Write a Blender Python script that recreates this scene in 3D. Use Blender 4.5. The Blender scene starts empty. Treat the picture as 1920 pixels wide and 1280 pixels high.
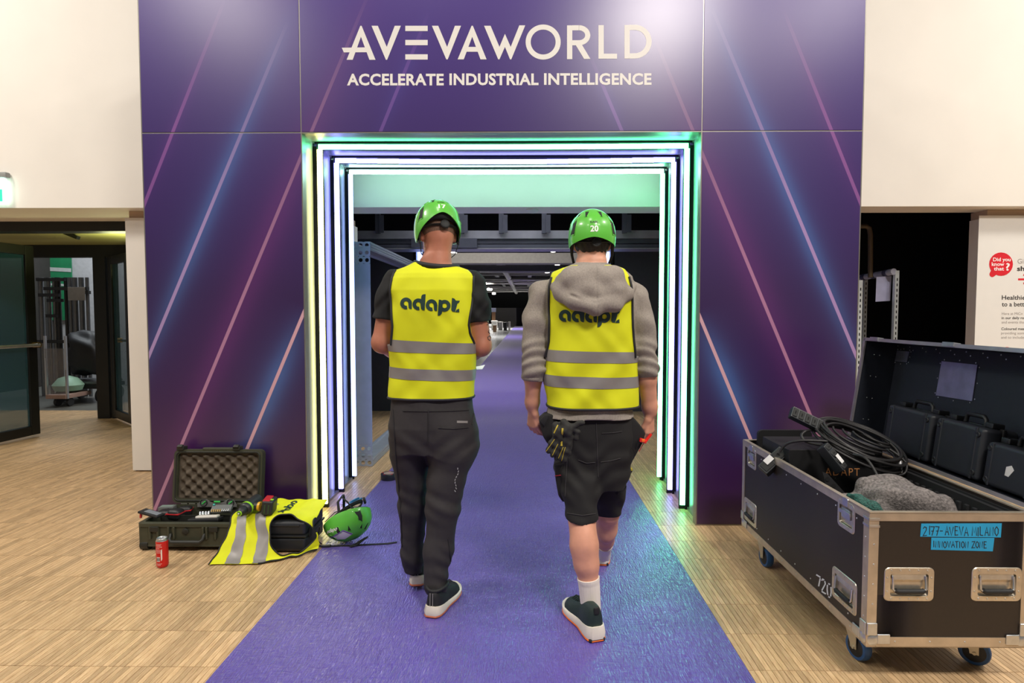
import bpy, bmesh, math, random
import numpy as np
from mathutils import Vector, Matrix
from mathutils.bvhtree import BVHTree

random.seed(7)
RNG = np.random.default_rng(7)
SC = bpy.context.scene
COL = SC.collection

# ------------------------------------------------------------------ camera
F_PX, CAM_H = 1100.0, 1.335
YAW, TILT, SHIFT_PX = math.radians(0.6), math.radians(2.7), 13.5
_f = Vector((-math.sin(YAW) * math.cos(TILT), math.cos(YAW) * math.cos(TILT), -math.sin(TILT)))
_r = Vector((math.cos(YAW), math.sin(YAW), 0))
_u = _r.cross(_f)
CAMR = Matrix((_r, _u, -_f)).transposed()
CAMP = Vector((0, 0, CAM_H))
cd = bpy.data.cameras.new('camera')
cd.sensor_width = 36.0
cd.lens = F_PX / 1920 * 36.0
cd.shift_x = -SHIFT_PX / 1920
cd.clip_end = 300
cam = bpy.data.objects.new('camera', cd)
COL.objects.link(cam)
cam.matrix_world = Matrix.Translation(CAMP) @ CAMR.to_4x4()
SC.camera = cam


def ray(px, py):
    return CAMR @ Vector(((px - 960 - SHIFT_PX) / F_PX, -(py - 640) / F_PX, -1))


def P(px, py, Y):
    """the point of the plane at depth Y seen at this place of the photograph"""
    d = ray(px, py)
    return CAMP + d * (Y / d.y)


def G(px, py, z=0.0):
    d = ray(px, py)
    return CAMP + d * ((z - CAM_H) / d.z)


def sc_at(Y):
    return Y / F_PX


# ------------------------------------------------------------------ world, exposure, lights
SC.view_settings.view_transform = 'Standard'
SC.view_settings.look = 'None'
SC.view_settings.gamma = 1.0
SC.view_settings.use_curve_mapping = False
SC.view_settings.exposure = 0.0
w = bpy.data.worlds.new('hall_air')
SC.world = w
w.use_nodes = True
w.node_tree.nodes['Background'].inputs[0].default_value = (1.0, 0.95, 0.89, 1)
w.node_tree.nodes['Background'].inputs[1].default_value = 0.16


def area(name, loc, size, power, color, target=None, spread=180):
    l = bpy.data.lights.new(name, 'AREA')
    l.shape = 'DISK'
    l.size = size
    l.energy = power
    l.color = color
    l.spread = math.radians(spread)
    o = bpy.data.objects.new(name, l)
    COL.objects.link(o)
    o.location = loc
    d = (Vector(target) - Vector(loc)) if target else Vector((0, 0, -1))
    o.rotation_euler = d.to_track_quat('-Z', 'Y').to_euler()
    return o


WARM = (1.0, 0.93, 0.84)
NEUT = (1.0, 0.93, 0.85)
area('lobby_light', (1.9, -1.25, 5.65), 1.1, 370, NEUT)
area('lobby_light', (4.4, -1.25, 5.9), 1.2, 130, NEUT)
area('lobby_light', (-4.4, -1.3, 6.0), 0.9, 150, WARM)
area('lobby_light', (-5.6, 2.4, 6.0), 1.1, 255, WARM)
area('lobby_light', (5.6, 2.4, 6.0), 1.1, 255, WARM)
area('lobby_light', (-1.2, 1.2, 6.0), 1.1, 60, WARM)
area('vestibule_fill', (-4.3, 6.3, 1.75), 0.4, 12, (0.95, 1.0, 0.50), target=(-4.3, 6.3, 3))  # unseen uplight, added to brighten the olive ceiling
area('outer_hall_light', (-7.2, 9.6, 4.2), 1.6, 110, (0.9, 0.97, 1.0))
area('inner_fill', (-.2, 6.3, 2.9), 2.2, 34, (0.92, 0.94, 1.0), spread=130)  # added fill that brightens the carpet behind the portal, no lamp hangs here
area('far_hall_light', (-1.0, 11, 5.2), 5.0, 430, (1.0, 0.96, 0.9), spread=128)
for _y, _e in ((20, 260), (34, 800), (52, 1600), (72, 2400)):
    for _x in (-3.4, 3.0):
        area('far_hall_light', (_x, _y, 4.22), 0.45, _e, (1.0, 0.96, 0.9), spread=150)

# ------------------------------------------------------------------ materials
MATS = {}


def lin(c):
    out = []
    for v in c[:3]:
        v = v / 255.0
        out.append(v / 12.92 if v <= 0.04045 else ((v + 0.055) / 1.055) ** 2.4)
    return (*out, 1.0)


def M(name, rgb, rough=0.55, metal=0.0, var=0.08, vscale=14.0, bump=None, coat=0.0, emit=None, trans=0.0, sheen=0.0,
      alpha=1.0, spec=0.5, stretch=None, ramp=None, objrand=0.0, islandrand=0.0):
    """procedural material: colour varied by noise, optional bump"""
    if name in MATS:
        return MATS[name]
    m = bpy.data.materials.new(name)
    m.use_nodes = True
    nt = m.node_tree
    N, L = nt.nodes, nt.links
    b = N['Principled BSDF']
    b.inputs['Roughness'].default_value = rough
    b.inputs['Metallic'].default_value = metal
    b.inputs['Coat Weight'].default_value = coat
    b.inputs['Transmission Weight'].default_value = trans
    b.inputs['Sheen Weight'].default_value = sheen
    b.inputs['Alpha'].default_value = alpha
    b.inputs['Specular IOR Level'].default_value = spec
    c = lin(rgb)
    tc = N.new('ShaderNodeTexCoord')
    mp = N.new('ShaderNodeMapping')
    L.new(tc.outputs['Object'], mp.inputs['Vector'])
    if stretch:
        mp.inputs['Scale'].default_value = stretch
    nz = N.new('ShaderNodeTexNoise')
    nz.inputs['Scale'].default_value = vscale
    nz.inputs['Detail'].default_value = 4
    L.new(mp.outputs['Vector'], nz.inputs['Vector'])
    cr = N.new('ShaderNodeValToRGB')
    cr.color_ramp.elements[0].position = 0.3
    cr.color_ramp.elements[1].position = 0.7
    cr.color_ramp.elements[0].color = tuple(max(0, x * (1 - var)) for x in c[:3]) + (1,)
    cr.color_ramp.elements[1].color = tuple(min(1, x * (1 + var)) for x in c[:3]) + (1,)
    if ramp:
        cr.color_ramp.elements[0].color = lin(ramp[0])
        cr.color_ramp.elements[1].color = lin(ramp[1])
    L.new(nz.outputs['Fac'], cr.inputs['Fac'])
    out = cr.outputs['Color']
    if objrand or islandrand:
        hsv = N.new('ShaderNodeHueSaturation')
        if objrand:
            src = N.new('ShaderNodeObjectInfo').outputs['Random']
            a = objrand
        else:
            src = N.new('ShaderNodeNewGeometry').outputs['Random Per Island']
            a = islandrand
        mr = N.new('ShaderNodeMapRange')
        mr.inputs['To Min'].default_value = 1 - a
        mr.inputs['To Max'].default_value = 1 + a
        L.new(src, mr.inputs['Value'])
        L.new(mr.outputs['Result'], hsv.inputs['Value'])
        L.new(out, hsv.inputs['Color'])
        # shift the grain from piece to piece
        sh = N.new('ShaderNodeCombineXYZ')
        ml = N.new('ShaderNodeMath')
        ml.operation = 'MULTIPLY'
        ml.inputs[1].default_value = 37.0
        L.new(src, ml.inputs[0])
        L.new(ml.outputs[0], sh.inputs[0])
        L.new(ml.outputs[0], sh.inputs[1])
        L.new(sh.outputs[0], mp.inputs['Location'])
        out = hsv.outputs['Color']
    L.new(out, b.inputs['Base Color'])
    if bump:
        nb = N.new('ShaderNodeTexNoise')
        nb.inputs['Scale'].default_value = bump[0]
        nb.inputs['Detail'].default_value = 3
        L.new(mp.outputs['Vector'], nb.inputs['Vector'])
        bp = N.new('ShaderNodeBump')
        bp.inputs['Strength'].default_value = bump[1]
        bp.inputs['Distance'].default_value = bump[2] if len(bump) > 2 else 0.002
        L.new(nb.outputs['Fac'], bp.inputs['Height'])
        L.new(bp.outputs['Normal'], b.inputs['Normal'])
    if emit:
        b.inputs['Emission Color'].default_value = (*emit[0], 1)
        b.inputs['Emission Strength'].default_value = emit[1]
    MATS[name] = m
    return m


# ------------------------------------------------------------------ mesh helpers
def wloc(o):
    v = Vector((0, 0, 0))
    while o is not None:
        v += o.location
        o = o.parent
    return v


def link(name, me, mat, parent=None, local=False):
    if mat is not None:
        me.materials.append(mat)
    if parent is not None and not local:
        off = wloc(parent)
        me.transform(Matrix.Translation(-off))
    ob = bpy.data.objects.new(name, me)
    COL.objects.link(ob)
    if parent is not None:
        ob.parent = parent
    return ob


def np_mesh(name, verts, quads=None, tris=None, flat=True):
    me = bpy.data.meshes.new(name)
    verts = np.asarray(verts, dtype=np.float32)
    quads = np.zeros((0, 4), int) if quads is None else np.asarray(quads)
    tris = np.zeros((0, 3), int) if tris is None else np.asarray(tris)
    me.vertices.add(len(verts))
    me.vertices.foreach_set('co', verts.ravel())
    nl = len(quads) * 4 + len(tris) * 3
    me.loops.add(nl)
    me.loops.foreach_set('vertex_index', np.concatenate([quads.ravel(), tris.ravel()]).astype(np.int32))
    me.polygons.add(len(quads) + len(tris))
    st = np.concatenate([np.arange(len(quads)) * 4, len(quads) * 4 + np.arange(len(tris)) * 3]).astype(np.int32)
    me.polygons.foreach_set('loop_start', st)
    me.update(calc_edges=True)
    me.validate()
    if flat:
        me.shade_flat()
    return me


class MB:
    def __init__(s):
        s.v, s.f, s.bev = [], [], False

    def add(s, vs, fs):
        o = len(s.v)
        s.v += [tuple(v) for v in vs]
        s.f += [tuple(i + o for i in f) for f in fs]
        return s

    def box(s, x0, x1, y0, y1, z0, z1):
        return s.add([(x0, y0, z0), (x1, y0, z0), (x1, y1, z0), (x0, y1, z0), (x0, y0, z1), (x1, y0, z1), (x1, y1, z1), (x0, y1, z1)],
                     [(0, 3, 2, 1), (4, 5, 6, 7), (0, 1, 5, 4), (1, 2, 6, 5), (2, 3, 7, 6), (3, 0, 4, 7)])

    def rbox(s, c, size, rot=None, bevel=0.0, seg=2):
        s.bev = s.bev or bevel > 0
        bm = bmesh.new()
        bmesh.ops.create_cube(bm, size=1.0)
        bmesh.ops.scale(bm, vec=Vector(size), verts=bm.verts)
        if bevel > 0:
            bmesh.ops.bevel(bm, geom=list(bm.edges), offset=min(bevel, min(size) * 0.49), segments=seg, affect='EDGES', profile=0.5)
        if rot is not None:
            bmesh.ops.transform(bm, matrix=rot.to_4x4(), verts=bm.verts)
        bmesh.ops.translate(bm, vec=Vector(c), verts=bm.verts)
        bm.verts.index_update()
        s.add([v.co[:] for v in bm.verts], [[v.index for v in f.verts] for f in bm.faces])
        bm.free()
        return s

    def bar(s, p0, p1, wdt, h, up=(0, 0, 1), bevel=0.0):
        """a box of section wdt x h from p0 to p1"""
        p0, p1 = Vector(p0), Vector(p1)
        d = (p1 - p0)
        ln = d.length
        d.normalize()
        up = Vector(up)
        if abs(d.dot(up)) > 0.98:
            up = Vector((0, 1, 0))
        x = up.cross(d).normalized()
        z = d.cross(x)
        R = Matrix((d, x, z)).transposed()
        return s.rbox((p0 + p1) / 2, (ln, wdt, h), R, bevel)

    def tube(s, pts, r, n=8, closed=False, flat=1.0):
        pts = [Vector(p) for p in pts]
        m = len(pts)
        rs = r if isinstance(r, (list, tuple, np.ndarray)) else [r] * m
        T = []
        for i in range(m):
            a = pts[(i - 1) % m] if (closed or i > 0) else pts[i]
            b = pts[(i + 1) % m] if (closed or i < m - 1) else pts[i]
            t = (b - a)
            T.append(t.normalized() if t.length > 1e-9 else Vector((0, 0, 1)))
        up = Vector((0, 0, 1)) if abs(T[0].z) < 0.9 else Vector((1, 0, 0))
        nx = T[0].cross(up).normalized()
        vs, fs = [], []
        for i in range(m):
            nx = (nx - T[i] * nx.dot(T[i]))
            nx = nx.normalized() if nx.length > 1e-6 else T[i].orthogonal().normalized()
            ny = T[i].cross(nx)
            for k in range(n):
                a = 2 * math.pi * k / n
                vs.append(pts[i] + (nx * math.cos(a) + ny * math.sin(a) * flat) * rs[i])
        for i in range(m if closed else m - 1):
            j = (i + 1) % m
            for k in range(n):
                l = (k + 1) % n
                fs.append((i * n + k, i * n + l, j * n + l, j * n + k))
        if not closed:
            fs.append(tuple(range(n - 1, -1, -1)))
            fs.append(tuple((m - 1) * n + k for k in range(n)))
        return s.add(vs, fs)

    def cyl(s, p0, p1, r0, r1=None, n=20):
        return s.tube([p0, p1], [r0, r0 if r1 is None else r1], n)

    def lathe(s, prof, n=24, o=(0, 0, 0), R=None):
        """profile of (radius, height); turned about the local z axis"""
        vs, fs = [], []
        o = Vector(o)
        for (r, z) in prof:
            for k in range(n):
                a = 2 * math.pi * k / n
                v = Vector((r * math.cos(a), r * math.sin(a), z))
                vs.append(o + (R @ v if R is not None else v))
        for i in range(len(prof) - 1):
            for k in range(n):
                l = (k + 1) % n
                fs.append((i * n + k, i * n + l, (i + 1) * n + l, (i + 1) * n + k))
        fs.append(tuple(range(n - 1, -1, -1)))
        fs.append(tuple((len(prof) - 1) * n + k for k in range(n)))
        return s.add(vs, fs)

    def prism(s, poly, f, t0, t1):
        """2-D polygon pushed through f(u, v, t) between two depths"""
        n = len(poly)
        vs = [f(u, v, t0) for u, v in poly] + [f(u, v, t1) for u, v in poly]
        fs = [tuple(range(n - 1, -1, -1)), tuple(range(n, 2 * n))]
        fs += [(i, (i + 1) % n, (i + 1) % n + n, i + n) for i in range(n)]
        return s.add(vs, fs)

    def grid(s, fn, nu, nv, thick=0.0):
        """fn(u, v) for u, v in 0..1"""
        vs = [fn(i / nu, j / nv) for j in range(nv + 1) for i in range(nu + 1)]
        fs = [(j * (nu + 1) + i, j * (nu + 1) + i + 1, (j + 1) * (nu + 1) + i + 1, (j + 1) * (nu + 1) + i) for j in range(nv) for i in range(nu)]
        return s.add(vs, fs)

    def mesh(s, name, smooth=None):
        me = bpy.data.meshes.new(name)
        me.from_pydata(s.v, [], s.f)
        me.update()
        bm = bmesh.new()
        bm.from_mesh(me)
        bmesh.ops.recalc_face_normals(bm, faces=bm.faces)
        bm.to_mesh(me)
        bm.free()
        if smooth is not None:
            me.shade_smooth()
            me.set_sharp_from_angle(angle=math.radians(smooth))
        return me

    def build(s, name, mat, parent=None, smooth=40, local=False):
        o = link(name, s.mesh(name, smooth), mat, parent, local)
        if s.bev and smooth is not None:
            wn = o.modifiers.new('flat_faces', 'WEIGHTED_NORMAL')
            wn.keep_sharp = True
        return o


def empty(name, loc, label=None, cat=None, group=None, rotz=0.0):
    o = bpy.data.objects.new(name, None)
    COL.objects.link(o)
    o.location = loc
    o.rotation_euler = (0, 0, rotz)
    o.empty_display_size = 0.1
    return tag(o, label, cat, group)


def tag(o, label=None, cat=None, group=None, kind=None):
    if label:
        o['label'] = label
    if cat:
        o['category'] = cat
    if group:
        o['group'] = group
    if kind:
        o['kind'] = kind
    return o


def structure(o):
    o['kind'] = 'structure'
    return o


def copy_tree(o, parent=None):
    c = o.copy()
    COL.objects.link(c)
    if parent is not None:
        c.parent = parent
    for ch in list(o.children):
        copy_tree(ch, c)
    return c


_tcache = {}


def text_geo(s, bold=0.0, spacing=1.0):
    """outline letters as flat triangles; returns (n,2) points scaled so that capitals are 1 high, and faces"""
    key = (s, bold, spacing)
    if key in _tcache:
        return _tcache[key]
    cu = bpy.data.curves.new('t', 'FONT')
    cu.body = s
    cu.size = 1.0
    cu.offset = bold
    cu.space_character = spacing
    cu.resolution_u = 3
    cu.fill_mode = 'FRONT'
    ob = bpy.data.objects.new('t', cu)
    COL.objects.link(ob)
    dg = bpy.context.evaluated_depsgraph_get()
    me = ob.evaluated_get(dg).to_mesh()
    v = np.array([p.co[:2] for p in me.vertices])
    f = [tuple(p.vertices) for p in me.polygons]
    ob.evaluated_get(dg).to_mesh_clear()
    bpy.data.objects.remove(ob)
    bpy.data.curves.remove(cu)
    v = v / 0.73
    _tcache[key] = (v, f)
    return v, f


def text_on(mb, s, fmap, width=None, height=None, bold=0.0, spacing=1.0):
    """letters fitted to width and cap height; fmap(u, v) gives the point in the scene"""
    v, f = text_geo(s, bold, spacing)
    x0, x1 = v[:, 0].min(), v[:, 0].max()
    h = height if height else width / (x1 - x0)
    kx = (width / (x1 - x0)) if width else h
    mb.add([fmap((p[0] - x0) * kx, p[1] * h) for p in v], f)
    return (x1 - x0) * kx


def stroke(mb, pts, wdt, fmap, closed=False):
    """a flat ribbon of constant width along a 2-D line"""
    pts = [Vector((p[0], p[1])) for p in pts]
    m = len(pts)
    L, R = [], []
    for i in range(m):
        a = pts[i - 1] if (i > 0 or closed) else pts[i]
        b = pts[(i + 1) % m] if (i < m - 1 or closed) else pts[i]
        d1 = (pts[i] - a)
        d2 = (b - pts[i])
        d1 = d1.normalized() if d1.length > 1e-9 else d2.normalized()
        d2 = d2.normalized() if d2.length > 1e-9 else d1
        n1, n2 = Vector((-d1.y, d1.x)), Vector((-d2.y, d2.x))
        nn = (n1 + n2)
        nn = nn / max(0.5, nn.length_squared / 2) if nn.length > 1e-6 else n1
        L.append(pts[i] + nn * wdt / 2)
        R.append(pts[i] - nn * wdt / 2)
    vs = [fmap(p.x, p.y) for p in L] + [fmap(p.x, p.y) for p in R]
    fs = [(i, (i + 1) % m, m + (i + 1) % m, m + i) for i in range(m if closed else m - 1)]
    mb.add(vs, fs)


def arc(cx, cy, rx, ry, a0, a1, n):
    return [(cx + rx * math.cos(math.radians(a0 + (a1 - a0) * i / n)), cy + ry * math.sin(math.radians(a0 + (a1 - a0) * i / n))) for i in range(n + 1)]


def ell(cx, cy, rx, ry, n=24):
    return arc(cx, cy, rx, ry, 0, 360 - 360 / n, n - 1)
# ------------------------------------------------------------------ the setting
WHITE = M('white_paint', (236, 231, 222), rough=0.7, var=0.02, vscale=3)
BEIGE = M('beige_shade', (196, 172, 148), rough=0.75, var=0.03, vscale=3)  # stands in for the shade in the gap under the upper wall
BLACK = M('black_cloth', (12, 12, 14), rough=0.95, var=0.2)
GREYP = M('dark_grey_panel', (62, 64, 74), rough=0.6, var=0.05)
DKMET = M('dark_frame_metal', (34, 35, 34), rough=0.4, metal=0.3, var=0.06)
ALU = M('brushed_aluminium', (188, 190, 196), rough=0.34, metal=0.85, var=0.06, vscale=30, stretch=(1, 1, 0.1))
STEEL = M('zinc_steel', (200, 203, 205), rough=0.32, metal=0.9, var=0.12, vscale=26, bump=(60, 0.15))

PLANK, STRIPW = 0.2515, 0.022
ROW0 = 2.149
woodkw = dict(rough=0.42, var=0.10, vscale=20.0, stretch=(10.0, 0.7, 1.0), coat=0.08,
              ramp=((170, 138, 100), (206, 176, 136)), bump=(60, 0.06))
WOODF = M('oak_strip_field', (200, 165, 120), islandrand=0.20, **woodkw)
WOODP = M('oak_strip', (200, 165, 120), objrand=0.20, **woodkw)
GROUT = M('floor_joint', (120, 88, 58), rough=0.8)

mb = MB()
mb.box(-9, 9, -1.0, 8.0, -0.06, -0.004)
floor = structure(mb.build('floor', GROUT))
# parquet of narrow strips laid along the hall, in rows with straight cross joints
CARX0, CARX1 = -1.157, 0.833
cands = []
for rI in range(-4, 24):
    y0 = ROW0 + rI * PLANK
    for cI in range(int(-8.9 / STRIPW), int(8.9 / STRIPW)):
        x0 = cI * STRIPW
        if CARX0 + 0.03 < x0 and x0 + STRIPW < CARX1 - 0.03:
            continue
        cands.append((x0, y0, rI, cI))


def seen_px(x, y):
    d = CAMR.transposed() @ (Vector((x, y, 0)) - CAMP)
    if d.z > -0.2:
        return None
    return (960 + SHIFT_PX + F_PX * d.x / -d.z, 640 - F_PX * d.y / -d.z, -d.z)


near = []
for i, (x0, y0, rI, cI) in enumerate(cands):
    p = seen_px(x0 + STRIPW / 2, y0 + PLANK / 2)
    if p and 0 < p[0] < 1920 and p[1] < 1290 and not (x0 > 1.2 and x0 < 1.8 and 2.05 < y0 < 3.2):
        near.append((p[2], i))
near.sort()
pick = set(i for _, i in near[:300])
GAP = 0.0005


def strip_geo(mb, x0, y0, dz):
    a, b, c, d = x0 + GAP, x0 + STRIPW - GAP, y0 + GAP * 1.6, y0 + PLANK - GAP * 1.6
    e = 0.0007
    mb.add([(a, c, -0.004), (b, c, -0.004), (b, d, -0.004), (a, d, -0.004),
            (a + e, c + e, dz), (b - e, c + e, dz), (b - e, d - e, dz), (a + e, d - e, dz)],
           [(4, 5, 6, 7), (0, 1, 5, 4), (1, 2, 6, 5), (2, 3, 7, 6), (3, 0, 4, 7)])


field = MB()
fv, fq = [], []
for i, (x0, y0, rI, cI) in enumerate(cands):
    if i not in pick:
        strip_geo(field, x0, y0, -random.random() * 0.0004)
fm = np_mesh('parquet_field', np.array(field.v), quads=np.array(field.f))
fo = link('parquet_field', fm, WOODF, floor)
tag(fo, kind='stuff')
one = MB()
strip_geo(one, 0, 0, 0)
sm = np_mesh('parquet_strip', np.array(one.v), quads=np.array(one.f))
sm.materials.append(WOODP)
for i in sorted(pick):
    x0, y0, rI, cI = cands[i]
    o = bpy.data.objects.new('parquet_strip', sm)
    o.location = (x0, y0, -random.random() * 0.0004)
    o.parent = floor
    COL.objects.link(o)

# white wall over the openings, its piers, and the dark room behind the portal
WY, WZ = 4.75, 2.19
mb = MB()
mb.box(-9, -1.62, WY, 5.44, WZ, 6.4)
mb.box(1.30, 9, WY, 5.05, WZ, 6.4)
mb.box(-1.62, 1.30, 4.98, 5.30, 2.232, 6.4)
wall = structure(mb.build('wall_back', WHITE))
mb = MB()
mb.box(-3.325, -1.55, WY + .13, 5.44, 0.012, 2.13)
structure(mb.build('wall_left', WHITE))
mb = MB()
mb.box(-3.31, -1.57, WY + .16, 5.44, 0, WZ - .001)  # recessed shadow gap over the pier, its shade painted beige
structure(mb.build('shadow_gap_1', BEIGE))
mb = MB()
mb.box(1.25, 2.5, WY + .13, 5.05, 0.0, WZ - .001)
structure(mb.build('wall_middle', WHITE))
mb = MB()
mb.box(3.79, 9, WY + .13, 5.09, 0.0, 2.125)
wr = structure(mb.build('wall_right', WHITE))
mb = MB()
mb.box(3.80, 9, WY + .16, 5.09, 2.125, WZ - .001)  # same gap on the right, shade put into its beige
structure(mb.build('shadow_gap_2', BEIGE))
mb = MB()
mb.box(-3.33, -3.2, 5.44, 7.95, 0, 3.2)     # side walls of the dark room
mb.box(5.9, 6.0, 5.1, 7.95, 0, 3.2)
structure(mb.build('wall_dark', BLACK))
mb = MB()
mb.box(-9, 9, 5.44, 90, 3.2 + 3.0, 3.3 + 3.0)
structure(mb.build('ceiling', M('black_ceiling', (26, 26, 28), rough=0.9)))
mb = MB()
mb.box(-3.3, 6, 5.1, 8.2, 2.95, 3.0)
structure(mb.build('ceiling_dark', BLACK))
mb = MB()
mb.box(2.9, 6.0, 7.9, 8.0, 0, 3.0)
structure(mb.build('wall_black', BLACK))

# beam and hangers above the second gateway
BM = M('grey_beam', (150, 150, 158), rough=0.5, metal=0.4, var=0.12, vscale=6)
BM2 = M('dark_beam', (84, 86, 98), rough=0.5, metal=0.4, var=0.12, vscale=6)
yb = 7.0
z = lambda py: P(985, py, yb).z
beam = MB().box(-3.2, 2.9, yb, yb + .25, z(447), z(432)).build('ceiling_beam', BM)
structure(beam)
MB().box(-3.2, 2.9, yb + .03, yb + .3, z(456), z(447)).build('beam_channel', BM2, beam)
MB().box(-3.2, 2.9, yb + .0, yb + .3, z(464), z(456) - .012).build('beam_channel', BM2, beam)
MB().box(-3.2, 2.9, yb - .02, yb + .3, z(467), z(465)).build('beam_lip', BM, beam)
b = MB().box(P(852, 440, yb).x - .5, P(895, 440, yb).x, yb - .08, yb - .005, z(465), z(448))
b.build('shutter_box', BM2, beam)
for hx in (710, 866, 940, 1020, 1170):
    b = MB()
    x = P(hx, 440, yb).x
    b.box(x - .028, x + .028, yb - .05, yb - .01, z(438), 2.95)
    b.box(x + .02, x + .075, yb - .06, yb - .05, z(437), z(404))
    b.build('hanger', BM2, beam)
o = MB().lathe([(.05, 0), (.055, .012), (.03, .03), (.0, .035)], 20, (P(998, 402, 5.1).x, 5.1, 2.2325), Matrix.Rotation(math.pi, 3, 'X')).build('smoke_detector', M('white_plastic', (225, 225, 225), rough=.4))
tag(o, 'small round white detector under the edge of the lintel', 'detector')

# carpet runner under plastic film
CARP = M('carpet_film', (82, 64, 152), rough=0.30, var=0.06, vscale=9, coat=0.6, sheen=.2)
nt = CARP.node_tree
N, L = nt.nodes, nt.links
b = N['Principled BSDF']
b.inputs['Coat Roughness'].default_value = 0.10
tc = N.new('ShaderNodeTexCoord')
hs = []
for (rot, sx, sy, scl, wgt) in ((0.6, 1, .16, 95, 1.0), (-0.7, 1, .18, 80, .9), (0.1, .35, 1, 34, .55), (1.2, 1, .1, 30, .5)):
    mp = N.new('ShaderNodeMapping')
    mp.inputs['Rotation'].default_value = (0, 0, rot)
    mp.inputs['Scale'].default_value = (sx, sy, 1)
    L.new(tc.outputs['Object'], mp.inputs['Vector'])
    nz = N.new('ShaderNodeTexNoise')
    nz.inputs['Scale'].default_value = scl
    nz.inputs['Detail'].default_value = 2
    nz.inputs['Distortion'].default_value = 0.6
    L.new(mp.outputs['Vector'], nz.inputs['Vector'])
    ab = N.new('ShaderNodeMath'); ab.operation = 'SUBTRACT'; ab.inputs[1].default_value = .5
    L.new(nz.outputs['Fac'], ab.inputs[0])
    a2 = N.new('ShaderNodeMath'); a2.operation = 'ABSOLUTE'
    L.new(ab.outputs[0], a2.inputs[0])
    a3 = N.new('ShaderNodeMath'); a3.operation = 'MULTIPLY'; a3.inputs[1].default_value = -wgt
    L.new(a2.outputs[0], a3.inputs[0])
    hs.append(a3)
s = hs[0]
for h in hs[1:]:
    ad = N.new('ShaderNodeMath')
    L.new(s.outputs[0], ad.inputs[0]); L.new(h.outputs[0], ad.inputs[1])
    s = ad
bp = N.new('ShaderNodeBump')
bp.inputs['Strength'].default_value = 1.0
bp.inputs['Distance'].default_value = 0.008
L.new(s.outputs[0], bp.inputs['Height'])
L.new(bp.outputs['Normal'], b.inputs['Normal'])
L.new(bp.outputs['Normal'], b.inputs['Coat Normal'])
mb = MB()
ys = [0.0, 3.0, 5.0, 8, 20, 40, 66]
mb.box(CARX0, CARX1, 0, 66, 0.0002, 0.004)
carpet = mb.build('carpet', CARP)
tag(carpet, 'long purple carpet runner under crinkled film, running through the portal', 'carpet')

# far hall
HF = M('hall_floor_grey', (120, 122, 124), rough=0.22, var=0.08, vscale=2)
structure(MB().box(-30, 30, 8.0, 95, -0.06, -0.001).build('floor_hall', HF))
structure(MB().box(-9, -8.9, 8.4, 95, 0, 6.3).build('wall_hall', M('hall_wall', (60, 56, 54), rough=.8)))
structure(MB().box(14, 14.1, 8.4, 95, 0, 6.3).build('wall_hall_side', M('hall_wall', (60, 56, 54), rough=.8)))
structure(MB().box(-30, 30, 92, 92.2, 0, 6.3).build('wall_hall_end', M('hall_end', (26, 26, 28), rough=.8)))
for (yb_, zt, zb_, mt) in ((14.5, 474, 493, M('pale_beam', (150, 146, 138), rough=.7)),):
    a = P(985, zt, yb_).z
    c = P(985, zb_, yb_).z
    o = MB().box(-8.9, 14, yb_, yb_ + .5, c, a).build('ceiling_beam', mt)
    structure(o)
o = MB().box(-8.9, 14, 15.2, 15.8, P(985, 508, 15.2).z, P(985, 497, 15.2).z).build('ceiling_duct', M('grey_duct', (60, 58, 58), rough=.5))
structure(o)
for k, yy in enumerate((20, 24, 28, 32, 36, 41, 46, 52, 58, 64, 71, 78)):
    zt = 4.35
    o = MB().box(-8.9, 14, yy, yy + .4, zt, zt + .5).build('ceiling_beam', M('hall_beam', (48, 46, 46), rough=.7))
    structure(o)
o = MB().tube([(-1.6, 24, 4.2), (-1.3, 40, 4.15), (-1.2, 78, 4.15)], .22, 10).build('ceiling_duct', M('hall_pipe', (110, 106, 102), rough=.5))
structure(o)
rp = np.random.default_rng(4)
for k in range(16):
    yy = 22 + 3.4 * k
    o = MB().cyl((rp.uniform(-7, -3), yy, rp.uniform(3.9, 4.3)), (rp.uniform(3, 9), yy + rp.uniform(-.5, .5), rp.uniform(3.9, 4.3)), rp.uniform(.04, .12), n=8).build('ceiling_pipe', M('hall_pipe', (110, 106, 102), rough=.5))
    structure(o)
for k in range(5):
    xx = -5 + 2.6 * k
    o = MB().box(xx, xx + .3, 20, 80, 4.3, 4.36).build('ceiling_tray', M('hall_beam', (48, 46, 46), rough=.7))
    structure(o)
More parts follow.
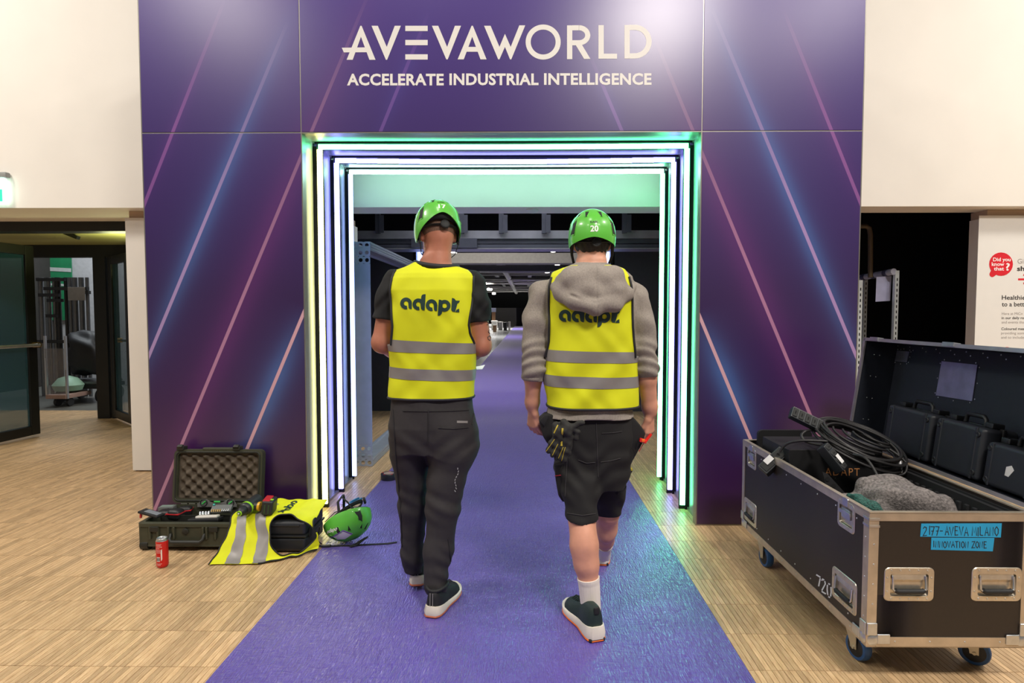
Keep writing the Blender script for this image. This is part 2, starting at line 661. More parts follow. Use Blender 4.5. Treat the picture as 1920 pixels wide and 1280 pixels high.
# pendant lamps of the far hall
LAMP = M('lamp_white', (255, 250, 240), emit=((1, .97, .92), 9))
LAMPL = iter(['big round lamp right beside the ear of the man with helmet 17', 'second lamp under the big one beside the ear of helmet 17', 'largest oblong lamp above the black sleeve, first of the diagonal row', 'second lamp of the diagonal row by the black sleeve', 'third lamp of the diagonal row by the black sleeve', 'fourth lamp of the diagonal row by the black sleeve', 'lowest lamp of the diagonal row by the black sleeve', 'lamp just past the diagonal row, over the grey screen', 'tiny lamp over the end of the grey screen', 'lamp directly under the dark beam, highest of three near helmet 20', 'lamp on the pale beam near helmet 20', 'lamp under the pale beam near helmet 20', 'tiny lamp over the middle of the grey screen'])
for (px, py, zz) in ((849, 471, 3.3), (853, 476, 3.3), (907, 531, 4.1), (918, 542, 4.1), (926, 550, 4.1), (932, 557, 4.1), (937, 562, 4.1), (952, 565, 4.0), (957, 570, 4.0), (1037, 470, 3.3), (1045, 495, 3.6), (1026, 509, 3.8), (951, 563, 4.0)):
    d = ray(px, py)
    t = (zz - CAM_H) / d.z
    c = CAMP + d * t
    dist = (c - CAMP).length
    r = max(.07, min(.30, dist * (.0045 if px < 920 or px > 1000 else .0032)))
    root = empty('ceiling_lamp', c, 'round lit ' + next(LAMPL), 'lamp', 'lamps in the far hall')
    MB().lathe([(r * .8, -r * .5), (r, -r * .2), (r, r * .25), (r * .6, r * .5)], 14, c).build('lamp_diffuser', LAMP, root)
    MB().cyl(c + Vector((0, 0, r * .5)), c + Vector((0, 0, r * .5 + .5)), .02, n=6).build('lamp_stem', DKMET, root)
# things at the far end of the hall
def far_box(name, x0, x1, y0, y1, Y, depth, mat, label, cat, group=None):
    a, c = P(x0, y0, Y), P(x1, y1, Y)
    m = MB().rbox(((a.x + c.x) / 2, Y + depth / 2, (max(0, c.z) + a.z) / 2), (c.x - a.x, depth, a.z - max(0, c.z)), bevel=.02)
    o = m.build(name, mat)
    return tag(o, label, cat, group)


far_box('partition_screen', 929, 968, 577, 611, 64, .3, M('grey_drape', (128, 126, 120), rough=.9), 'wide grey screen closing the far end of the hall', 'screen')
far_box('partition_screen', 968, 982, 577, 611, 64.5, .3, M('dark_drape', (30, 30, 34), rough=.9), 'narrow near-black screen beside the wide grey one at the far end', 'screen')
far_box('pale_sign', 921, 930, 577, 584.8, 60.05, .1, M('pale_sign', (196, 200, 226), rough=.5), 'small pale lilac sign hanging near the far grey screen', 'sign')
far_box('wood_panel', 922, 929, 585, 640, 60, .2, M('wood_panel', (150, 110, 74), rough=.6), 'brown wooden panel at the far end, beside the wide grey screen', 'panel')
far_box('wood_panel', 990, 1000, 580, 640, 60, .2, M('wood_panel', (150, 110, 74), rough=.6), 'brown wooden panel under the red and green signs at the far end', 'panel')
far_box('far_exit_sign', 990, 993, 582, 585, 59.88, .16, M('sign_red', (230, 40, 40), emit=((1, .1, .1), 1.2)), 'tiny red lit sign at the far end of the hall', 'sign')
far_box('far_exit_sign', 995, 999, 582, 585, 59.88, .16, M('sign_green', (90, 230, 150), emit=((.3, 1, .6), 1.5)), 'tiny green lit sign next to the red one at the far end', 'sign')
FARL = [('w', 921, 933, 601, 'white table at the hall end nearest the black sleeve'), ('w', 934, 943, 603, 'white table before the grey screen, next to a dark one'),
        ('d', 944, 951, 604, 'dark table in the middle of the row before the grey screen'), ('w', 953, 957, 603, 'white table farthest along the row beside the carpet'),
        ('b', 924, 931, 609, 'brown carton in front of the white tables at the hall end')]
for k, (mt, x0, x1, y0, lab) in enumerate(FARL):
    mt = {'w': M('table_white', (214, 212, 204), rough=.5), 'd': M('chair_dark', (36, 36, 38)), 'b': M('box_brown', (146, 112, 80))}[mt]
    Y = 50 - 1.5 * k
    yb_ = seen_px(0, Y)[1]
    a, c = P(x0, y0, Y), P(x1, yb_, Y)
    root = empty('far_table', ((a.x + c.x) / 2, Y, 0), lab, 'table', 'furniture far down the hall')
    MB().rbox(((a.x + c.x) / 2, Y, a.z - .03), (c.x - a.x, .7, .06), bevel=.015).build('tabletop', mt, root)
    MB().rbox(((a.x + c.x) / 2, Y, (a.z - .06) / 2), ((c.x - a.x) * .86, .6, a.z - .06), bevel=.01).build('skirt', mt, root)

# second gateway inside: grey panels either side with lit strips
Y2 = 8.0
root = empty('inner_gateway', (-.15, Y2, 0), 'dark grey second gateway with blue lit strips behind the purple portal', 'gateway')
MB().box(-3.2, P(777, 500, Y2).x, Y2, Y2 + .6, 0, 2.27).build('side_panel', GREYP, root)
MB().box(P(1152, 500, Y2).x, 2.95, Y2, Y2 + .6, 0, 2.27).build('side_panel', GREYP, root)
MB().box(-3.2, 2.95, Y2, Y2 + .6, 2.27, 2.948).build('header_panel', BLACK, root)
BLUE2 = M('strip_blue', (150, 170, 255), emit=((.30, .42, 1.0), 5))
for px in (785, 1140):
    x = P(px, 500, Y2).x
    MB().box(x - .03, x + .03, Y2 + .08, Y2 + .12, 0.02, 2.24).build('light_strip', BLUE2, root)
    sg = 1 if px > 900 else -1
    MB().box(x + sg * .03, x + sg * .07, Y2 - .02, Y2 + .55, 0.0, 2.26).build('reveal_panel', DKMET, root)

# bare aluminium stand frame, behind the portal on the left
root = empty('aluminium_frame', (-1.41, 4.98, 0), 'bare silver aluminium frame with punched corner holes, standing inside the portal on the left', 'frame')
FA = M('frame_aluminium', (176, 184, 196), rough=.38, metal=.55, var=.05)
x0, x1, y0, y1, zt = -1.50, -1.335, 5.06, 7.25, 1.955
bm = MB()
HOLES = [(.03, .05), (.08, .05), (.13, .05), (.03, .11), (.08, .11), (.13, .11), (.03, .17), (.08, .17), (.13, .17)]


def end_plate(name, za, zb):
    """plate facing the camera with nine round holes cut through"""
    bmx = bmesh.new()
    # grid of cells, holed cells are ring-shaped
    cell_w, cell_h = (x1 - x0) / 3, .06
    for r_ in range(3):
        for c_ in range(3):
            cx, cz = x0 + (c_ + .5) * cell_w, za + (zb - za) * (r_ + .5) / 3
            hw, hh = cell_w / 2, (zb - za) / 6
            n = 16
            inn = [bmx.verts.new((cx + .017 * math.cos(2 * math.pi * k / n), y0, cz + .017 * math.sin(2 * math.pi * k / n))) for k in range(n)]
            out = []
            for k in range(n):
                a = 2 * math.pi * k / n
                ca, sa = math.cos(a), math.sin(a)
                t = min(hw / abs(ca) if abs(ca) > 1e-6 else 1e9, hh / abs(sa) if abs(sa) > 1e-6 else 1e9)
                out.append(bmx.verts.new((cx + ca * t, y0, cz + sa * t)))
            back = [bmx.verts.new((v.co.x, y0 + .003, v.co.z)) for v in inn]
            for k in range(n):
                l = (k + 1) % n
                bmx.faces.new((inn[k], inn[l], out[l], out[k]))
                bmx.faces.new((inn[l], inn[k], back[k], back[l]))
    me = bpy.data.meshes.new(name)
    bmx.to_mesh(me)
    bmx.free()
    return link(name, me, FA, root)


end_plate('corner_plate', zt - .19, zt)
end_plate('corner_plate', .004, .19)
MB().box(x0, x1, y0, y0 + .004, .19, zt - .19).build('post', FA, root)
MB().box(x0, x0 + .004, y0 + .004, y0 + .16, 0.0, zt).build('post_side', FA, root)
for (za, zb) in ((zt - .075, zt), (.003, .075)):
    b = MB()
    b.box(x1 - .012, x1, y0 + .004, y1, za, zb)
    b.box(x0, x0 + .012, y0 + .17, y1, za, zb)
    b.box(x0 + .012, x1 - .012, y0 + .17, y1, za + .02, zb - .02)
    for q in (.2, .5, .8):
        b.box(x1, x1 + .004, y0 + .01, y1, za + (zb - za) * q - .006, za + (zb - za) * q + .006)
    b.build('rail', FA, root)
MB().box(x0, x1, y1, y1 + .05, 0, zt).build('post', FA, root)

# ------------------------------------------------------------------ glazed vestibule on the left
DY = 7.4
GLASS = M('door_glass', (52, 96, 110), rough=0.03, trans=0.0, var=0.0, alpha=0.5, spec=0.9)
DOORG = M('door_frame', (30, 32, 31), rough=.38, metal=.25)
structure(MB().box(-9, -3.33, 5.44, 5.6, 2.10, 2.19).build('trim_3', DOORG))
OL = M('olive_ceiling', (150, 146, 92), rough=.6, var=.18, vscale=1.6, stretch=(.3, 2.5, 1))
structure(MB().box(-9, -3.33, 5.5, DY + .1, 2.205, 2.26).build('ceiling_vestibule', OL))
hd = MB().box(-9, -3.33, DY, DY + .1, 2.05, 2.21)
d1 = structure(hd.build('door_1', DOORG))
for (pa, pb) in ((178, 201), (206, 214)):
    MB().box(P(pa, 600, DY).x, P(pb, 600, DY).x, DY - .01, DY + .1, 0, 2.06).build('door_post', DOORG, d1)
# closer arm under the ceiling
MB().bar(P(122, 436, 6.4), P(147, 446, 6.4), .05, .035).build('door_closer', DOORG, d1)


def glass_leaf(name, p0, p1, zt, zb=.03, bw=.10, handle=True):
    """door leaf between two floor points"""
    p0, p1 = Vector(p0), Vector(p1)
    root = structure(empty(name, p0))
    d = (p1 - p0).normalized()
    nrm = Vector((-d.y, d.x, 0))
    L_ = (p1 - p0).length
    R = Matrix((d, nrm, Vector((0, 0, 1)))).transposed()

    def blk(a, b_, c, e, t=.05):
        return MB().rbox(p0 + d * ((a + b_) / 2) + Vector((0, 0, (c + e) / 2)), (b_ - a, t, e - c), R, .006)
    blk(0, bw, zb, zt).build('door_stile', DOORG, root)
    blk(L_ - bw, L_, zb, zt).build('door_stile', DOORG, root)
    blk(bw, L_ - bw, zt - bw, zt).build('door_rail', DOORG, root)
    blk(bw, L_ - bw, zb, zb + bw).build('door_rail', DOORG, root)
    blk(bw, L_ - bw, zb + bw, zt - bw, .012).build('door_pane', GLASS, root)
    if handle:
        h0 = p0 + d * .04 + Vector((0, 0, 1.0))
        h1 = p0 + d * (L_ - .04) + Vector((0, 0, 1.0))
        sd = nrm * (.09 if nrm.y < 0 or nrm.x > 0 else -.09)
        hb = MB()
        hb.cyl(h0 + sd, h1 + sd, .018, n=12)
        hb.build('push_bar', ALU, root)
        for q in (h0, h1):
            MB().cyl(q, q + sd, .03, n=14).build('bar_end', M('brass', (196, 160, 90), rough=.3, metal=.9), root)
    return root


pA = P(73, 822, 6.30)
pB = P(-150, 850, 5.30)
glass_leaf('door_2', (pA.x, 6.30, 0), (pA.x - .10, 5.20, 0), 2.06)
glass_leaf('door_3', (P(214, 700, 7.36).x, 7.36, 0), (P(262, 700, 7.0).x, 6.86, 0), 2.05)

# outer hall beyond the glass: floor, pale wall with green sheet, equipment
structure(MB().box(-14, -3.33, 8.0, 13, -0.05, 0.0).build('floor_outer', M('outer_floor', (108, 108, 104), rough=.3, var=.1, vscale=3)))
structure(MB().box(-14, -3.33, 11.0, 11.1, 0, 4.5).build('wall_outer', M('outer_wall', (196, 196, 200), rough=.7)))
GRN = M('green_sheet', (40, 140, 92), rough=.6, var=.15, vscale=5)
ygs = 10.95
root = empty('green_banner', P(105, 530, ygs), 'large green wall banner with white stripes, seen through the glass doors', 'banner')
a, c = P(40, 478, ygs), P(137, 600, ygs)
MB().box(a.x, c.x, ygs, ygs + .02, c.z, a.z).build('sheet', GRN, root)
for (ya, yb_) in ((503, 510), (533, 537)):
    z1, z0 = P(100, ya, ygs).z, P(100, yb_, ygs).z
    MB().prism([(a.x, z0 + .05), (c.x, z0), (c.x, z1), (a.x, z1 + .05)], lambda u, v, t: (u, ygs - .004 - t, v), 0, .003).build('stripe', M('stripe_white', (205, 210, 208)), root)
GM = M('grey_tube', (120, 122, 126), rough=.4, metal=.6)
GD = M('dark_tube', (40, 41, 44), rough=.5)
yr = 9.4
root = empty('equipment_rack', P(110, 700, yr), 'grey tubular rack of equipment in front of the green banner', 'rack')
for px in (76, 91, 101, 108, 123, 131, 140, 152, 163):
    MB().cyl(P(px, 520, yr), Vector((P(px, 520, yr).x, yr, 0.0)), .028 if px % 2 else .04, n=10).build('tube_post', GM if px % 3 else GD, root)
for (xa, xb, py) in ((70, 123, 524), (84, 165, 541), (74, 112, 553), (90, 117, 563), (88, 110, 592), (140, 168, 548), (70, 165, 640)):
    MB().bar(P(xa, py, yr - .03), P(xb, py, yr - .03), .06, .05).build('cross_bar', GD, root)
a, c = P(127, 538, yr - .065), P(160, 563, yr - .065)
tag(MB().rbox(((a + c) / 2), (c.x - a.x, .01, a.z - c.z), bevel=.003).build('notice_sheet', M('grey_paper', (150, 146, 142))), 'grey paper notice fixed on the equipment rack', 'notice')


def lump(name, c, s, mat, label, cat, seed=0, amp=.12, n=22):
    """irregular cloth-covered mound"""
    rr = np.random.default_rng(seed)
    ph = rr.uniform(0, 6.28, 8)
    vs, fs = [], []
    for j in range(n + 1):
        th = math.pi * j / n
        for i in range(2 * n):
            a_ = math.pi * i / n
            x, y, z_ = math.sin(th) * math.cos(a_), math.sin(th) * math.sin(a_), math.cos(th)
            k = 1 + amp * (math.sin(3 * x + ph[0] + 2 * z_) + math.sin(5 * y + ph[1]) * .6 + math.sin(7 * z_ + 4 * x + ph[2]) * .5 + math.sin(11 * x + 9 * y + ph[3]) * .3)
            ex = .7
            f = lambda t: math.copysign(abs(t) ** ex, t)
            vs.append((c[0] + s[0] * f(x) * k, c[1] + s[1] * f(y) * k, max(0.002, c[2] + s[2] * f(z_) * k)))
    for j in range(n):
        for i in range(2 * n):
            l = (i + 1) % (2 * n)
            fs.append((j * 2 * n + i, j * 2 * n + l, (j + 1) * 2 * n + l, (j + 1) * 2 * n + i))
    m = MB()
    m.add(vs, fs)
    return tag(m.build(name, mat, smooth=60), label, cat)


q = P(163, 625, 8.9)
lump('tarpaulin_mound', (q.x, 8.97, .70), (.33, .26, .34), M('dark_tarp', (30, 31, 36), rough=.6), 'dark tarpaulin bundled on a low cart behind the glass doors', 'tarpaulin', 3)
root = empty('low_cart', P(160, 720, 8.9), 'low dark flatbed cart carrying the tarpaulin bundle', 'cart')
cx = P(163, 720, 8.9).x
MB().rbox((cx, 8.97, .24), (.70, .56, .06), bevel=.01).build('deck', GD, root)
MB().rbox((cx, 8.97, .295), (.66, .54, .05), bevel=.02).build('board', GM, root)
for sx in (-.3, .3):
    for sy in (-.28, .28):
        MB().cyl((cx + sx - .02, 8.97 + sy * .7, .1), (cx + sx + .02, 8.97 + sy * .7, .1), .1, n=16).build('wheel', GD, root)
root = empty('wrapped_trolley', P(107, 740, 8.3), 'trolley wrapped in clear plastic with pale posts and green bags', 'trolley')
PL = M('plastic_wrap', (150, 150, 160), rough=.15, alpha=.5, bump=(14, .8, .02))
x0, x1 = P(90, 740, 8.3).x, P(128, 740, 8.3).x
MB().rbox(((x0 + x1) / 2, 8.5, .15), (x1 - x0, .5, .06), bevel=.01).build('deck', M('pink_board', (170, 140, 130)), root)
for px in (x0, x1):
    MB().box(px - .012, px + .012, 8.27, 8.3, .12, 1.02).build('trolley_post', ALU, root)
MB().grid(lambda u, v: (x0 + (x1 - x0) * u, 8.285 + .02 * math.sin(9 * u + 5 * v), .18 + .66 * v), 12, 12).build('wrap', PL, root)
lump_o = MB().lathe([(.0, 0), (.17, .02), (.2, .1), (.12, .2), (0, .24)], 14, (x0 + .1, 8.55, .19)).build('bag', M('pale_green_bag', (150, 190, 165), rough=.5), root)
for sx in (x0 + .06, x1 - .06):
    MB().cyl((sx - .02, 8.4, .06), (sx + .02, 8.4, .06), .06, n=14).build('wheel', GD, root)

# exit sign at the edge of the frame, on the white wall
q = P(0, 358, WY - .05)
root = empty('exit_sign', (q.x - .12, WY - .05, q.z), 'small green and white lit exit sign on the white wall above the glass doors', 'sign')
MB().rbox((q.x - .12, WY - .045, q.z), (.33, .035, .21), bevel=.01).build('sign_case', M('sign_face', (215, 240, 232), emit=((.75, 1, .92), 1.6)), root)
MB().box(q.x - .26, q.x + .03, WY - .066, WY - .064, q.z - .085, q.z + .01).build('sign_band', M('sign_green2', (30, 190, 130), emit=((.05, .8, .45), 1.0)), root)
MB().rbox((q.x - .12, WY - .03, q.z + .13), (.35, .05, .045), bevel=.012).build('sign_bracket', M('sign_grey', (150, 152, 150)), root)

# ------------------------------------------------------------------ right opening: rack behind, notice panel
RK = M('rack_zinc', (206, 214, 216), rough=.4, metal=.35)
yk = 5.5
root = empty('steel_rack', P(1650, 700, yk), 'grey perforated steel rack standing in the dark opening behind the portal', 'rack')
for (px, pt, dy) in ((1680, 507, 0), (1622, 523, .75), (1612, 525, -.25)):
    x = P(px, 600, yk + dy).x
    zt_ = P(px, pt, yk + dy).z
    b = MB()
    b.box(x - .018, x + .018, yk + dy, yk + dy + .003, 0, zt_)
    b.box(x - .018, x - .015, yk + dy + .003, yk + dy + .036, 0, zt_)
    b.build('post', RK, root)
    h = MB()
    for k in range(int(zt_ / .05) - 1):
        h.box(x - .004, x + .005, yk + dy - .0012, yk + dy, .04 + k * .05, .066 + k * .05)
    tag(h.build('slot', BLACK, root), kind='stuff')
WR = M('wrapped_bar', (170, 172, 190), rough=.7)
p0, p1 = P(1676, 509, yk), P(1612, 521, yk + .5)
MB().cyl(p0, p1, .03, n=12).build('bar', WR, root)
for q in (.25, .6, .9):
    a = p0.lerp(p1, q - .1)
    c = p0.lerp(p1, q)
    MB().cyl(a, c, .034, n=12).build('wrap_band', M('wrap_dark', (70, 72, 100), rough=.8), root)
yq = yk + .15
a, c = P(1637, 516, yq), P(1664, 562, yq)
mb = MB()
mb.grid(lambda u, v: (c.x + (a.x - c.x) * u * (1 - .03 * v) + .004, yq - .035 - .01 * math.sin(3 * u) - .012 * (1 - v), a.z - .01 + (c.z - a.z) * v - .008 * u), 8, 8)
tag(mb.build('cloth', M('pale_cloth', (176, 180, 214), rough=.9)), 'pale lilac cloth hanging over the bar of the steel rack', 'cloth')
o = MB().tube([(2.98, 7.4, 0.4), (2.98, 7.4, 2.15)] and [P(1632, 520, 5.6), P(1632, 440, 5.6), P(1630, 428, 5.6), P(1624, 424, 5.6), P(1612, 424, 5.6)], .022, 10).build('brown_pipe', M('brown_pipe', (84, 70, 50), rough=.5))
tag(o, 'bent brown pipe on the dark wall above the steel rack', 'pipe')

yp = WY + .13 - .003
root = empty('wall_notice', P(1900, 560, yp), 'printed white wall notice with a red speech bubble and black text', 'notice')
fw = lambda px, py, d=.001: P(px, py, yp - d)
a, c = P(1836, 404, yp), P(2060, 900, yp)
MB().box(a.x + .0, c.x, yp, yp + .002, .02, a.z).build('backing', M('notice_white', (232, 230, 225), rough=.45, var=.01), root)
RED = M('notice_red', (218, 34, 48), rough=.5)
TXD = M('notice_black', (45, 42, 42), rough=.6)
TXG = M('notice_grey', (160, 152, 148), rough=.6)
b = MB()
b.prism(ell(1877, 495, 22.3, 22), lambda u, v, t: fw(u, v, t), .0005, .0015)
b.prism(ell(1860.5, 514, 5.2, 5.2), lambda u, v, t: fw(u, v, t), .0005, .0012)
b.prism([(1856, 511), (1862, 500), (1872, 512), (1864, 518)], lambda u, v, t: fw(u, v, t), .0005, .0009)
b.build('speech_bubble', RED, root)
WT = M('notice_white_print', (250, 246, 244), rough=.5)
for (s, x, y, wd, h) in (('Did you', 1862, 489.5, 33, 7), ('know', 1859.5, 498.2, 23.5, 7), ('that', 1863.5, 506.8, 19, 7), ('?', 1886, 506.6, 7.5, 14)):
    b = MB()
    text_on(b, s, lambda u, v: fw(x + u, y - v, .002), width=wd, height=h, bold=.02)
    b.build('lettering', WT, root)
for (s, x, y, wd, h, bo) in (('sh', 1907, 507.5, 14, 9, .025), ('Healthie', 1878.5, 561.5, 44, 8.5, .012), ('to a bett', 1878.5, 574, 42, 8.5, .012), ('in our daily ro', 1878, 598, 42, 5, .01), ('Coloured mes', 1877.5, 618.5, 43, 5, .01)):
    b = MB()
    text_on(b, s, lambda u, v: fw(x + u, y - v, .001), width=wd, height=h, bold=bo)
    b.build('lettering', TXD, root)
for (s, x, y, wd, h) in (('Gi', 1908, 494, 11, 9.5), ('Here at MiCo', 1878.5, 590, 39, 5), ('and events tha', 1878, 606, 42, 5), ('providing som', 1877, 626.5, 43, 5), ('and to include', 1877, 634.5, 43, 5)):
    b = MB()
    text_on(b, s, lambda u, v: fw(x + u, y - v, .001), width=wd, height=h)
    b.build('lettering', TXG, root)
b = MB()
stroke(b, [(1909, 523.5), (1930, 523.5)], 3.6, lambda u, v: fw(u, v, .001))
stroke(b, [(1919, 515), (1930, 519)], 3.6, lambda u, v: fw(u, v, .001))
stroke(b, [(1919, 531.5), (1930, 528)], 3.6, lambda u, v: fw(u, v, .001))
b.build('print_mark', RED, root)
b = MB()
b.prism(ell(1888, 659, 9, 9), lambda u, v, t: fw(u, v, t), .0005, .0015)
b.build('print_dot', M('notice_pink', (226, 128, 116)), root)
# ------------------------------------------------------------------ the portal
PY = 3.66
PXC = -.14
portal = empty('entrance_portal', (PXC, PY, 0), 'purple printed entrance portal with white lettering and lit strips around its opening', 'portal')
zT, zTop = P(940, 247, PY).z, 3.47
xL0, xL1 = P(264, 200, PY).x, P(563.5, 200, PY).x
xR0, xR1 = P(1317, 200, PY).x, P(1619, 200, PY).x
PD = 4.68  # back of the portal


def rel(px, py):
    p = P(px, py, PY)
    return (p.x - PXC, p.z)


# the printed streaks of light: (top point, bottom point, core colour, glow colour, glow width, fade heights)
PINK, CYAN = (126, 52, 128), (86, 140, 214)
CORE = (196, 150, 186)
STREAKS = [((421, 0), (271, 382), (170, 104, 180), (104, 52, 140), .035, .55),
           ((541, 37), (276, 675), (188, 156, 206), CYAN, .055, .85),
           ((700, -33), (290, 955), (200, 146, 176), PINK, .09, .8),
           ((567, 592), (462, 844), (206, 160, 172), CYAN, .07, 1.0),
           ((805, 20), (714, 245), (150, 104, 190), (84, 84, 176), .045, .4),
           ((1468, 16), (1616, 387), (176, 108, 176), (112, 50, 130), .05, .55),
           ((1335, 16), (1609, 676), (190, 150, 200), CYAN, .055, .85),
           ((1229, 75), (1521, 782), (200, 140, 172), PINK, .09, .8),
           ((1314, 598), (1409, 827), (206, 160, 172), CYAN, .07, 1.0),
           ((1106, 103), (1166, 245), (160, 112, 196), (96, 88, 184), .045, .4)]


def print_material():
    m = bpy.data.materials.new('purple_print')
    m.use_nodes = True
    nt = m.node_tree
    N, L = nt.nodes, nt.links
    b = N['Principled BSDF']
    b.inputs['Roughness'].default_value = 0.31
    b.inputs['Specular IOR Level'].default_value = 0.85
    tc = N.new('ShaderNodeTexCoord')
    sp = N.new('ShaderNodeSeparateXYZ')
    L.new(tc.outputs['Object'], sp.inputs[0])
    X, Z = sp.outputs['X'], sp.outputs['Z']

    def mth(op, a, c=None, clamp=False):
        n = N.new('ShaderNodeMath')
        n.operation = op
        n.use_clamp = clamp
        for i, q in enumerate((a, c)):
            if q is None:
                continue
            if isinstance(q, (int, float)):
                n.inputs[i].default_value = q
            else:
                L.new(q, n.inputs[i])
        return n.outputs[0]
    # ground colour of the print: blue violet above, plum below
    cr = N.new('ShaderNodeValToRGB')
    mr = mth('MULTIPLY', Z, 1 / 3.5)
    L.new(mr, cr.inputs['Fac'])
    els = cr.color_ramp.elements
    els[0].position, els[0].color = 0.0, lin((50, 18, 66))
    els[1].position, els[1].color = 1.0, lin((72, 44, 140))
    e = els.new(.42); e.color = lin((47, 25, 76))
    e = els.new(.72); e.color = lin((58, 34, 108))
    col = cr.outputs['Color']
    for (a, c, core, glow, gw, st) in STREAKS:
        (ax, az), (cx, cz) = rel(*a), rel(*c)
        dx, dz = cx - ax, cz - az
        ln = math.hypot(dx, dz)
        dx, dz = dx / ln, dz / ln
        # signed distance from the line and place along it
        s = mth('ADD', mth('MULTIPLY', X, dz), mth('MULTIPLY', Z, -dx))
        s = mth('ABSOLUTE', mth('SUBTRACT', s, ax * dz - az * dx))
        t = mth('ADD', mth('MULTIPLY', X, dx), mth('MULTIPLY', Z, dz))
        t = mth('DIVIDE', mth('SUBTRACT', t, ax * dx + az * dz), ln)
        # strength along: fades in from the top, strongest past the middle
        al = mth('MULTIPLY', mth('MULTIPLY', t, 1.6, True), st * .8)
        al = mth('MULTIPLY', al, mth('LESS_THAN', mth('ABSOLUTE', mth('SUBTRACT', t, .5)), .56))
        if a[1] > 400:
            al = mth('MULTIPLY', mth('LESS_THAN', mth('ABSOLUTE', mth('SUBTRACT', t, .5)), .6), st)
        # glow
        bell = mth('MULTIPLY', mth('SUBTRACT', 1.0, mth('ABSOLUTE', mth('MULTIPLY', mth('SUBTRACT', t, .55), 1.6)), True), 1.25, True)
        g = mth('DIVIDE', 1.0, mth('ADD', 1.0, mth('POWER', mth('DIVIDE', s, gw), 2.4)))
        g = mth('MULTIPLY', mth('MULTIPLY', g, bell), .38 * st)
        mx = N.new('ShaderNodeMixRGB')
        L.new(g, mx.inputs[0]); L.new(col, mx.inputs[1])
        mx.inputs[2].default_value = lin(glow)
        c_ = mth('MULTIPLY', mth('SUBTRACT', .0115, s), 400.0, True)
        c_ = mth('MULTIPLY', c_, al)
        m2 = N.new('ShaderNodeMixRGB')
        L.new(c_, m2.inputs[0]); L.new(mx.outputs[0], m2.inputs[1])
        m2.inputs[2].default_value = lin(core)
        col = m2.outputs[0]
    L.new(col, b.inputs['Base Color'])
    nz = N.new('ShaderNodeTexNoise')
    nz.inputs['Scale'].default_value = 420
    L.new(tc.outputs['Object'], nz.inputs['Vector'])
    bp = N.new('ShaderNodeBump')
    bp.inputs['Strength'].default_value = .12
    bp.inputs['Distance'].default_value = .001
    L.new(nz.outputs['Fac'], bp.inputs['Height'])
    L.new(bp.outputs['Normal'], b.inputs['Normal'])
    return m


PRINT = print_material()
FR = .006   # visible frame edge
for (xa, xb, za, zb) in ((xL0, xL1, 0.005, zT), (xR0, xR1, 0.005, zT), (xL0, xL1, zT, zTop), (xR0, xR1, zT, zTop), (xL1, xR0, zT, zTop)):
    MB().rbox(((xa + xb) / 2, PY + .012, (za + zb) / 2), (xb - xa - FR, .024, zb - za - FR), bevel=.003).build('graphic_panel', PRINT, portal)
PROF = M('frame_profile', (150, 146, 138), rough=.35, metal=.7, var=.04)
for (xa, xb) in ((xL0, xL1), (xR0, xR1)):
    b = MB()
    for x in (xa, xb):
        b.box(x - .004, x + .004, PY + .003, PY + .06, .0, zTop)
    for zz in (.003, zT, zTop):
        b.box(xa + .004, xb - .004, PY + .003, PY + .06, zz - .004, zz + .004)
    b.build('frame_profile', PROF, portal)
b = MB()
for zz in (zT, zTop):
    b.box(xL1 + .004, xR0 - .004, PY + .003, PY + .06, zz - .004, zz + .004)
b.build('frame_profile', PROF, portal)
# outer sides and back
SIDE = M('portal_side', (54, 34, 88), rough=.5)
MB().box(xL0 + .002, xL0 + .02, PY + .06, PD, .0, zTop).build('side_panel', SIDE, portal)
MB().box(xR1 - .02, xR1 - .002, PY + .06, PD, .0, zTop).build('side_panel', SIDE, portal)
MB().box(xL0 + .02, xR1 - .02, PD - .02, PD, zT + .03, zTop).build('back_panel', SIDE, portal)
MB().box(xL0 + .02, xL1 - .03, PD - .02, PD, 0, zT + .03).build('back_panel', SIDE, portal)
MB().box(xR0 + .03, xR1 - .02, PD - .02, PD, 0, zT + .03).build('back_panel', SIDE, portal)

# reveal: three bowed panels on each side and above, a lit strip at the back edge of each
REV = M('reveal_sheet', (150, 152, 158), rough=.36, metal=.25, var=.03)
EDGES = [PY + .012, 3.985, 4.335, 4.68]
LEDC = {'yellow': (.9, .85, .25), 'lilac': (.26, .26, 1.0), 'blue': (.07, .40, 1.0), 'green': (.10, 1.0, .36), 'mint': (.48, 1.0, .82)}
LEDS = {}
for k, c in LEDC.items():
    mm = M('strip_' + k, (240, 240, 240), emit=(c, {'blue': 20, 'mint': 19}.get(k, 13)))
    LEDS[k] = mm
REC = .036
xl, xr = xL1 - REC, xR0 + REC
zc = zT + .030
BACKM = M('strip_profile', (40, 42, 44), rough=.4, metal=.6)
LH = P(600, 275, 3.97).z   # height of the lit strips above


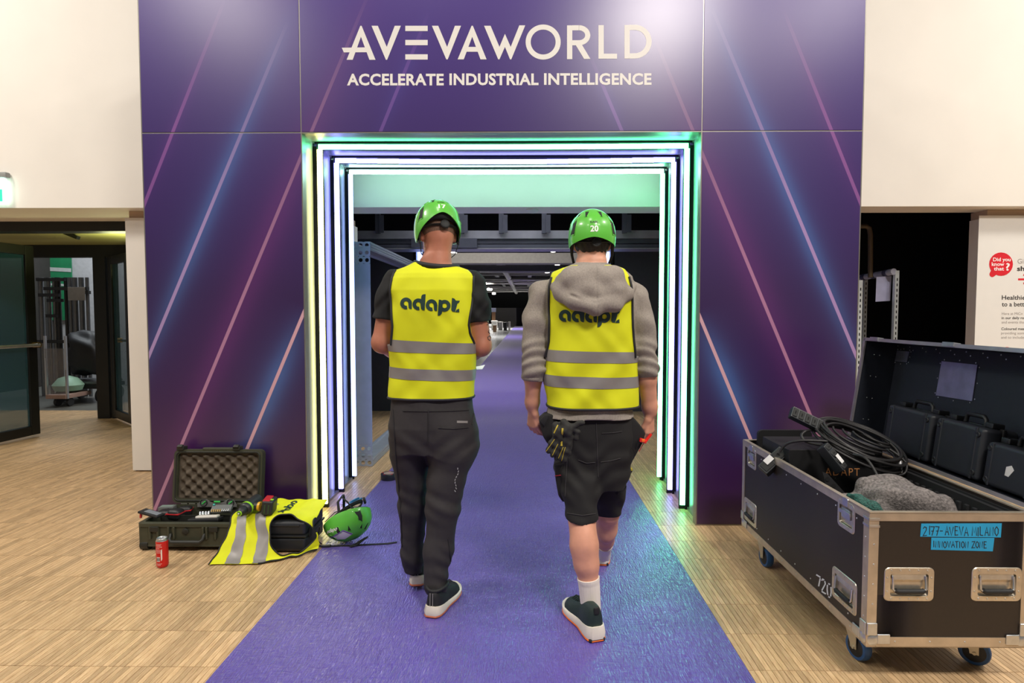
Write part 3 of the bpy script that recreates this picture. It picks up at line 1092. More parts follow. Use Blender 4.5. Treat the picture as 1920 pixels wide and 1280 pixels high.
def reveal(side, k, colr):
    ya, yb = EDGES[k] + .004, EDGES[k + 1] - .03
    if side in 'LR':
        x, sg = (xl, 1) if side == 'L' else (xr, -1)

        def fn(u, v):
            bow = .016 * math.sin(math.pi * u) + .005 * math.sin(math.pi * u) * math.sin(5 * v + k * 2)
            return (x + sg * bow, ya + (yb - ya) * u, .02 + (zc - .03) * v)
        m = MB().grid(fn, 10, 24)
        m.box(min(x, x - sg * .015), max(x, x - sg * .015), ya, yb, .02, zc - .01)
        m.build('reveal_panel', REV, portal)
        # dark base rail under the panel
        MB().box(x - .012, x + .03 if sg > 0 else x + .012, ya, yb, 0, .02).build('base_rail', PROF, portal)
        xs = x + sg * .042
        yl = EDGES[k + 1] - .012
        MB().box(xs - .016, xs + .016, yl - .010, yl + .004, .03, LH - .02).build('light_strip', LEDS[colr], portal)
        wb = .02 if k < 2 else .006
        MB().box(xs - .02 if sg > 0 else xs + .02 - 2 * wb, xs - .02 + 2 * wb if sg > 0 else xs + .02, yl + .004, yl + .022, .0, zc).build('strip_profile', BACKM, portal)
        # housing that carries the strip off the panel
        xh0, xh1 = sorted((x, xs - sg * .0165))
        MB().box(xh0, xh1, yl - .012, yl + .004, .0, LH).build('strip_profile', BACKM, portal)
    else:
        def fn(u, v):
            bow = .014 * math.sin(math.pi * u) + .010 * math.sin(math.pi * v) * math.sin(math.pi * u)
            return (xl + (xr - xl) * v, ya + (yb - ya) * u, zc - bow)
        m = MB().grid(fn, 10, 24)
        m.box(xl, xr, ya, yb, zc, zc + .015)
        m.build('reveal_panel', REV, portal)
        yl = EDGES[k + 1] - .012
        sag = .012 if k == 1 else .004
        n = 16
        led, prof = MB(), MB()
        for i in range(n):
            ua, ub = i / n, (i + 1) / n
            xa, xb = xl + .035 + (xr - xl - .07) * ua, xl + .035 + (xr - xl - .07) * ub
            z0 = LH - .016 - sag * math.sin(math.pi * (ua + ub) / 2)
            led.box(xa, xb, yl - .010, yl + .004, z0, z0 + .030)
            prof.box(xa, xb, yl + .004, yl + .022, z0 - .002 if k < 2 else zc - .004, zc)
        MB().box(xl, xr, yl - .012, yl + .004, LH + .017, zc).build('strip_profile', BACKM, portal)
        led.build('light_strip', LEDS[colr], portal)
        prof.build('strip_profile', BACKM, portal)


for k, c in enumerate(('yellow', 'lilac', 'blue')):
    reveal('L', k, c)
for k, c in enumerate(('green', 'lilac', 'green')):
    reveal('R', k, c)
for k, c in enumerate(('green', 'lilac', 'mint')):
    reveal('T', k, c)
# corner mitre rails
for x in (xl, xr):
    sg = 1 if x == xl else -1
    MB().bar((x + sg * .004, EDGES[0], zc - .004), (x + sg * .004, EDGES[3], zc - .004), .014, .014).build('corner_rail', PROF, portal)

# lettering
WL = M('letter_white', (236, 232, 226), rough=.5, var=.01)
hz = lambda zx, zy: P(560 + zx / 2.526, zy / 2.526, PY - .0008)
b = MB()
T_ = lambda u, v: hz(u, v)


def slab(poly, t1=.0012):
    b.prism(poly, lambda u, v, t: P(560 + u / 2.526, v / 2.526, PY - t), .0, t1)


def A_(x0, xt, x1, top, bot, w, tail=None):
    # legs meet in a point at the top; bar
    slab([(xt - 3, top), (xt + 3, top), (x1, bot), (x1 - w, bot), (xt, top + 52), (x0 + w, bot), (x0, bot)])
    if tail is None:
        slab([(x0 + 33, 222), (x1 - 33, 222), (x1 - 22, 245), (x0 + 22, 245)], .0009)
    else:
        slab([(tail, 226), (x1 - 34, 224), (x1 - 24, 247), (tail + 10, 248)], .0009)


A_(227, 295, 364, 122, 283, 29, tail=204)
slab([(345, 122), (375, 122), (417, 222), (455, 122), (484, 122), (419, 283), (413, 283)])
for yy in (122, 189, 257):
    slab([(505, yy), (611, yy), (611, yy + 25), (505, yy + 25)])
slab([(631, 122), (661, 122), (703, 222), (740, 122), (769, 122), (706, 281), (699, 281)])
A_(753, 822, 890, 122, 281, 29)
slab([(878, 122), (909, 122), (951, 222), (977, 160), (1004, 222), (1045, 120), (1073, 120), (1007, 281), (1001, 281), (977, 222), (951, 281), (945, 281)])
# O, R, L, D
stroke(b, arc(1158, 199, 71, 71, 0, 352.5, 47), 24, lambda u, v: hz(u, v), closed=True)
slab([(1271, 120), (1296, 120), (1296, 280), (1271, 280)])
stroke(b, [(1296, 131.5), (1328, 131.5)] + arc(1328, 167, 41, 35.5, -90, 90, 16) + [(1296, 202.5)], 24, lambda u, v: hz(u, v))
slab([(1310, 210), (1338, 206), (1382, 279), (1352, 279)])
slab([(1420, 119), (1445, 119), (1445, 278), (1420, 278)])
slab([(1445, 254), (1508, 254), (1508, 278), (1445, 278)])
slab([(1543, 118), (1568, 118), (1568, 277), (1543, 277)])
stroke(b, [(1568, 129.5), (1590, 129.5)] + arc(1592, 197, 67, 67.5, -90, 90, 24) + [(1568, 265)], 25, lambda u, v: hz(u, v))
b.build('lettering', WL, portal)
b = MB()
for (s, x0, x1) in (('ACCELERATE', 229, 687), ('INDUSTRIAL', 714, 1136), ('INTELLIGENCE', 1162, 1671)):
    sk = -4 * (x0 - 229) / 1442
    text_on(b, s, lambda u, v: hz(x0 + u, 402 + sk - v), width=x1 - x0, height=54, bold=.032, spacing=1.05)
b.build('lettering', WL, portal)
# ------------------------------------------------------------------ smooth solid modelling for people and cloth
class Field:
    """signed distance on a grid; shapes are blended in, then the surface is drawn out as one mesh"""

    def __init__(s, lo, hi, h):
        s.h, s.lo = h, np.array(lo, np.float32)
        s.n = np.ceil((np.array(hi) - np.array(lo)) / h).astype(int) + 1
        s.d = np.full(s.n, 1.0, np.float32)
        s.ax = [(s.lo[i] + h * np.arange(s.n[i])).astype(np.float32) for i in range(3)]

    def _sub(s, lo, hi):
        a = np.clip(np.floor((np.array(lo) - s.lo) / s.h).astype(int), 0, s.n)
        b = np.clip(np.ceil((np.array(hi) - s.lo) / s.h).astype(int) + 1, 0, s.n)
        if np.any(b <= a):
            return None
        sl = tuple(slice(i, j) for i, j in zip(a, b))
        X = s.ax[0][sl[0]][:, None, None]
        Y = s.ax[1][sl[1]][None, :, None]
        Z = s.ax[2][sl[2]][None, None, :]
        return sl, X, Y, Z

    def _mix(s, sl, b, k):
        a = s.d[sl]
        if k > 0:
            h = np.clip(.5 + .5 * (a - b) / k, 0, 1)
            s.d[sl] = a * (1 - h) + b * h - k * h * (1 - h)
        else:
            s.d[sl] = np.minimum(a, b)

    def cone(s, p0, p1, r0, r1=None, k=.02, flat=None):
        """capsule with two radii; flat=(axis, scale) squeezes it along an axis"""
        r1 = r0 if r1 is None else r1
        p0, p1 = np.array(p0, np.float32), np.array(p1, np.float32)
        m = max(r0, r1) * (max(1, flat[1]) if flat else 1) + k + 3 * s.h
        q = s._sub(np.minimum(p0, p1) - m, np.maximum(p0, p1) + m)
        if q is None:
            return s
        sl, X, Y, Z = q
        ba = p1 - p0
        l2 = max(float(ba @ ba), 1e-9)
        x, y, z = X - p0[0], Y - p0[1], Z - p0[2]
        t = np.clip((x * ba[0] + y * ba[1] + z * ba[2]) / l2, 0, 1)
        dx, dy, dz = x - t * ba[0], y - t * ba[1], z - t * ba[2]
        sc_ = 1.0
        if flat:
            ax = np.array(flat[0], np.float32)
            ax /= np.linalg.norm(ax)
            dt = (dx * ax[0] + dy * ax[1] + dz * ax[2]) * (1 / flat[1] - 1)
            dx, dy, dz = dx + ax[0] * dt, dy + ax[1] * dt, dz + ax[2] * dt
            sc_ = min(1, flat[1])
        b = (np.sqrt(dx * dx + dy * dy + dz * dz) - (r0 + (r1 - r0) * t)) * sc_
        s._mix(sl, b, k)
        return s

    def chain(s, pts, rs, k=.02, flat=None):
        for i in range(len(pts) - 1):
            s.cone(pts[i], pts[i + 1], rs[i], rs[i + 1], k, flat)
        return s

    def groove(s, pts, r, k=.006):
        """press a furrow along a line of points"""
        g = Field.__new__(Field)
        g.h, g.lo, g.n, g.ax = s.h, s.lo, s.n, s.ax
        g.d = np.full(s.n, 1.0, np.float32)
        g.chain(pts, [r] * len(pts), .002)
        a, b = s.d, -g.d
        h = np.clip(.5 - .5 * (a - b) / k, 0, 1)
        s.d = a * (1 - h) + b * h + k * h * (1 - h)
        return s

    def ell(s, c, r, R=None, k=.02, carve=False):
        c = np.array(c, np.float32)
        r = np.array(r, np.float32)
        m = r.max() + k + 3 * s.h
        q = s._sub(c - m, c + m)
        if q is None:
            return s
        sl, X, Y, Z = q
        x, y, z = X - c[0], Y - c[1], Z - c[2]
        if R is not None:
            R = np.array(R, np.float32)
            x, y, z = (x * R[0, 0] + y * R[1, 0] + z * R[2, 0], x * R[0, 1] + y * R[1, 1] + z * R[2, 1], x * R[0, 2] + y * R[1, 2] + z * R[2, 2])
        k0 = np.sqrt((x / r[0]) ** 2 + (y / r[1]) ** 2 + (z / r[2]) ** 2)
        b = (k0 - 1) * r.min()
        if carve:
            a = s.d[sl]
            h = np.clip(.5 - .5 * (a + b) / max(k, 1e-6), 0, 1)
            s.d[sl] = a * (1 - h) - b * h + k * h * (1 - h)
        else:
            s._mix(sl, b, k)
        return s

    def loft(s, zs, cx, cy, rx, ry, n=2.4, k=.02):
        """upright body: superellipse sections given at heights zs"""
        zs = np.array(zs)
        m = k + 3 * s.h
        cx, cy, rx, ry = [np.full(len(zs), v) if np.isscalar(v) else np.array(v) for v in (cx, cy, rx, ry)]
        q = s._sub(((cx - rx).min() - m, (cy - ry).min() - m, zs[0] - m), ((cx + rx).max() + m, (cy + ry).max() + m, zs[-1] + m))
        sl, X, Y, Z = q
        zz = Z.ravel()
        f = lambda v: np.interp(zz, zs, v)[None, None, :].astype(np.float32)
        a, b = f(rx), f(ry)
        k0 = ((np.abs(X - f(cx)) / a) ** n + (np.abs(Y - f(cy)) / b) ** n) ** (1 / n)
        d = (k0 - 1) * np.minimum(a, b)
        d = np.maximum(d, np.maximum(zs[0] - Z, Z - zs[-1]))
        s._mix(sl, d.astype(np.float32), k)
        return s

    def cut(s, fn):
        """keep only where fn(X, Y, Z) < 0"""
        X, Y, Z = s.ax[0][:, None, None], s.ax[1][None, :, None], s.ax[2][None, None, :]
        s.d = np.maximum(s.d, fn(X, Y, Z).astype(np.float32))
        return s

    def ripple(s, fn, band=.03):
        i = np.nonzero(np.abs(s.d) < band)
        s.d[i] += fn(s.ax[0][i[0]], s.ax[1][i[1]], s.ax[2][i[2]]).astype(np.float32)
        return s

    def mesh(s, name):
        d = s.d
        d[0], d[-1], d[:, 0], d[:, -1], d[:, :, 0], d[:, :, -1] = 1, 1, 1, 1, 1, 1
        g = d < 0
        c = np.zeros(np.array(g.shape) - 1, np.uint8)
        off = [(i, j, k) for i in (0, 1) for j in (0, 1) for k in (0, 1)]
        nx, ny, nz = c.shape
        for (i, j, k) in off:
            c += g[i:i + nx, j:j + ny, k:k + nz]
        act = np.argwhere((c > 0) & (c < 8))
        vals = {o: d[act[:, 0] + o[0], act[:, 1] + o[1], act[:, 2] + o[2]] for o in off}
        pos = np.zeros((len(act), 3), np.float32)
        cnt = np.zeros(len(act), np.float32)
        for o in off:
            for axis in range(3):
                if o[axis] == 0:
                    p = list(o)
                    p[axis] = 1
                    a, b = vals[o], vals[tuple(p)]
                    m = (a < 0) != (b < 0)
                    t = np.where(m, a / np.where(m, a - b, 1), 0)
                    q = np.tile(np.array(o, np.float32), (len(act), 1))
                    q[:, axis] = t
                    pos += q * m[:, None]
                    cnt += m
        v = (act + pos / cnt[:, None]) * s.h + s.lo
        vid = np.full(c.shape, -1, np.int32)
        vid[act[:, 0], act[:, 1], act[:, 2]] = np.arange(len(act))
        quads = []
        for axis in range(3):
            a = [slice(None)] * 3
            b = [slice(None)] * 3
            a[axis], b[axis] = slice(0, -1), slice(1, None)
            ga, gb = g[tuple(a)], g[tuple(b)]
            for flip in (0, 1):
                e = np.argwhere((ga & ~gb) if flip == 0 else (~ga & gb))
                u, w_ = (axis + 1) % 3, (axis + 2) % 3
                ids = []
                for (du, dw) in ((-1, -1), (0, -1), (0, 0), (-1, 0)):
                    q = e.copy()
                    q[:, u] += du
                    q[:, w_] += dw
                    ids.append(vid[q[:, 0], q[:, 1], q[:, 2]])
                qd = np.stack(ids, 1)
                quads.append(qd if flip == 0 else qd[:, ::-1])
        return np_mesh(name, v, quads=np.concatenate(quads), flat=False)


def smooth_mesh(me, it=1, f=.5):
    bm = bmesh.new()
    bm.from_mesh(me)
    for _ in range(it):
        bmesh.ops.smooth_vert(bm, verts=bm.verts, factor=f, use_axis_x=True, use_axis_y=True, use_axis_z=True)
    bm.to_mesh(me)
    bm.free()
    return me


SKIN_L = M('skin_tan', (174, 112, 88), rough=.5, var=.07, vscale=30, bump=(220, .12, .001))
SKIN_R = M('skin_fair', (208, 150, 124), rough=.5, var=.06, vscale=30, bump=(220, .12, .001))
HIVIS = M('hi_vis_yellow', (208, 212, 6), rough=.75, var=.05, vscale=9, bump=(420, .12, .001))
REFL = M('reflective_grey', (132, 128, 126), rough=.42, var=.05, metal=.1, bump=(700, .1, .001))
PIPING = M('black_piping', (26, 27, 30), rough=.7)
LOGO = M('logo_green_black', (18, 52, 46), rough=.6, var=.03)
BLKTEE = M('black_jersey', (10, 11, 14), rough=.85, bump=(300, .2, .001))
HOODIE = M('grey_melange', (140, 132, 124), rough=.95, var=.14, vscale=170, bump=(260, .35, .001))
TROUS = M('charcoal_trousers', (42, 39, 41), rough=.8, var=.10, vscale=60, bump=(500, .2, .001))
SHORTS = M('black_shorts', (17, 16, 17), rough=.85, var=.1, bump=(420, .25, .001))
HELM = M('helmet_green', (92, 186, 62), rough=.34, var=.03, coat=.25)
HELMIN = M('helmet_inner', (24, 26, 26), rough=.7)
STRAP = M('black_webbing', (22, 22, 24), rough=.8, bump=(500, .3, .001))
EYE = M('eye_white', (236, 234, 230), rough=.15, var=.01)
IRIS = M('eye_iris', (70, 60, 48), rough=.1)


def unit(v):
    return np.array(v) / np.linalg.norm(v)


def head_frame(yaw, pitch):
    """columns right, forward, up; yaw turns to the left, pitch looks down"""
    return np.array((Matrix.Rotation(yaw, 3, 'Z') @ Matrix.Rotation(-pitch, 3, 'X')))


def add_head(F, c, R, neck, rn=.058):
    c = np.array(c)
    q = lambda x, y, z: c + R @ np.array((x, y, z))
    F.ell(q(0, .0, .02), (.076, .094, .100), R, .01)
    F.ell(q(0, -.035, .0), (.066, .058, .075), R, .03)       # back of the skull
    F.ell(q(0, .035, -.055), (.058, .060, .066), R, .03)     # face
    F.cone(q(-.03, .055, -.095), q(.03, .055, -.095), .022, .022, .03)   # jaw
    F.cone(q(0, .078, -.105), q(0, .078, -.1), .016, .016, .025)   # chin
    F.cone(q(0, .092, -.012), q(0, .112, -.042), .009, .013, .012)       # nose
    F.cone(q(-.032, .082, .012), q(.032, .082, .012), .010, .010, .012)  # brow
    for sx in (-1, 1):
        F.ell(q(sx * .031, .092, -.008), (.014, .012, .010), R, .008, carve=True)
        F.ell(q(sx * .038, .072, -.04), (.018, .02, .02), R, .02)        # cheek
        F.ell(q(sx * .076, -.008, -.022), (.010, .020, .031), R, .006)   # ear
        F.ell(q(sx * .086, .0, -.018), (.005, .010, .016), R, .004, carve=True)
    F.cone(q(-.018, .094, -.068), q(.018, .094, -.068), .006, .006, .006)
    F.cone(q(-.015, .092, -.078), q(.015, .092, -.078), .007, .007, .006)
    F.cone(neck, q(0, -.022, -.055), rn + .006, rn - .003, .03)


def eyes(c, R, body):
    c = np.array(c)
    for sx in (-1, 1):
        p = c + R @ np.array((sx * .031, .078, -.009))
        m = MB().lathe([(.0001, -.0115), (.006, -.0098), (.0105, -.005), (.0115, 0), (.0105, .005), (.006, .0098), (.0001, .0115)], 14, p, Matrix(R.tolist()) @ Matrix.Rotation(-math.pi / 2, 3, 'X'))
        e = m.build('eye', EYE, body)
        MB().lathe([(.005, .0102), (.0001, .0122)], 12, p, Matrix(R.tolist()) @ Matrix.Rotation(-math.pi / 2, 3, 'X')).build('iris', IRIS, e)


def add_hand(F, wrist, dn, palm, fw, size=1.0, curl=(18, 34, 26), r=.0082, thumb=(35, 20), fan=5):
    """dn: wrist to knuckles; palm: way the palm faces; fw: thumb side"""
    wrist = np.array(wrist)
    dn, palm, fw = unit(dn), unit(palm), unit(fw)
    S = size
    L0 = .088 * S
    for i, o in enumerate((-1.4, -.5, .45, 1.35)):     # little finger .. index
        base = wrist + dn * L0 * (.93, .99, 1.03, .98)[i] + fw * o * .0205 * S
        F.cone(wrist + fw * o * .008 * S + dn * .01, base, .014 * S, .0115 * S, .012, flat=(palm, .85))
        ln = np.array((.042, .027, .021)) * S * (.78, .97, 1.05, .95)[i]
        a = 0
        p = base
        for j in range(3):
            a += math.radians(curl[j])
            d = dn * math.cos(a) + palm * math.sin(a) + fw * math.radians(fan) * o
            d = unit(d)
            p2 = p + d * ln[j]
            F.cone(p, p2, r * S * (1.12, 1.0, .95)[j], r * S * (1.0, .95, .82)[j], .003)
            p = p2
    b = wrist + dn * .028 * S + fw * .022 * S
    a1 = math.radians(thumb[0])
    d1 = unit(dn * math.cos(a1) + fw * math.sin(a1) + palm * .35)
    p1 = b + d1 * .040 * S
    F.cone(wrist + dn * .012 + fw * .012, b, .015 * S, .0135 * S, .014)
    F.cone(b, p1, .0135 * S, .0105 * S, .008)
    d2 = unit(dn * math.cos(math.radians(thumb[1])) + fw * math.sin(math.radians(thumb[1])) + palm * .45)
    p2 = p1 + d2 * .032 * S
    F.cone(p1, p2, .0102 * S, .0092 * S, .004)
    F.cone(p2, p2 + unit(d2 + palm * .25) * .022 * S, .0092 * S, .0075 * S, .004)


def helmet(c, R, parent, num, marks=True, back=96, side=114, front=84, rx=.103, ry=.135, rz=.117, as_sub=True, worn=True, smallmark=True):
    """climbing style helmet built as a shell; az 0 is the middle of the back"""
    c = np.array(c)
    rad = math.radians

    def lim(a):
        t = abs(((a + 180) % 360) - 180)     # 0 back .. 180 front
        if t < 90:
            w_ = (1 - math.cos(t / 90 * math.pi)) / 2
            return back + (side - back) * w_ ** .8
        w_ = (1 - math.cos((t - 90) / 90 * math.pi)) / 2
        return side + (front - side) * w_

    def S(a, ph, off=0.0):
        ridge = 1 + .012 * math.cos(rad(a) * 6) * math.sin(rad(min(ph, 90))) ** 2
        step = 1 + .035 * (1 / (1 + math.exp(-(ph - 52) / 2.5))) - .012
        sx, sy, sz = math.sin(rad(ph)) * math.sin(rad(a)), -math.sin(rad(ph)) * math.cos(rad(a)), math.cos(rad(ph))
        fl = 1 + .05 * max(0, (ph - 88) / 25)
        p = np.array((sx * (rx * ridge * step * fl + off), sy * (ry * ridge * step * fl + off), sz * (rz * (1 if ph < 90 else 1.25) + off)))
        return tuple(c + R @ p)

    na, npz = 72, 30
    m = MB()
    vs = [S(360 * i / na, (.02 + .98 * j / npz) * lim(360 * i / na)) for j in range(npz + 1) for i in range(na)]
    vi = [S(360 * i / na, (.02 + .98 * j / npz) * (lim(360 * i / na) - .8), -.006) for j in range(npz + 1) for i in range(na)]
    fs = [(j * na + i, j * na + (i + 1) % na, (j + 1) * na + (i + 1) % na, (j + 1) * na + i) for j in range(npz) for i in range(na)]
    o = len(vs)
    top = [tuple(range(na))]
    rim = [(npz * na + i, npz * na + (i + 1) % na, o + npz * na + (i + 1) % na, o + npz * na + i) for i in range(na)]
    m.add(vs + vi, fs + top + rim + [tuple(q + o for q in f[::-1]) for f in fs] + [tuple(q + o for q in top[0][::-1])])
    shell = m.build('helmet' if worn else 'shell', HELM, parent, smooth=60)

    def patch(poly, off, mat, name, par, n=6):
        b = MB()
        k = len(poly)
        ca, cp = sum(p[0] for p in poly) / k, sum(p[1] for p in poly) / k
        vs_, fs_ = [S(ca, cp, off)], []
        for j in range(1, n + 1):
            for (a, p) in poly:
                vs_.append(S(ca + (a - ca) * j / n, cp + (p - cp) * j / n, off if j < n else -.001))
        for i in range(k):
            fs_.append((0, 1 + i, 1 + (i + 1) % k))
            for j in range(n - 1):
                fs_.append((1 + j * k + i, 1 + (j + 1) * k + i, 1 + (j + 1) * k + (i + 1) % k, 1 + j * k + (i + 1) % k))
        b.add(vs_, fs_)
        ob = b.build(name, mat, par, smooth=60)
        b = MB()
        b.tube([S(a, p, .0006) for (a, p) in poly], .0022, 6, closed=True)
        b.v, b.f = b.v, b.f
        return ob, b

    for sg in (-1, 1):
        for poly in ([(14, 40), (31, 42), (24, 60), (19, 60)], [(40, 44), (54, 49), (47, 60)],
                     [(46, 62), (58, 70), (66, 96), (50, 96), (46, 80)], [(112, 52), (124, 54), (120, 74), (110, 72)], [(80, 48), (92, 50), (86, 66)], [(150, 44), (164, 44), (160, 62), (152, 62)]):
            _, rb = patch([(sg * a, p) for a, p in poly], .0012, HELMIN, 'vent', shell)
            rb.build('vent_rim', HELM, shell, smooth=60)

    def on(u, v, off=.0012):
        """u metres to the right seen from behind, v metres up from the back rim zone"""
        a = math.degrees(u / rx)
        ph = back - 9 - math.degrees(v / rz)
        return S(a, ph, off)
    if num:
        b = MB()
        text_on(b, num, lambda u, v: on(u - .0165, v), width=.033, height=.024, bold=.03)
        b.build('number', M('helmet_print', (240, 242, 236), rough=.5), shell)
        b = MB()
        text_on(b, 'KASK', lambda u, v: on(u - .017, v + .036), width=.034, height=.010, bold=.02)
        b.build('maker_mark', M('helmet_dark_print', (26, 60, 24), rough=.5), shell)
    if worn:
        # cradle band and adjuster wheel at the nape, chin straps by the ears
        q = lambda x, y, z: tuple(c + R @ np.array((x, y, z)))
        b = MB()
        b.tube([q(.083 * math.sin(t), -.085 * math.cos(t) - .012, -.047 + .010 * math.sin(t) ** 2) for t in np.linspace(-1.75, 1.75, 25)], .011, 8, flat=.35)
        b.build('nape_band', STRAP, shell, smooth=60)
        Rk = Matrix(R.tolist()) @ Matrix.Rotation(math.pi / 2, 3, 'X')
        MB().lathe([(.019, 0), (.021, .004), (.021, .012), (.018, .015), (.015, .0135), (.011, .015), (.0001, .016)], 24, q(.012, -.097, -.049), Rk).build('adjuster_wheel', HELMIN, shell)
        for sx in (-1, 1):
            b = MB()
            b.tube([q(sx * .088, -.05, -.045), q(sx * .090, -.02, -.09), q(sx * .078, .03, -.125), q(sx * .03, .062, -.155), q(0, .068, -.16)], .006, 6, flat=.35)
            b.tube([q(sx * .092, .03, -.03), q(sx * .090, .0, -.08), q(sx * .088, -.01, -.095)], .006, 6, flat=.35)
            b.build('chin_strap', STRAP, shell, smooth=60)
        # dark lining that closes the gap between shell and head
        b = MB()
        b.tube([q(.090 * math.sin(t), -.118 * math.cos(t), -.012) for t in np.linspace(0, 2 * math.pi, 37)[:-1]], .008, 8, closed=True, flat=2.2)
        b.build('lining', HELMIN, shell, smooth=60)
    return shell, S, patch


def bands(vest_me, root, vest, planes, inset=.0016):
    """reflective strips: cut out of the vest's own surface and raised"""
    for (p0, n0, p1, n1) in planes:
        bm = bmesh.new()
        bm.from_mesh(vest_me)
        bmesh.ops.bisect_plane(bm, geom=list(bm.verts) + list(bm.edges) + list(bm.faces), plane_co=p0, plane_no=n0, clear_outer=False, clear_inner=True)
        bmesh.ops.bisect_plane(bm, geom=list(bm.verts) + list(bm.edges) + list(bm.faces), plane_co=p1, plane_no=n1, clear_outer=True, clear_inner=False)
        bm.normal_update()
        for v in bm.verts:
            v.co += v.normal * inset
        me = bpy.data.meshes.new('reflective_band')
        bm.to_mesh(me)
        bm.free()
        me.materials.clear()
        me.shade_smooth()
        link('reflective_band', me, REFL, vest, local=True)


ADAPT = {'strokes': [(445, 412), (690, 430), (952, 447)], 'stems': [
    [(490, 405), (560, 405), (557, 527), (518, 522), (496, 500)],
    [(748, 275), (760, 245), (790, 230), (835, 228), (815, 552), (775, 545), (745, 520), (735, 430)],
    [(998, 440), (1070, 440), (1062, 567), (1024, 560), (1002, 540)],
    [(1100, 335), (1145, 342), (1170, 370), (1172, 458), (1165, 570), (1158, 610), (1125, 650), (1075, 658)],
    [(1360, 300), (1405, 315), (1436, 355), (1515, 357), (1500, 395), (1465, 418), (1430, 420), (1422, 582), (1370, 575), (1345, 540)],
    [(1500, 515), (1505, 590), (1425, 585), (1445, 540)]], 'ring': (1212, 458)}


def adapt_logo(fmap):
    b = MB()
    for (cx, cy) in ADAPT['strokes']:
        stroke(b, arc(cx, cy, 80, 82, 5, -284, 30), 70, fmap)
    stroke(b, arc(1212, 458, 82, 82, 0, 352, 36), 70, fmap, closed=True)
    for poly in ADAPT['stems']:
        # finely cut so that the print follows the cloth
        cx, cy = sum(p[0] for p in poly) / len(poly), sum(p[1] for p in poly) / len(poly)
        bm = bmesh.new()
        f = bm.faces.new([bm.verts.new((p[0], p[1], 0)) for p in poly])
        bmesh.ops.triangulate(bm, faces=[f])
        bmesh.ops.subdivide_edges(bm, edges=list(bm.edges), cuts=3, use_grid_fill=True)
        bm.verts.index_update()
        b.add([fmap(v.co.x, v.co.y) for v in bm.verts], [[v.index for v in fc.verts] for fc in bm.faces])
        bm.free()
    return b


def cast(bvh, off):
    def f(px, py):
        d = ray(px, py).normalized()
        hit = bvh.ray_cast(CAMP, d)
        if hit[0] is None:
            return None
        return hit[0] + hit[1] * off
    return f


def bvh_of(me, origin):
    return BVHTree.FromPolygons([tuple(Vector(v.co) + origin) for v in me.vertices], [tuple(p.vertices) for p in me.polygons])


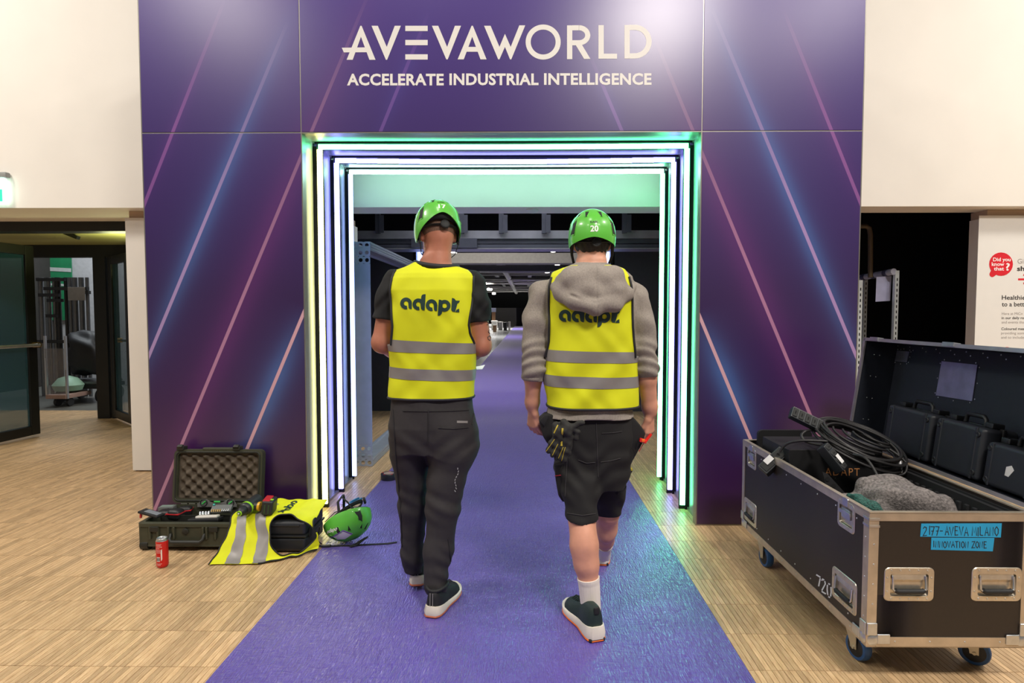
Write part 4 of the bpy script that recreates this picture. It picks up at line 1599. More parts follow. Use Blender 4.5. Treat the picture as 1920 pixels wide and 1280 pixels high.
def shoe(name, parent, M4, mats, L_=.29, w=.1, hgt=.095, low=0.03, ring=True):
    """trainer in its own frame: heel at the origin, toe along +y; M4 puts it on the foot"""
    up, mid, outs = mats
    ys = np.linspace(0, 1, 22)
    wid = np.interp(ys, [0, .06, .2, .4, .65, .82, .94, 1], [.35, .66, .74, .72, .98, 1.0, .72, .2]) * w / 2
    hg = np.interp(ys, [0, .05, .15, .32, .42, .6, .8, .94, 1], [.72, 1.0, .98, .92, .82, .62, .50, .36, .10]) * hgt
    m = MB()
    nu = 18
    vs, fs = [], []
    for i, t in enumerate(ys):
        for k in range(nu + 1):
            a = math.pi * k / nu
            cx = .006 * math.sin(t * 3.1)
            x = math.copysign(abs(math.cos(a)) ** .75, math.cos(a)) * wid[i] * (1 - .18 * math.sin(a)) + cx
            z_ = low * (1 - .38 * t) + hg[i] * abs(math.sin(a)) ** .7
            vs.append(M4 @ Vector((x, .008 + t * (L_ - .016), z_)))
    for i in range(len(ys) - 1):
        for k in range(nu):
            fs.append((i * (nu + 1) + k, i * (nu + 1) + k + 1, (i + 1) * (nu + 1) + k + 1, (i + 1) * (nu + 1) + k))
    fs.append(tuple(range(nu + 1)))
    fs.append(tuple((len(ys) - 1) * (nu + 1) + k for k in range(nu, -1, -1)))
    m.add(vs, fs)
    s = m.build(name, up, parent, smooth=50)

    def foot(z0, z1, grow0, grow1, mat, nm, heel_up=0.0, toe_up=0.012):
        pts = []
        for t in np.linspace(0, 1, 20):
            wd = float(np.interp(t, ys, wid))
            pts.append((wd, t * L_))
        n = len(pts)
        ring = [(wd, y) for wd, y in pts] + [(-wd, y) for wd, y in pts[::-1]]
        b = MB()
        vs_ = []
        for (zz, gr) in ((z0, grow0), ((z0 + z1) / 2, max(grow0, grow1) + .002), (z1, grow1)):
            for (x, y) in ring:
                t = y / L_
                lift = toe_up * max(0, (t - .72) / .28) ** 2
                hl = heel_up * max(0, 1 - t / .4)
                yy = (y - L_ / 2) * (1 + 2 * gr / L_) + L_ / 2
                vs_.append(M4 @ Vector((x + math.copysign(gr, x) + .006 * math.sin(t * 3.1), yy, zz * (1 - .38 * t if zz == z1 else 1) + lift + (hl if zz == z1 else 0))))
        k = len(ring)
        fs_ = [(j * k + i, j * k + (i + 1) % k, (j + 1) * k + (i + 1) % k, (j + 1) * k + i) for j in range(2) for i in range(k)]
        for i in range(n - 1):   # close bottom and top with cross strips
            a, c = i, i + 1
            fs_.append((a, c, k - 1 - c, k - 1 - a))
            fs_.append((2 * k + a, 2 * k + k - 1 - a, 2 * k + k - 1 - c, 2 * k + c))
        b.add(vs_, fs_)
        return b.build(nm, mat, s, smooth=50)
    foot(.010, low + .008, .004, .001, mid, 'midsole', heel_up=.012)
    foot(0.0, .011, .002, .004, outs, 'outsole')
    # collar, laces
    b = MB()
    b.tube([M4 @ Vector((.044 * math.cos(a), .078 + .056 * math.sin(a), low + hgt * .96 + .004 * math.cos(2 * a))) for a in np.linspace(0, 6.283, 24)[:-1]], .008, 8, closed=True)
    if ring:
        b.build('collar', up, s, smooth=60)
    b = MB()
    for k in range(5):
        y = .15 + k * .019
        hh = low * (1 - .38 * y / L_) + float(np.interp(y / L_, ys, hg)) + .002
        b.tube([M4 @ Vector((-.022, y, hh - .006)), M4 @ Vector((0, y + .004, hh + .003)), M4 @ Vector((.022, y, hh - .006))], .003, 6)
    b.build('laces', up, s, smooth=60)
    return s


def foot_matrix(heel, yaw, pitch, roll=0.0):
    """heel point on the ground side; yaw to the left; pitch > 0 lifts the heel about the toe"""
    return Matrix.Translation(heel) @ Matrix.Rotation(yaw, 4, 'Z') @ Matrix.Rotation(-pitch, 4, 'X') @ Matrix.Rotation(roll, 4, 'Y')


def wr(*args):
    """a few crossing waves that read as cloth folds; args are (amp, kx, ky, kz, phase)"""
    def f(x, y, z):
        o = 0
        for (a, kx, ky, kz, ph) in args:
            o = o + a * np.sin(kx * x + ky * y + kz * z + ph + 1.4 * np.sin(.43 * (kz * x + kx * z) + ph))
        return o
    return f
# ------------------------------------------------------------------ the man in charcoal trousers (helmet 17)
LY = 2.70
px2 = lambda px, Y: P(px, 588, Y).x
pz2 = lambda py, Y: P(900, py, Y).z
man1 = empty('person', (px2(812, LY), LY, 0), 'person with green helmet 17, yellow vest over black tee and charcoal trousers, seen from behind', 'person', 'two workers walking away')
O1 = wloc(man1)


def cloth(me, name, mat, parent):
    me.shade_smooth()
    me.transform(Matrix.Translation(-wloc(parent)))
    return link(name, me, mat, parent, local=True)


cx1 = px2(810, LY)
zz1 = np.array([.70, .80, .90, .97, 1.05, 1.15, 1.25, 1.35, 1.44, 1.495, 1.515, 1.535, 1.552, 1.570])
rx1 = np.array([.19, .190, .190, .188, .186, .186, .190, .196, .198, .192, .182, .158, .112, .070])
ry1 = np.array([.125, .132, .130, .124, .122, .126, .132, .136, .132, .118, .108, .092, .078, .062])
# arms
shL, elL, wrL = P(741, 530, 2.72), P(717, 642, 2.70), P(772, 668, 2.97)
shR, elR, wrR = P(884, 534, 2.72), P(902, 648, 2.71), P(858, 670, 2.97)
HC = np.array(P(820, 436, 2.725))
HR = head_frame(math.radians(20), math.radians(24))
neck1 = np.array(P(818, 505, 2.69))
# legs: (px, py, Y, radius px)
legL = [(772, 800, 2.72, 38), (770, 850, 2.72, 35), (774, 950, 2.76, 26), (774, 1040, 2.79, 20), (776, 1075, 2.80, 17)]
legR = [(846, 800, 2.68, 44), (848, 845, 2.68, 43), (836, 900, 2.66, 33.5), (831, 950, 2.65, 31), (822, 1030, 2.63, 26), (816, 1098, 2.60, 22)]


def leg3(lst, shrink=0.0, zoff=0.0):
    return [np.array(P(a, b, Y)) + np.array((0, 0, zoff)) for a, b, Y, r in lst], [max(.02, r * Y / F_PX - shrink) for a, b, Y, r in lst]


F = Field((-.80, 2.45, .03), (-.08, 3.12, 1.86), .005)
F.loft(zz1, cx1, LY, rx1 - .03, ry1 - .028, 2.3, .02)
F.cone(neck1 + np.array((0, -.0, -.05)), neck1 + np.array((0, 0, .02)), .072, .062, .05)
for sh, el, wrist in ((shL, elL, wrL), (shR, elR, wrR)):
    sh, el, wrist = map(np.array, (sh, el, wrist))
    F.chain([sh, sh * .55 + el * .45, el], [.058, .054, .047], .03)
    F.chain([el, el * .65 + wrist * .35, wrist], [.047, .047, .030], .02)
add_head(F, HC, HR, neck1, .056)
for wrist, sg in ((wrL, 1), (wrR, -1)):
    add_hand(F, wrist, (sg * .35, .9, .1), (0, -.1, -1) if False else (sg * .6, 0, -.6), (0, .1, 1), curl=(40, 50, 35), size=1.02)
for lst in (legL, legR):
    p, r = leg3(lst, .03)
    F.chain(p, r, .02)
body1 = cloth(F.mesh('body'), 'body', SKIN_L, man1)
eyes(HC, HR, man1)
# cropped hair under the helmet
F = Field(HC - .15, HC + .15, .004)
F.ell(HC + HR @ np.array((0, 0, .02)), (.079, .098, .103), HR, .01)
F.ell(HC + HR @ np.array((0, -.036, .0)), (.068, .0595, .072), HR, .03)
up1, fw1 = HR[:, 2], HR[:, 1]
F.cut(lambda X, Y, Z: -((X - HC[0]) * up1[0] + (Y - HC[1]) * up1[1] + (Z - HC[2]) * up1[2]) - .050 + .5 * np.maximum(0, ((X - HC[0]) * fw1[0] + (Y - HC[1]) * fw1[1] + (Z - HC[2]) * fw1[2]) + .03))
hair1 = cloth(F.mesh('hair'), 'hair', M('hair_short_brown', (104, 76, 60), rough=.8, var=.3, vscale=300, bump=(500, .6, .002)), man1)
tag(hair1, 'cropped brown hair at the nape')
helmet(HC + HR @ np.array((0, -.006, .026)), HR, man1, '17', back=94, side=118)

# black tee: sleeves and body under the vest
F = Field((-.80, 2.45, .9), (-.08, 2.95, 1.62), .005)
F.loft(zz1[3:], cx1, LY, rx1[3:] - .012, ry1[3:] - .012, 2.3, .02)
for sh, el, e in ((shL, elL, .62), (shR, elR, .62)):
    sh, el = np.array(sh), np.array(el)
    en = sh + (el - sh) * e
    F.chain([sh + np.array((0, 0, -.0)), sh * .5 + en * .5, en], [.064, .066, .066], .04)
    d = unit(el - sh)
    F.cut(lambda X, Y, Z, en=en, d=d, sh=sh: np.where((np.abs(X - cx1) > .16), (X - en[0]) * d[0] + (Y - en[1]) * d[1] + (Z - en[2]) * d[2], -1))
F.cone(neck1 + np.array((0, 0, -.03)), neck1 + np.array((0, 0, -.008)), .078, .071, .02)
F.ripple(wr((.0035, 30, 10, 55, .4), (.002, 70, 20, -60, 1.1)))
F.cut(lambda X, Y, Z: Z - (neck1[2] + .002))
tee = cloth(F.mesh('tee'), 'tee_shirt', BLKTEE, man1)

# vest
hem1 = pz2(751, 2.58)
yE = 2.62
eL = [(pz2(y, yE), px2(x, yE)) for x, y in ((733, 645), (737, 612), (734.5, 580), (732, 545), (735, 520), (740, 500), (746, 480))]
eR = [(pz2(y, yE), px2(x, yE)) for x, y in ((889, 643), (882, 626), (880, 608), (885, 575), (887.5, 540), (888, 515), (885, 490))]
zl, xl_ = np.array(eL).T
zr_, xr_ = np.array(eR).T


def vest_region(X, Y, Z, zl, xl_, zr_, xr_, hem):
    left = np.where(Z < zl[0], -1, np.interp(Z.ravel(), zl, xl_).reshape(Z.shape) - X)
    right = np.where(Z < zr_[0], -1, X - np.interp(Z.ravel(), zr_, xr_).reshape(Z.shape))
    return np.maximum(np.maximum(left, right), hem - Z)


zz1v, rx1v, ry1v = zz1.copy(), rx1 + .006, ry1 + .004
rx1v = np.interp(zz1, [.7, .97, 1.05, 1.2], [.197, .196, .197, .2]) * (zz1 < 1.3) + rx1v * (zz1 >= 1.3)
F = Field((-.70, 2.45, .88), (-.18, 2.95, 1.62), .005)
F.loft(zz1v[2:], cx1, LY, rx1v[2:], ry1v[2:], 2.5, .0)
F.ripple(wr((.0022, 22, 6, 16, .2), (.002, -26, 5, 30, 1.9), (.0012, 60, 0, 22, .7)))
F.cut(lambda X, Y, Z: vest_region(X, Y, Z, zl, xl_, zr_, xr_, hem1))
nk = neck1 + np.array((.0, -.03, .035))
F.cut(lambda X, Y, Z: -(np.sqrt(((X - nk[0]) / 1.35) ** 2 + ((Y - nk[1]) * .8) ** 2 + ((Z - nk[2]) * 1.25) ** 2) - .062))
vme = F.mesh('vest')
vest1 = cloth(vme, 'vest', HIVIS, man1)
bv = bvh_of(vme, wloc(vest1))
cc = cast(bv, .0022)


def band_plane(l, r, Y):
    """plane through two photo points and running straight back"""
    a, b = P(*l, Y) - O_CUR, P(*r, Y) - O_CUR
    d = (b - a).normalized()
    n = Vector((0, 1, 0)).cross(d)
    return a, (n if n.z > 0 else -n)


O_CUR = wloc(vest1)
pl = []
for (lo_l, lo_r, hi_l, hi_r) in (((731, 660), (888, 665), (731, 637), (888, 645)), ((729, 711), (888, 717), (729, 690), (888, 696))):
    a, n = band_plane(lo_l, lo_r, 2.57)
    c, n2 = band_plane(hi_l, hi_r, 2.57)
    pl.append((a, n, c, n2))
bands(vme, man1, vest1, pl)
safe = lambda f: (lambda u, v: f(u, v) or Vector((0, 0, 0)))
adapt_logo(lambda u, v: cc(720 + u / 10.667, 530 + v / 10.667) or P(720 + u / 10.667, 530 + v / 10.667, 2.56)).build('print_logo', LOGO, vest1)


def piping(vest, bv, zl, xl_, zr_, xr_, hem, neckpts, cx, LY, rxh, ryh, n_, Yb):
    def put(pts, r, closed=False):
        b = MB()
        b.tube(pts, r, 8, closed=closed)
        b.build('piping', PIPING, vest, smooth=60)
    for (zz, xx, sg) in ((zl, xl_, 1), (zr_, xr_, -1)):
        for back in (1, -1):
            pts = []
            for z_ in np.linspace(zz[0] - .004, zz[-2], 26):
                x_ = float(np.interp(z_, zz, xx)) + sg * .004
                o = Vector((x_, LY - back * 1.0, z_))
                h = bv.ray_cast(o, Vector((0, back, 0)))
                if h[0] is not None and abs(h[0].y - LY) < .25:
                    pts.append(h[0] + Vector((-sg * .002, -back * .001, 0)))
            if len(pts) > 3:
                put(pts, .0055)
    ring = []
    for t in np.linspace(0, 2 * math.pi, 61)[:-1]:
        o = Vector((cx + 1.2 * math.cos(t), LY + 1.2 * math.sin(t), hem + .006))
        h = bv.ray_cast(o, Vector((-math.cos(t), -math.sin(t), 0)))
        if h[0] is not None:
            ring.append(h[0] - Vector((0, 0, .003)))
    put(ring, .0055, True)


piping(vest1, bv, zl, xl_, zr_, xr_, hem1, [(x, y) for x, y in ((778, 495), (785, 494), (800, 492), (815, 492), (830, 494), (842, 497), (853, 500))], cx1, LY, .2, .13, 2.5, 2.57)

# collar of the tee and the vest's black neck binding
b = MB()
for (zo, rr_, tr) in ((pz2(498, 2.6), .086, .012),):
    b.tube([Vector((neck1[0] + rr_ * 1.12 * math.sin(t), neck1[1] + .012 - rr_ * math.cos(t), zo - .016 * math.cos(t) * 0 + .012 * (abs(math.sin(t)) ** 2) - .01 * math.sin(t))) for t in np.linspace(0, 6.2832, 41)[:-1]], tr, 10, closed=True)
b.build('neck_binding', PIPING, vest1, smooth=60)

# trousers
F = Field((-.72, 2.42, .05), (-.14, 2.98, 1.02), .005)
F.loft([.70, .76, .82, .90, .96], cx1 - .002, LY, [.165, .190, .196, .192, .186], [.115, .128, .134, .128, .120], 2.5, .03)
for lst in (legL, legR):
    p, r = leg3(lst)
    F.chain(p, r, .035)
F.ell(P(884, 822, 2.70), (.028, .05, .045), None, .04)
zk = pz2(955, 2.70)


def folds(x, y, z):
    lowleg = np.clip((.36 - z) / .25, 0, 1)
    knee = np.exp(-((z - .47) / .07) ** 2)
    crotch = np.exp(-((z - .74) / .07) ** 2)
    a = .0048 * lowleg * np.sin(95 * z + 22 * x + 14 * y + 2.2 * np.sin(26 * x + 9)) * (.6 + .4 * np.sin(31 * x + 17 * y))
    a = a + .0032 * knee * np.sin(80 * z + 40 * x + 1.3)
    a = a + .0028 * crotch * np.sin(70 * z - 55 * np.abs(x - cx1 - .02) + 8 * y)
    return a + .002 * np.sin(30 * x + 18 * z + 25 * y)


F.ripple(folds)
hemL, hemR = pz2(1071, 2.80), pz2(1112, 2.60)
F.cut(lambda X, Y, Z: np.where(X < px2(797, 2.7), hemL - Z, hemR - Z))
F.cut(lambda X, Y, Z: (Z - .975) + 0 * X)
tr_me = F.mesh('trousers')
trousers = cloth(tr_me, 'trousers', TROUS, man1)
bt = bvh_of(tr_me, wloc(trousers))
ct = cast(bt, .002)
b = MB()
q = lambda u, v: ct(u, v) or P(u, v, 2.57)
b.grid(lambda u, v: q(856.5 + 20 * u, 788.5 + 4.2 * v + u * .3), 6, 2)
tag(b.build('reflective_tag', REFL, trousers), 'pale grey pocket tag')
b = MB()
for pts in ([(803, 768), (803, 800), (802, 838)], [(737, 768), (742, 850), (751, 950), (755, 1040)], [(888, 775), (884, 800)], [(840, 1010), (846, 1060), (840, 1090)], [(756, 770), (800, 771), (850, 770), (884, 768)], [(822, 802), (850, 804), (884, 800)]):
    dense = []
    for i in range(len(pts) - 1):
        for k in range(6):
            dense.append((pts[i][0] + (pts[i + 1][0] - pts[i][0]) * k / 6, pts[i][1] + (pts[i + 1][1] - pts[i][1]) * k / 6))
    hp = [x for x in (ct(*d) for d in dense) if x is not None]
    if len(hp) > 2:
        b.tube(hp, .0022, 6)
b.build('seam', M('trouser_seam', (34, 32, 34), rough=.8), trousers, smooth=60)
b = MB()
for k in range(9):
    u = k / 8
    x0, y0 = 858 - 6 * u + 2 * math.sin(9 * u), 878 + 42 * u
    h = ct(x0, y0)
    if h:
        b.rbox(h, (.004, .003, .009), Matrix.Rotation(.5 * math.sin(5 * u), 3, 'Y'), .0008)
tag(b.build('reflective_print', M('print_grey', (150, 150, 150), rough=.4), trousers), kind='stuff')

# trainers
SH_UP = M('shoe_black', (20, 20, 23), rough=.7, bump=(320, .4, .001))
SH_MID = M('shoe_midsole', (214, 206, 192), rough=.6, var=.06)
SH_OUT = M('shoe_outsole', (176, 96, 66), rough=.7)
hl = G(781, 1108, .0)
hr_ = G(808, 1160, .0)
s1 = shoe('shoe', man1, foot_matrix((hl.x, hl.y, .024), math.radians(4), math.radians(5.0)), (SH_UP, SH_MID, SH_OUT), L_=.285, w=.1, hgt=.085)
s2 = shoe('shoe', man1, foot_matrix((hr_.x, hr_.y, .0045), math.radians(-13), 0), (SH_UP, SH_MID, SH_OUT), L_=.285, w=.104, hgt=.085)
for s, heel, yw, z0 in ((s1, hl, 4, .024), (s2, hr_, -13, .0045)):
    b = MB()
    R2 = Matrix.Rotation(math.radians(yw), 3, 'Z')
    for dx in (-.006, .006):
        o = Vector((heel.x, heel.y, z0))
        b.bar(o + R2 @ Vector((dx, .004, .035)), o + R2 @ Vector((dx, .008, .105)), .003, .003)
    b.build('reflective_stripe', REFL, s)
# sleeve of skin ink on the near arm
b = MB()
bb = bvh_of(body1.data, wloc(body1))
ci = cast(bb, .0012)
INK = M('tattoo_ink', (92, 66, 62), rough=.6)
for pts in ([(913, 603), (916, 606), (913, 609), (918, 601)], [(917, 618), (915, 622), (918, 625)], [(914, 632), (918, 629), (920, 633), (918, 638), (915, 636), (914, 632)]):
    q3 = [h for h in (ci(*p) for p in pts) if h is not None]
    if len(q3) > 2:
        b.tube(q3, .0022, 6)
if b.v:
    b.build('tattoo', INK, man1)
# the sheet held in front
c0, c1 = P(905, 672, 2.96), P(903, 697, 3.0)
mb = MB()
A0, B0 = Vector((-.50, 2.93, 1.085)), Vector((c0.x, 2.93, c0.z))
mb.grid(lambda u, v: A0.lerp(B0, u) + Vector((0, .2 * v, -.045 * v - .012 * math.sin(3 * u))) - Vector((0, 0, .05 * u * (1 - v))), 10, 10)
for u in range(len(mb.v)):
    pass
paper = mb.build('paper_sheet', M('paper_white', (232, 232, 232), rough=.7), None)
tag(paper, 'white sheet of paper in the hands of the man with helmet 17', 'paper')
# ------------------------------------------------------------------ the man in shorts and grey hoodie (helmet 20)
RY = 2.62
man2 = empty('person', (px2(1108, RY), RY, 0), 'person with green helmet 20, yellow vest over grey hoodie and black shorts, striding away', 'person', 'two workers walking away')
cx2 = px2(1108.5, RY)
zz2 = np.array([.78, .86, .92, 1.0, 1.1, 1.2, 1.3, 1.4, 1.46, 1.50, 1.52, 1.54, 1.56])
rx2 = np.array([.190, .196, .198, .202, .203, .203, .204, .206, .204, .190, .168, .12, .08])
ry2 = np.array([.135, .14, .142, .142, .142, .144, .146, .146, .138, .122, .106, .09, .07])
HC2 = np.array(P(1109.5, 448, 2.66))
HR2 = head_frame(math.radians(-2), math.radians(4))
neck2 = np.array(P(1108, 515, 2.63))
sL, eL2, wL2 = P(1018, 556, 2.63), P(1001, 672, 2.61), P(998, 762, 2.66)
sR, eR2, wR2 = P(1192, 562, 2.63), P(1209, 668, 2.61), P(1219, 772, 2.66)
LL = [(1080, 800, 2.62, 40), (1083, 850, 2.60, 36), (1088, 915, 2.54, 31), (1091, 972, 2.50, 25.5), (1095, 1020, 2.47, 26.5), (1100, 1058, 2.455, 23.5), (1105, 1100, 2.45, 18.5), (1107.5, 1135, 2.45, 17), (1107, 1160, 2.455, 19)]
LRt = [(1140, 800, 2.63, 36), (1143, 850, 2.66, 32), (1140, 915, 2.74, 28), (1138.5, 960, 2.80, 23), (1137.5, 990, 2.87, 19.5), (1135, 1012, 2.95, 16.5), (1131.5, 1030, 3.04, 12.5), (1130.5, 1040, 3.09, 13)]


def seg3(lst, a, b, extra=0.0):
    return [np.array(P(x, y, Y)) for x, y, Y, r in lst[a:b]], [r * Y / F_PX + extra for x, y, Y, r in lst[a:b]]


F = Field((-.02, 2.32, .06), (.70, 3.24, 1.81), .004)
F.loft(zz2, cx2, RY, rx2 - .035, ry2 - .03, 2.3, .02)
F.cone(neck2 + np.array((0, 0, -.05)), neck2 + np.array((0, 0, .02)), .075, .062, .05)
for sh, el, wrist, rw, rf in ((sL, eL2, wL2, .031, .040), (sR, eR2, wR2, .033, .042)):
    sh, el, wrist = map(np.array, (sh, el, wrist))
    F.chain([sh, sh * .5 + el * .5, el], [.040, .036, .032], .03)
    F.chain([el, el * .62 + wrist * .38, wrist * .9 + el * .1, wrist], [.032, rf, rw * 1.02, rw * .92], .02, flat=((0, 1, 0), .92) if False else None)
add_head(F, HC2, HR2, neck2, .060)
# hands hang by the thighs, backs half turned to the camera, thumbs to the inside
add_hand(F, np.array(wL2) + np.array((0, 0, -.008)), (.05, .12, -1), (.72, .62, 0), (.66, -.72, .05), size=.94, curl=(30, 42, 30), thumb=(18, -6), r=.0084, fan=3)
add_hand(F, np.array(wR2) + np.array((0, 0, -.008)), (-.02, .10, -1), (-.72, .62, 0), (-.66, -.72, .05), size=.98, curl=(26, 40, 30), thumb=(18, -6), r=.0084, fan=3)
for lst in (LL, LRt):
    p, r = seg3(lst, 0, 3, -.03)
    F.chain(p, r, .02)
    p, r = seg3(lst, 2, len(lst))
    r[0] -= .03
    for i in range(4, len(r)):
        r[i] -= .004
    F.chain(p, r, .012)
# calf muscle, heel tendon
c_ = np.array(P(1096, 1025, 2.445))
F.ell(c_, (.045, .04, .085), None, .03)
c_ = np.array(P(1138, 990, 2.85))
F.ell(c_, (.036, .036, .07), None, .03)
body2 = cloth(F.mesh('body'), 'body', SKIN_R, man2)
eyes(HC2, HR2, man2)
F = Field(HC2 - .16, HC2 + .16, .004)
F.ell(HC2 + HR2 @ np.array((0, -.002, .015)), (.082, .100, .104), HR2, .01)
F.ell(HC2 + HR2 @ np.array((0, -.040, -.012)), (.072, .064, .078), HR2, .03)
upv, fwv = HR2[:, 2], HR2[:, 1]
F.ripple(lambda x, y, z: .0022 * np.sin(260 * x + 40 * z) * np.sin(120 * z + 60 * x) + .0016 * np.sin(190 * y + 90 * x))
F.cut(lambda X, Y, Z: -((X - HC2[0]) * upv[0] + (Y - HC2[1]) * upv[1] + (Z - HC2[2]) * upv[2]) - .074 + .9 * np.maximum(0, ((X - HC2[0]) * fwv[0] + (Y - HC2[1]) * fwv[1] + (Z - HC2[2]) * fwv[2]) + .045))
hair2 = cloth(F.mesh('hair'), 'hair', M('hair_dark', (30, 24, 22), rough=.6, var=.3, vscale=200, bump=(420, .8, .002)), man2)
tag(hair2, 'short dark hair at the nape')
helmet(HC2 + HR2 @ np.array((0, -.006, .014)), HR2, man2, '20', back=103, side=113)

# hoodie: body, sleeves pushed to the elbows, hood on the back
F = Field((-.02, 2.34, .80), (.64, 2.92, 1.62), .004)
F.loft(np.concatenate([[pz2(787, 2.5)], zz2[2:]]), cx2 - .004, RY, np.concatenate([[.200], rx2[2:] - .010]), np.concatenate([[.142], ry2[2:] - .008]), 2.4, .02)
SLV = ([(1016, 552, 2.63, 25), (1006, 600, 2.62, 24), (1002.5, 645, 2.61, 22.5), (1000, 690, 2.61, 22.5), (999, 706, 2.615, 20.5)],
       [(1192, 560, 2.63, 25), (1203, 605, 2.62, 22.5), (1208, 645, 2.61, 20.5), (1213, 688, 2.61, 19.5), (1214, 698, 2.615, 18.5)])
for lst in SLV:
    p, r = seg3(lst, 0, 5)
    F.chain(p, r, .03)
    en, d = p[-1], unit(p[-1] - p[-2])
    F.cut(lambda X, Y, Z, en=en, d=d: np.where(np.sqrt((X - en[0]) ** 2 + (Y - en[1]) ** 2) < .075, (X - en[0]) * d[0] + (Y - en[1]) * d[1] + (Z - en[2]) * d[2] - .012, -1) + 0 * Z)
zel = pz2(668, 2.61)


def hfold(x, y, z):
    arm = np.clip((np.abs(x - cx2) - .185) / .02, 0, 1)
    el = np.clip(1 - np.abs(z - (zel - .03)) / .17, 0, 1)
    return arm * el * .0048 * np.sin(120 * z + 30 * (x - cx2) * np.sign(x - cx2) + 30 * y + 1.6 * np.sin(40 * y + 20 * z)) + .0022 * np.sin(35 * z + 25 * x + 18 * y) + arm * (1 - el) * .003 * np.sin(50 * z + 60 * y)


F.ripple(hfold)
hood_me = F.mesh('hoodie')
hoodie = cloth(hood_me, 'hoodie', HOODIE, man2)
for lst in SLV:
    p, r = seg3(lst, 4, 5)
    d = unit(np.array(P(lst[4][0], lst[4][1], lst[4][2])) - np.array(P(lst[2][0], lst[2][1], lst[2][2])))
    b = MB()
    b.tube([p[0] - d * .012, p[0] - d * .006, p[0] + d * .008, p[0] + d * .016], [r[0] - .002, r[0] + .003, r[0] + .003, r[0] - .003], 24)
    b.build('cuff', HOODIE, hoodie, smooth=60)

F = Field((.04, 2.30, 1.30), (.56, 2.86, 1.66), .004)
roll = [(1038, 533, 2.57), (1050, 549, 2.49), (1078, 565, 2.455), (1116, 575, 2.44), (1152, 568, 2.455), (1174, 552, 2.50), (1183, 539, 2.57)]
F.chain([np.array(P(*q)) for q in roll], [.024, .030, .033, .034, .032, .028, .022], .02)
roll2 = [(1050, 526, 2.54), (1078, 541, 2.475), (1116, 552, 2.455), (1152, 546, 2.47), (1174, 534, 2.54)]
F.chain([np.array(P(*q)) for q in roll2], [.022, .024, .026, .024, .02], .012)
F.cone(P(1074, 524, 2.50), P(1146, 524, 2.50), .062, .062, .03)
F.cone(P(1084, 546, 2.478), P(1150, 548, 2.478), .046, .046, .03)
col = [(1066, 519, 2.66), (1074, 511, 2.58), (1090, 507, 2.545), (1108, 506, 2.54), (1126, 507, 2.545), (1142, 512, 2.58), (1150, 519, 2.66)]
F.chain([np.array(P(*q)) for q in col], [.024, .028, .028, .028, .028, .028, .024], .012)
F.cone(P(1060, 524, 2.58), P(1156, 524, 2.58), .05, .05, .03)
F.ripple(lambda x, y, z: .0022 * np.sin(26 * x + 60 * z + 2 * np.sin(20 * x)) + .001 * np.sin(80 * z - 40 * x) + .0035 * np.exp(-((x - cx2) / .004) ** 2))
F.groove([np.array(P(*q)) for q in ((1070, 553, 2.430), (1084, 558, 2.415), (1118, 565.5, 2.402), (1148, 558.5, 2.41))], .007)
hd = cloth(F.mesh('hood'), 'hood', HOODIE, hoodie)
tag(hd, 'folded hood lying on the back')

# vest
hem2 = pz2(769, 2.48)
yE = 2.54
eL = [(pz2(y, yE), px2(x, yE)) for x, y in ((1024, 668), (1028.5, 640), (1029, 600), (1028, 565), (1028, 540), (1033, 520), (1040, 495))]
eR = [(pz2(y, yE), px2(x, yE)) for x, y in ((1192, 668), (1188, 640), (1185, 610), (1184, 575), (1183, 550), (1178, 520), (1170, 495))]
zl, xl_ = np.array(eL).T
zr_, xr_ = np.array(eR).T
F = Field((.02, 2.40, .86), (.58, 2.86, 1.62), .004)
F.loft(zz2[1:], cx2, RY, rx2[1:] + .005, ry2[1:] + .006, 2.5, .0)
F.ripple(wr((.0025, 24, 6, -18, .2), (.0022, -20, 5, 34, 1.2), (.0014, 50, 0, 30, .7)))
F.cut(lambda X, Y, Z: vest_region(X, Y, Z, zl, xl_, zr_, xr_, hem2))
nk = neck2 + np.array((.0, .0, .02))
F.cut(lambda X, Y, Z: -(np.sqrt(((X - nk[0]) / 1.5) ** 2 + ((Y - nk[1])) ** 2 + ((Z - nk[2]) * 1.0) ** 2) - .098))
vme = F.mesh('vest')
vest2 = cloth(vme, 'vest', HIVIS, man2)
bv = bvh_of(vme, wloc(vest2))
cc2 = cast(bv, .0022)
O_CUR = wloc(vest2)
pl = []
for (lo_l, lo_r, hi_l, hi_r) in (((1026, 679), (1191, 682), (1026, 657), (1191, 661)), ((1022, 727), (1196, 730), (1022, 705), (1196, 709))):
    a, n = band_plane(lo_l, lo_r, 2.475)
    c, n2 = band_plane(hi_l, hi_r, 2.475)
    pl.append((a, n, c, n2))
bands(vme, man2, vest2, pl)


def rmap(u, v):
    x = 1048.3 + (u - 330) * .0962
    y = 591.7 + (v - 412) * .0962 - .036 * (x - 1060)
    return cc2(x, y) or P(x, y, 2.47)


adapt_logo(rmap).build('print_logo', LOGO, vest2)
piping(vest2, bv, zl, xl_, zr_, xr_, hem2, None, cx2, RY, .2, .14, 2.5, 2.47)

# shorts
F = Field((.02, 2.32, .36), (.58, 2.98, .98), .004)
F.loft([.56, .64, .72, .80, .90], cx2 + .012, RY + .01, [.150, .172, .180, .180, .176], [.115, .128, .136, .136, .13], 2.5, .03)
for lst, e in ((LL, .006), (LRt, .010)):
    p, r = seg3(lst, 0, 4, e)
    r[3] += .006 if lst is LL else 0
    F.chain(p, r, .03)


def sfold(x, y, z):
    return .004 * np.sin(70 * z - 45 * np.abs(x - cx2) + 12 * y + 1.5 * np.sin(30 * x)) * np.exp(-((z - .66) / .12) ** 2) + .003 * np.sin(60 * z + 50 * x + 20 * y) * np.clip((.62 - z) / .1, 0, 1) + .0018 * np.sin(32 * x + 20 * z)


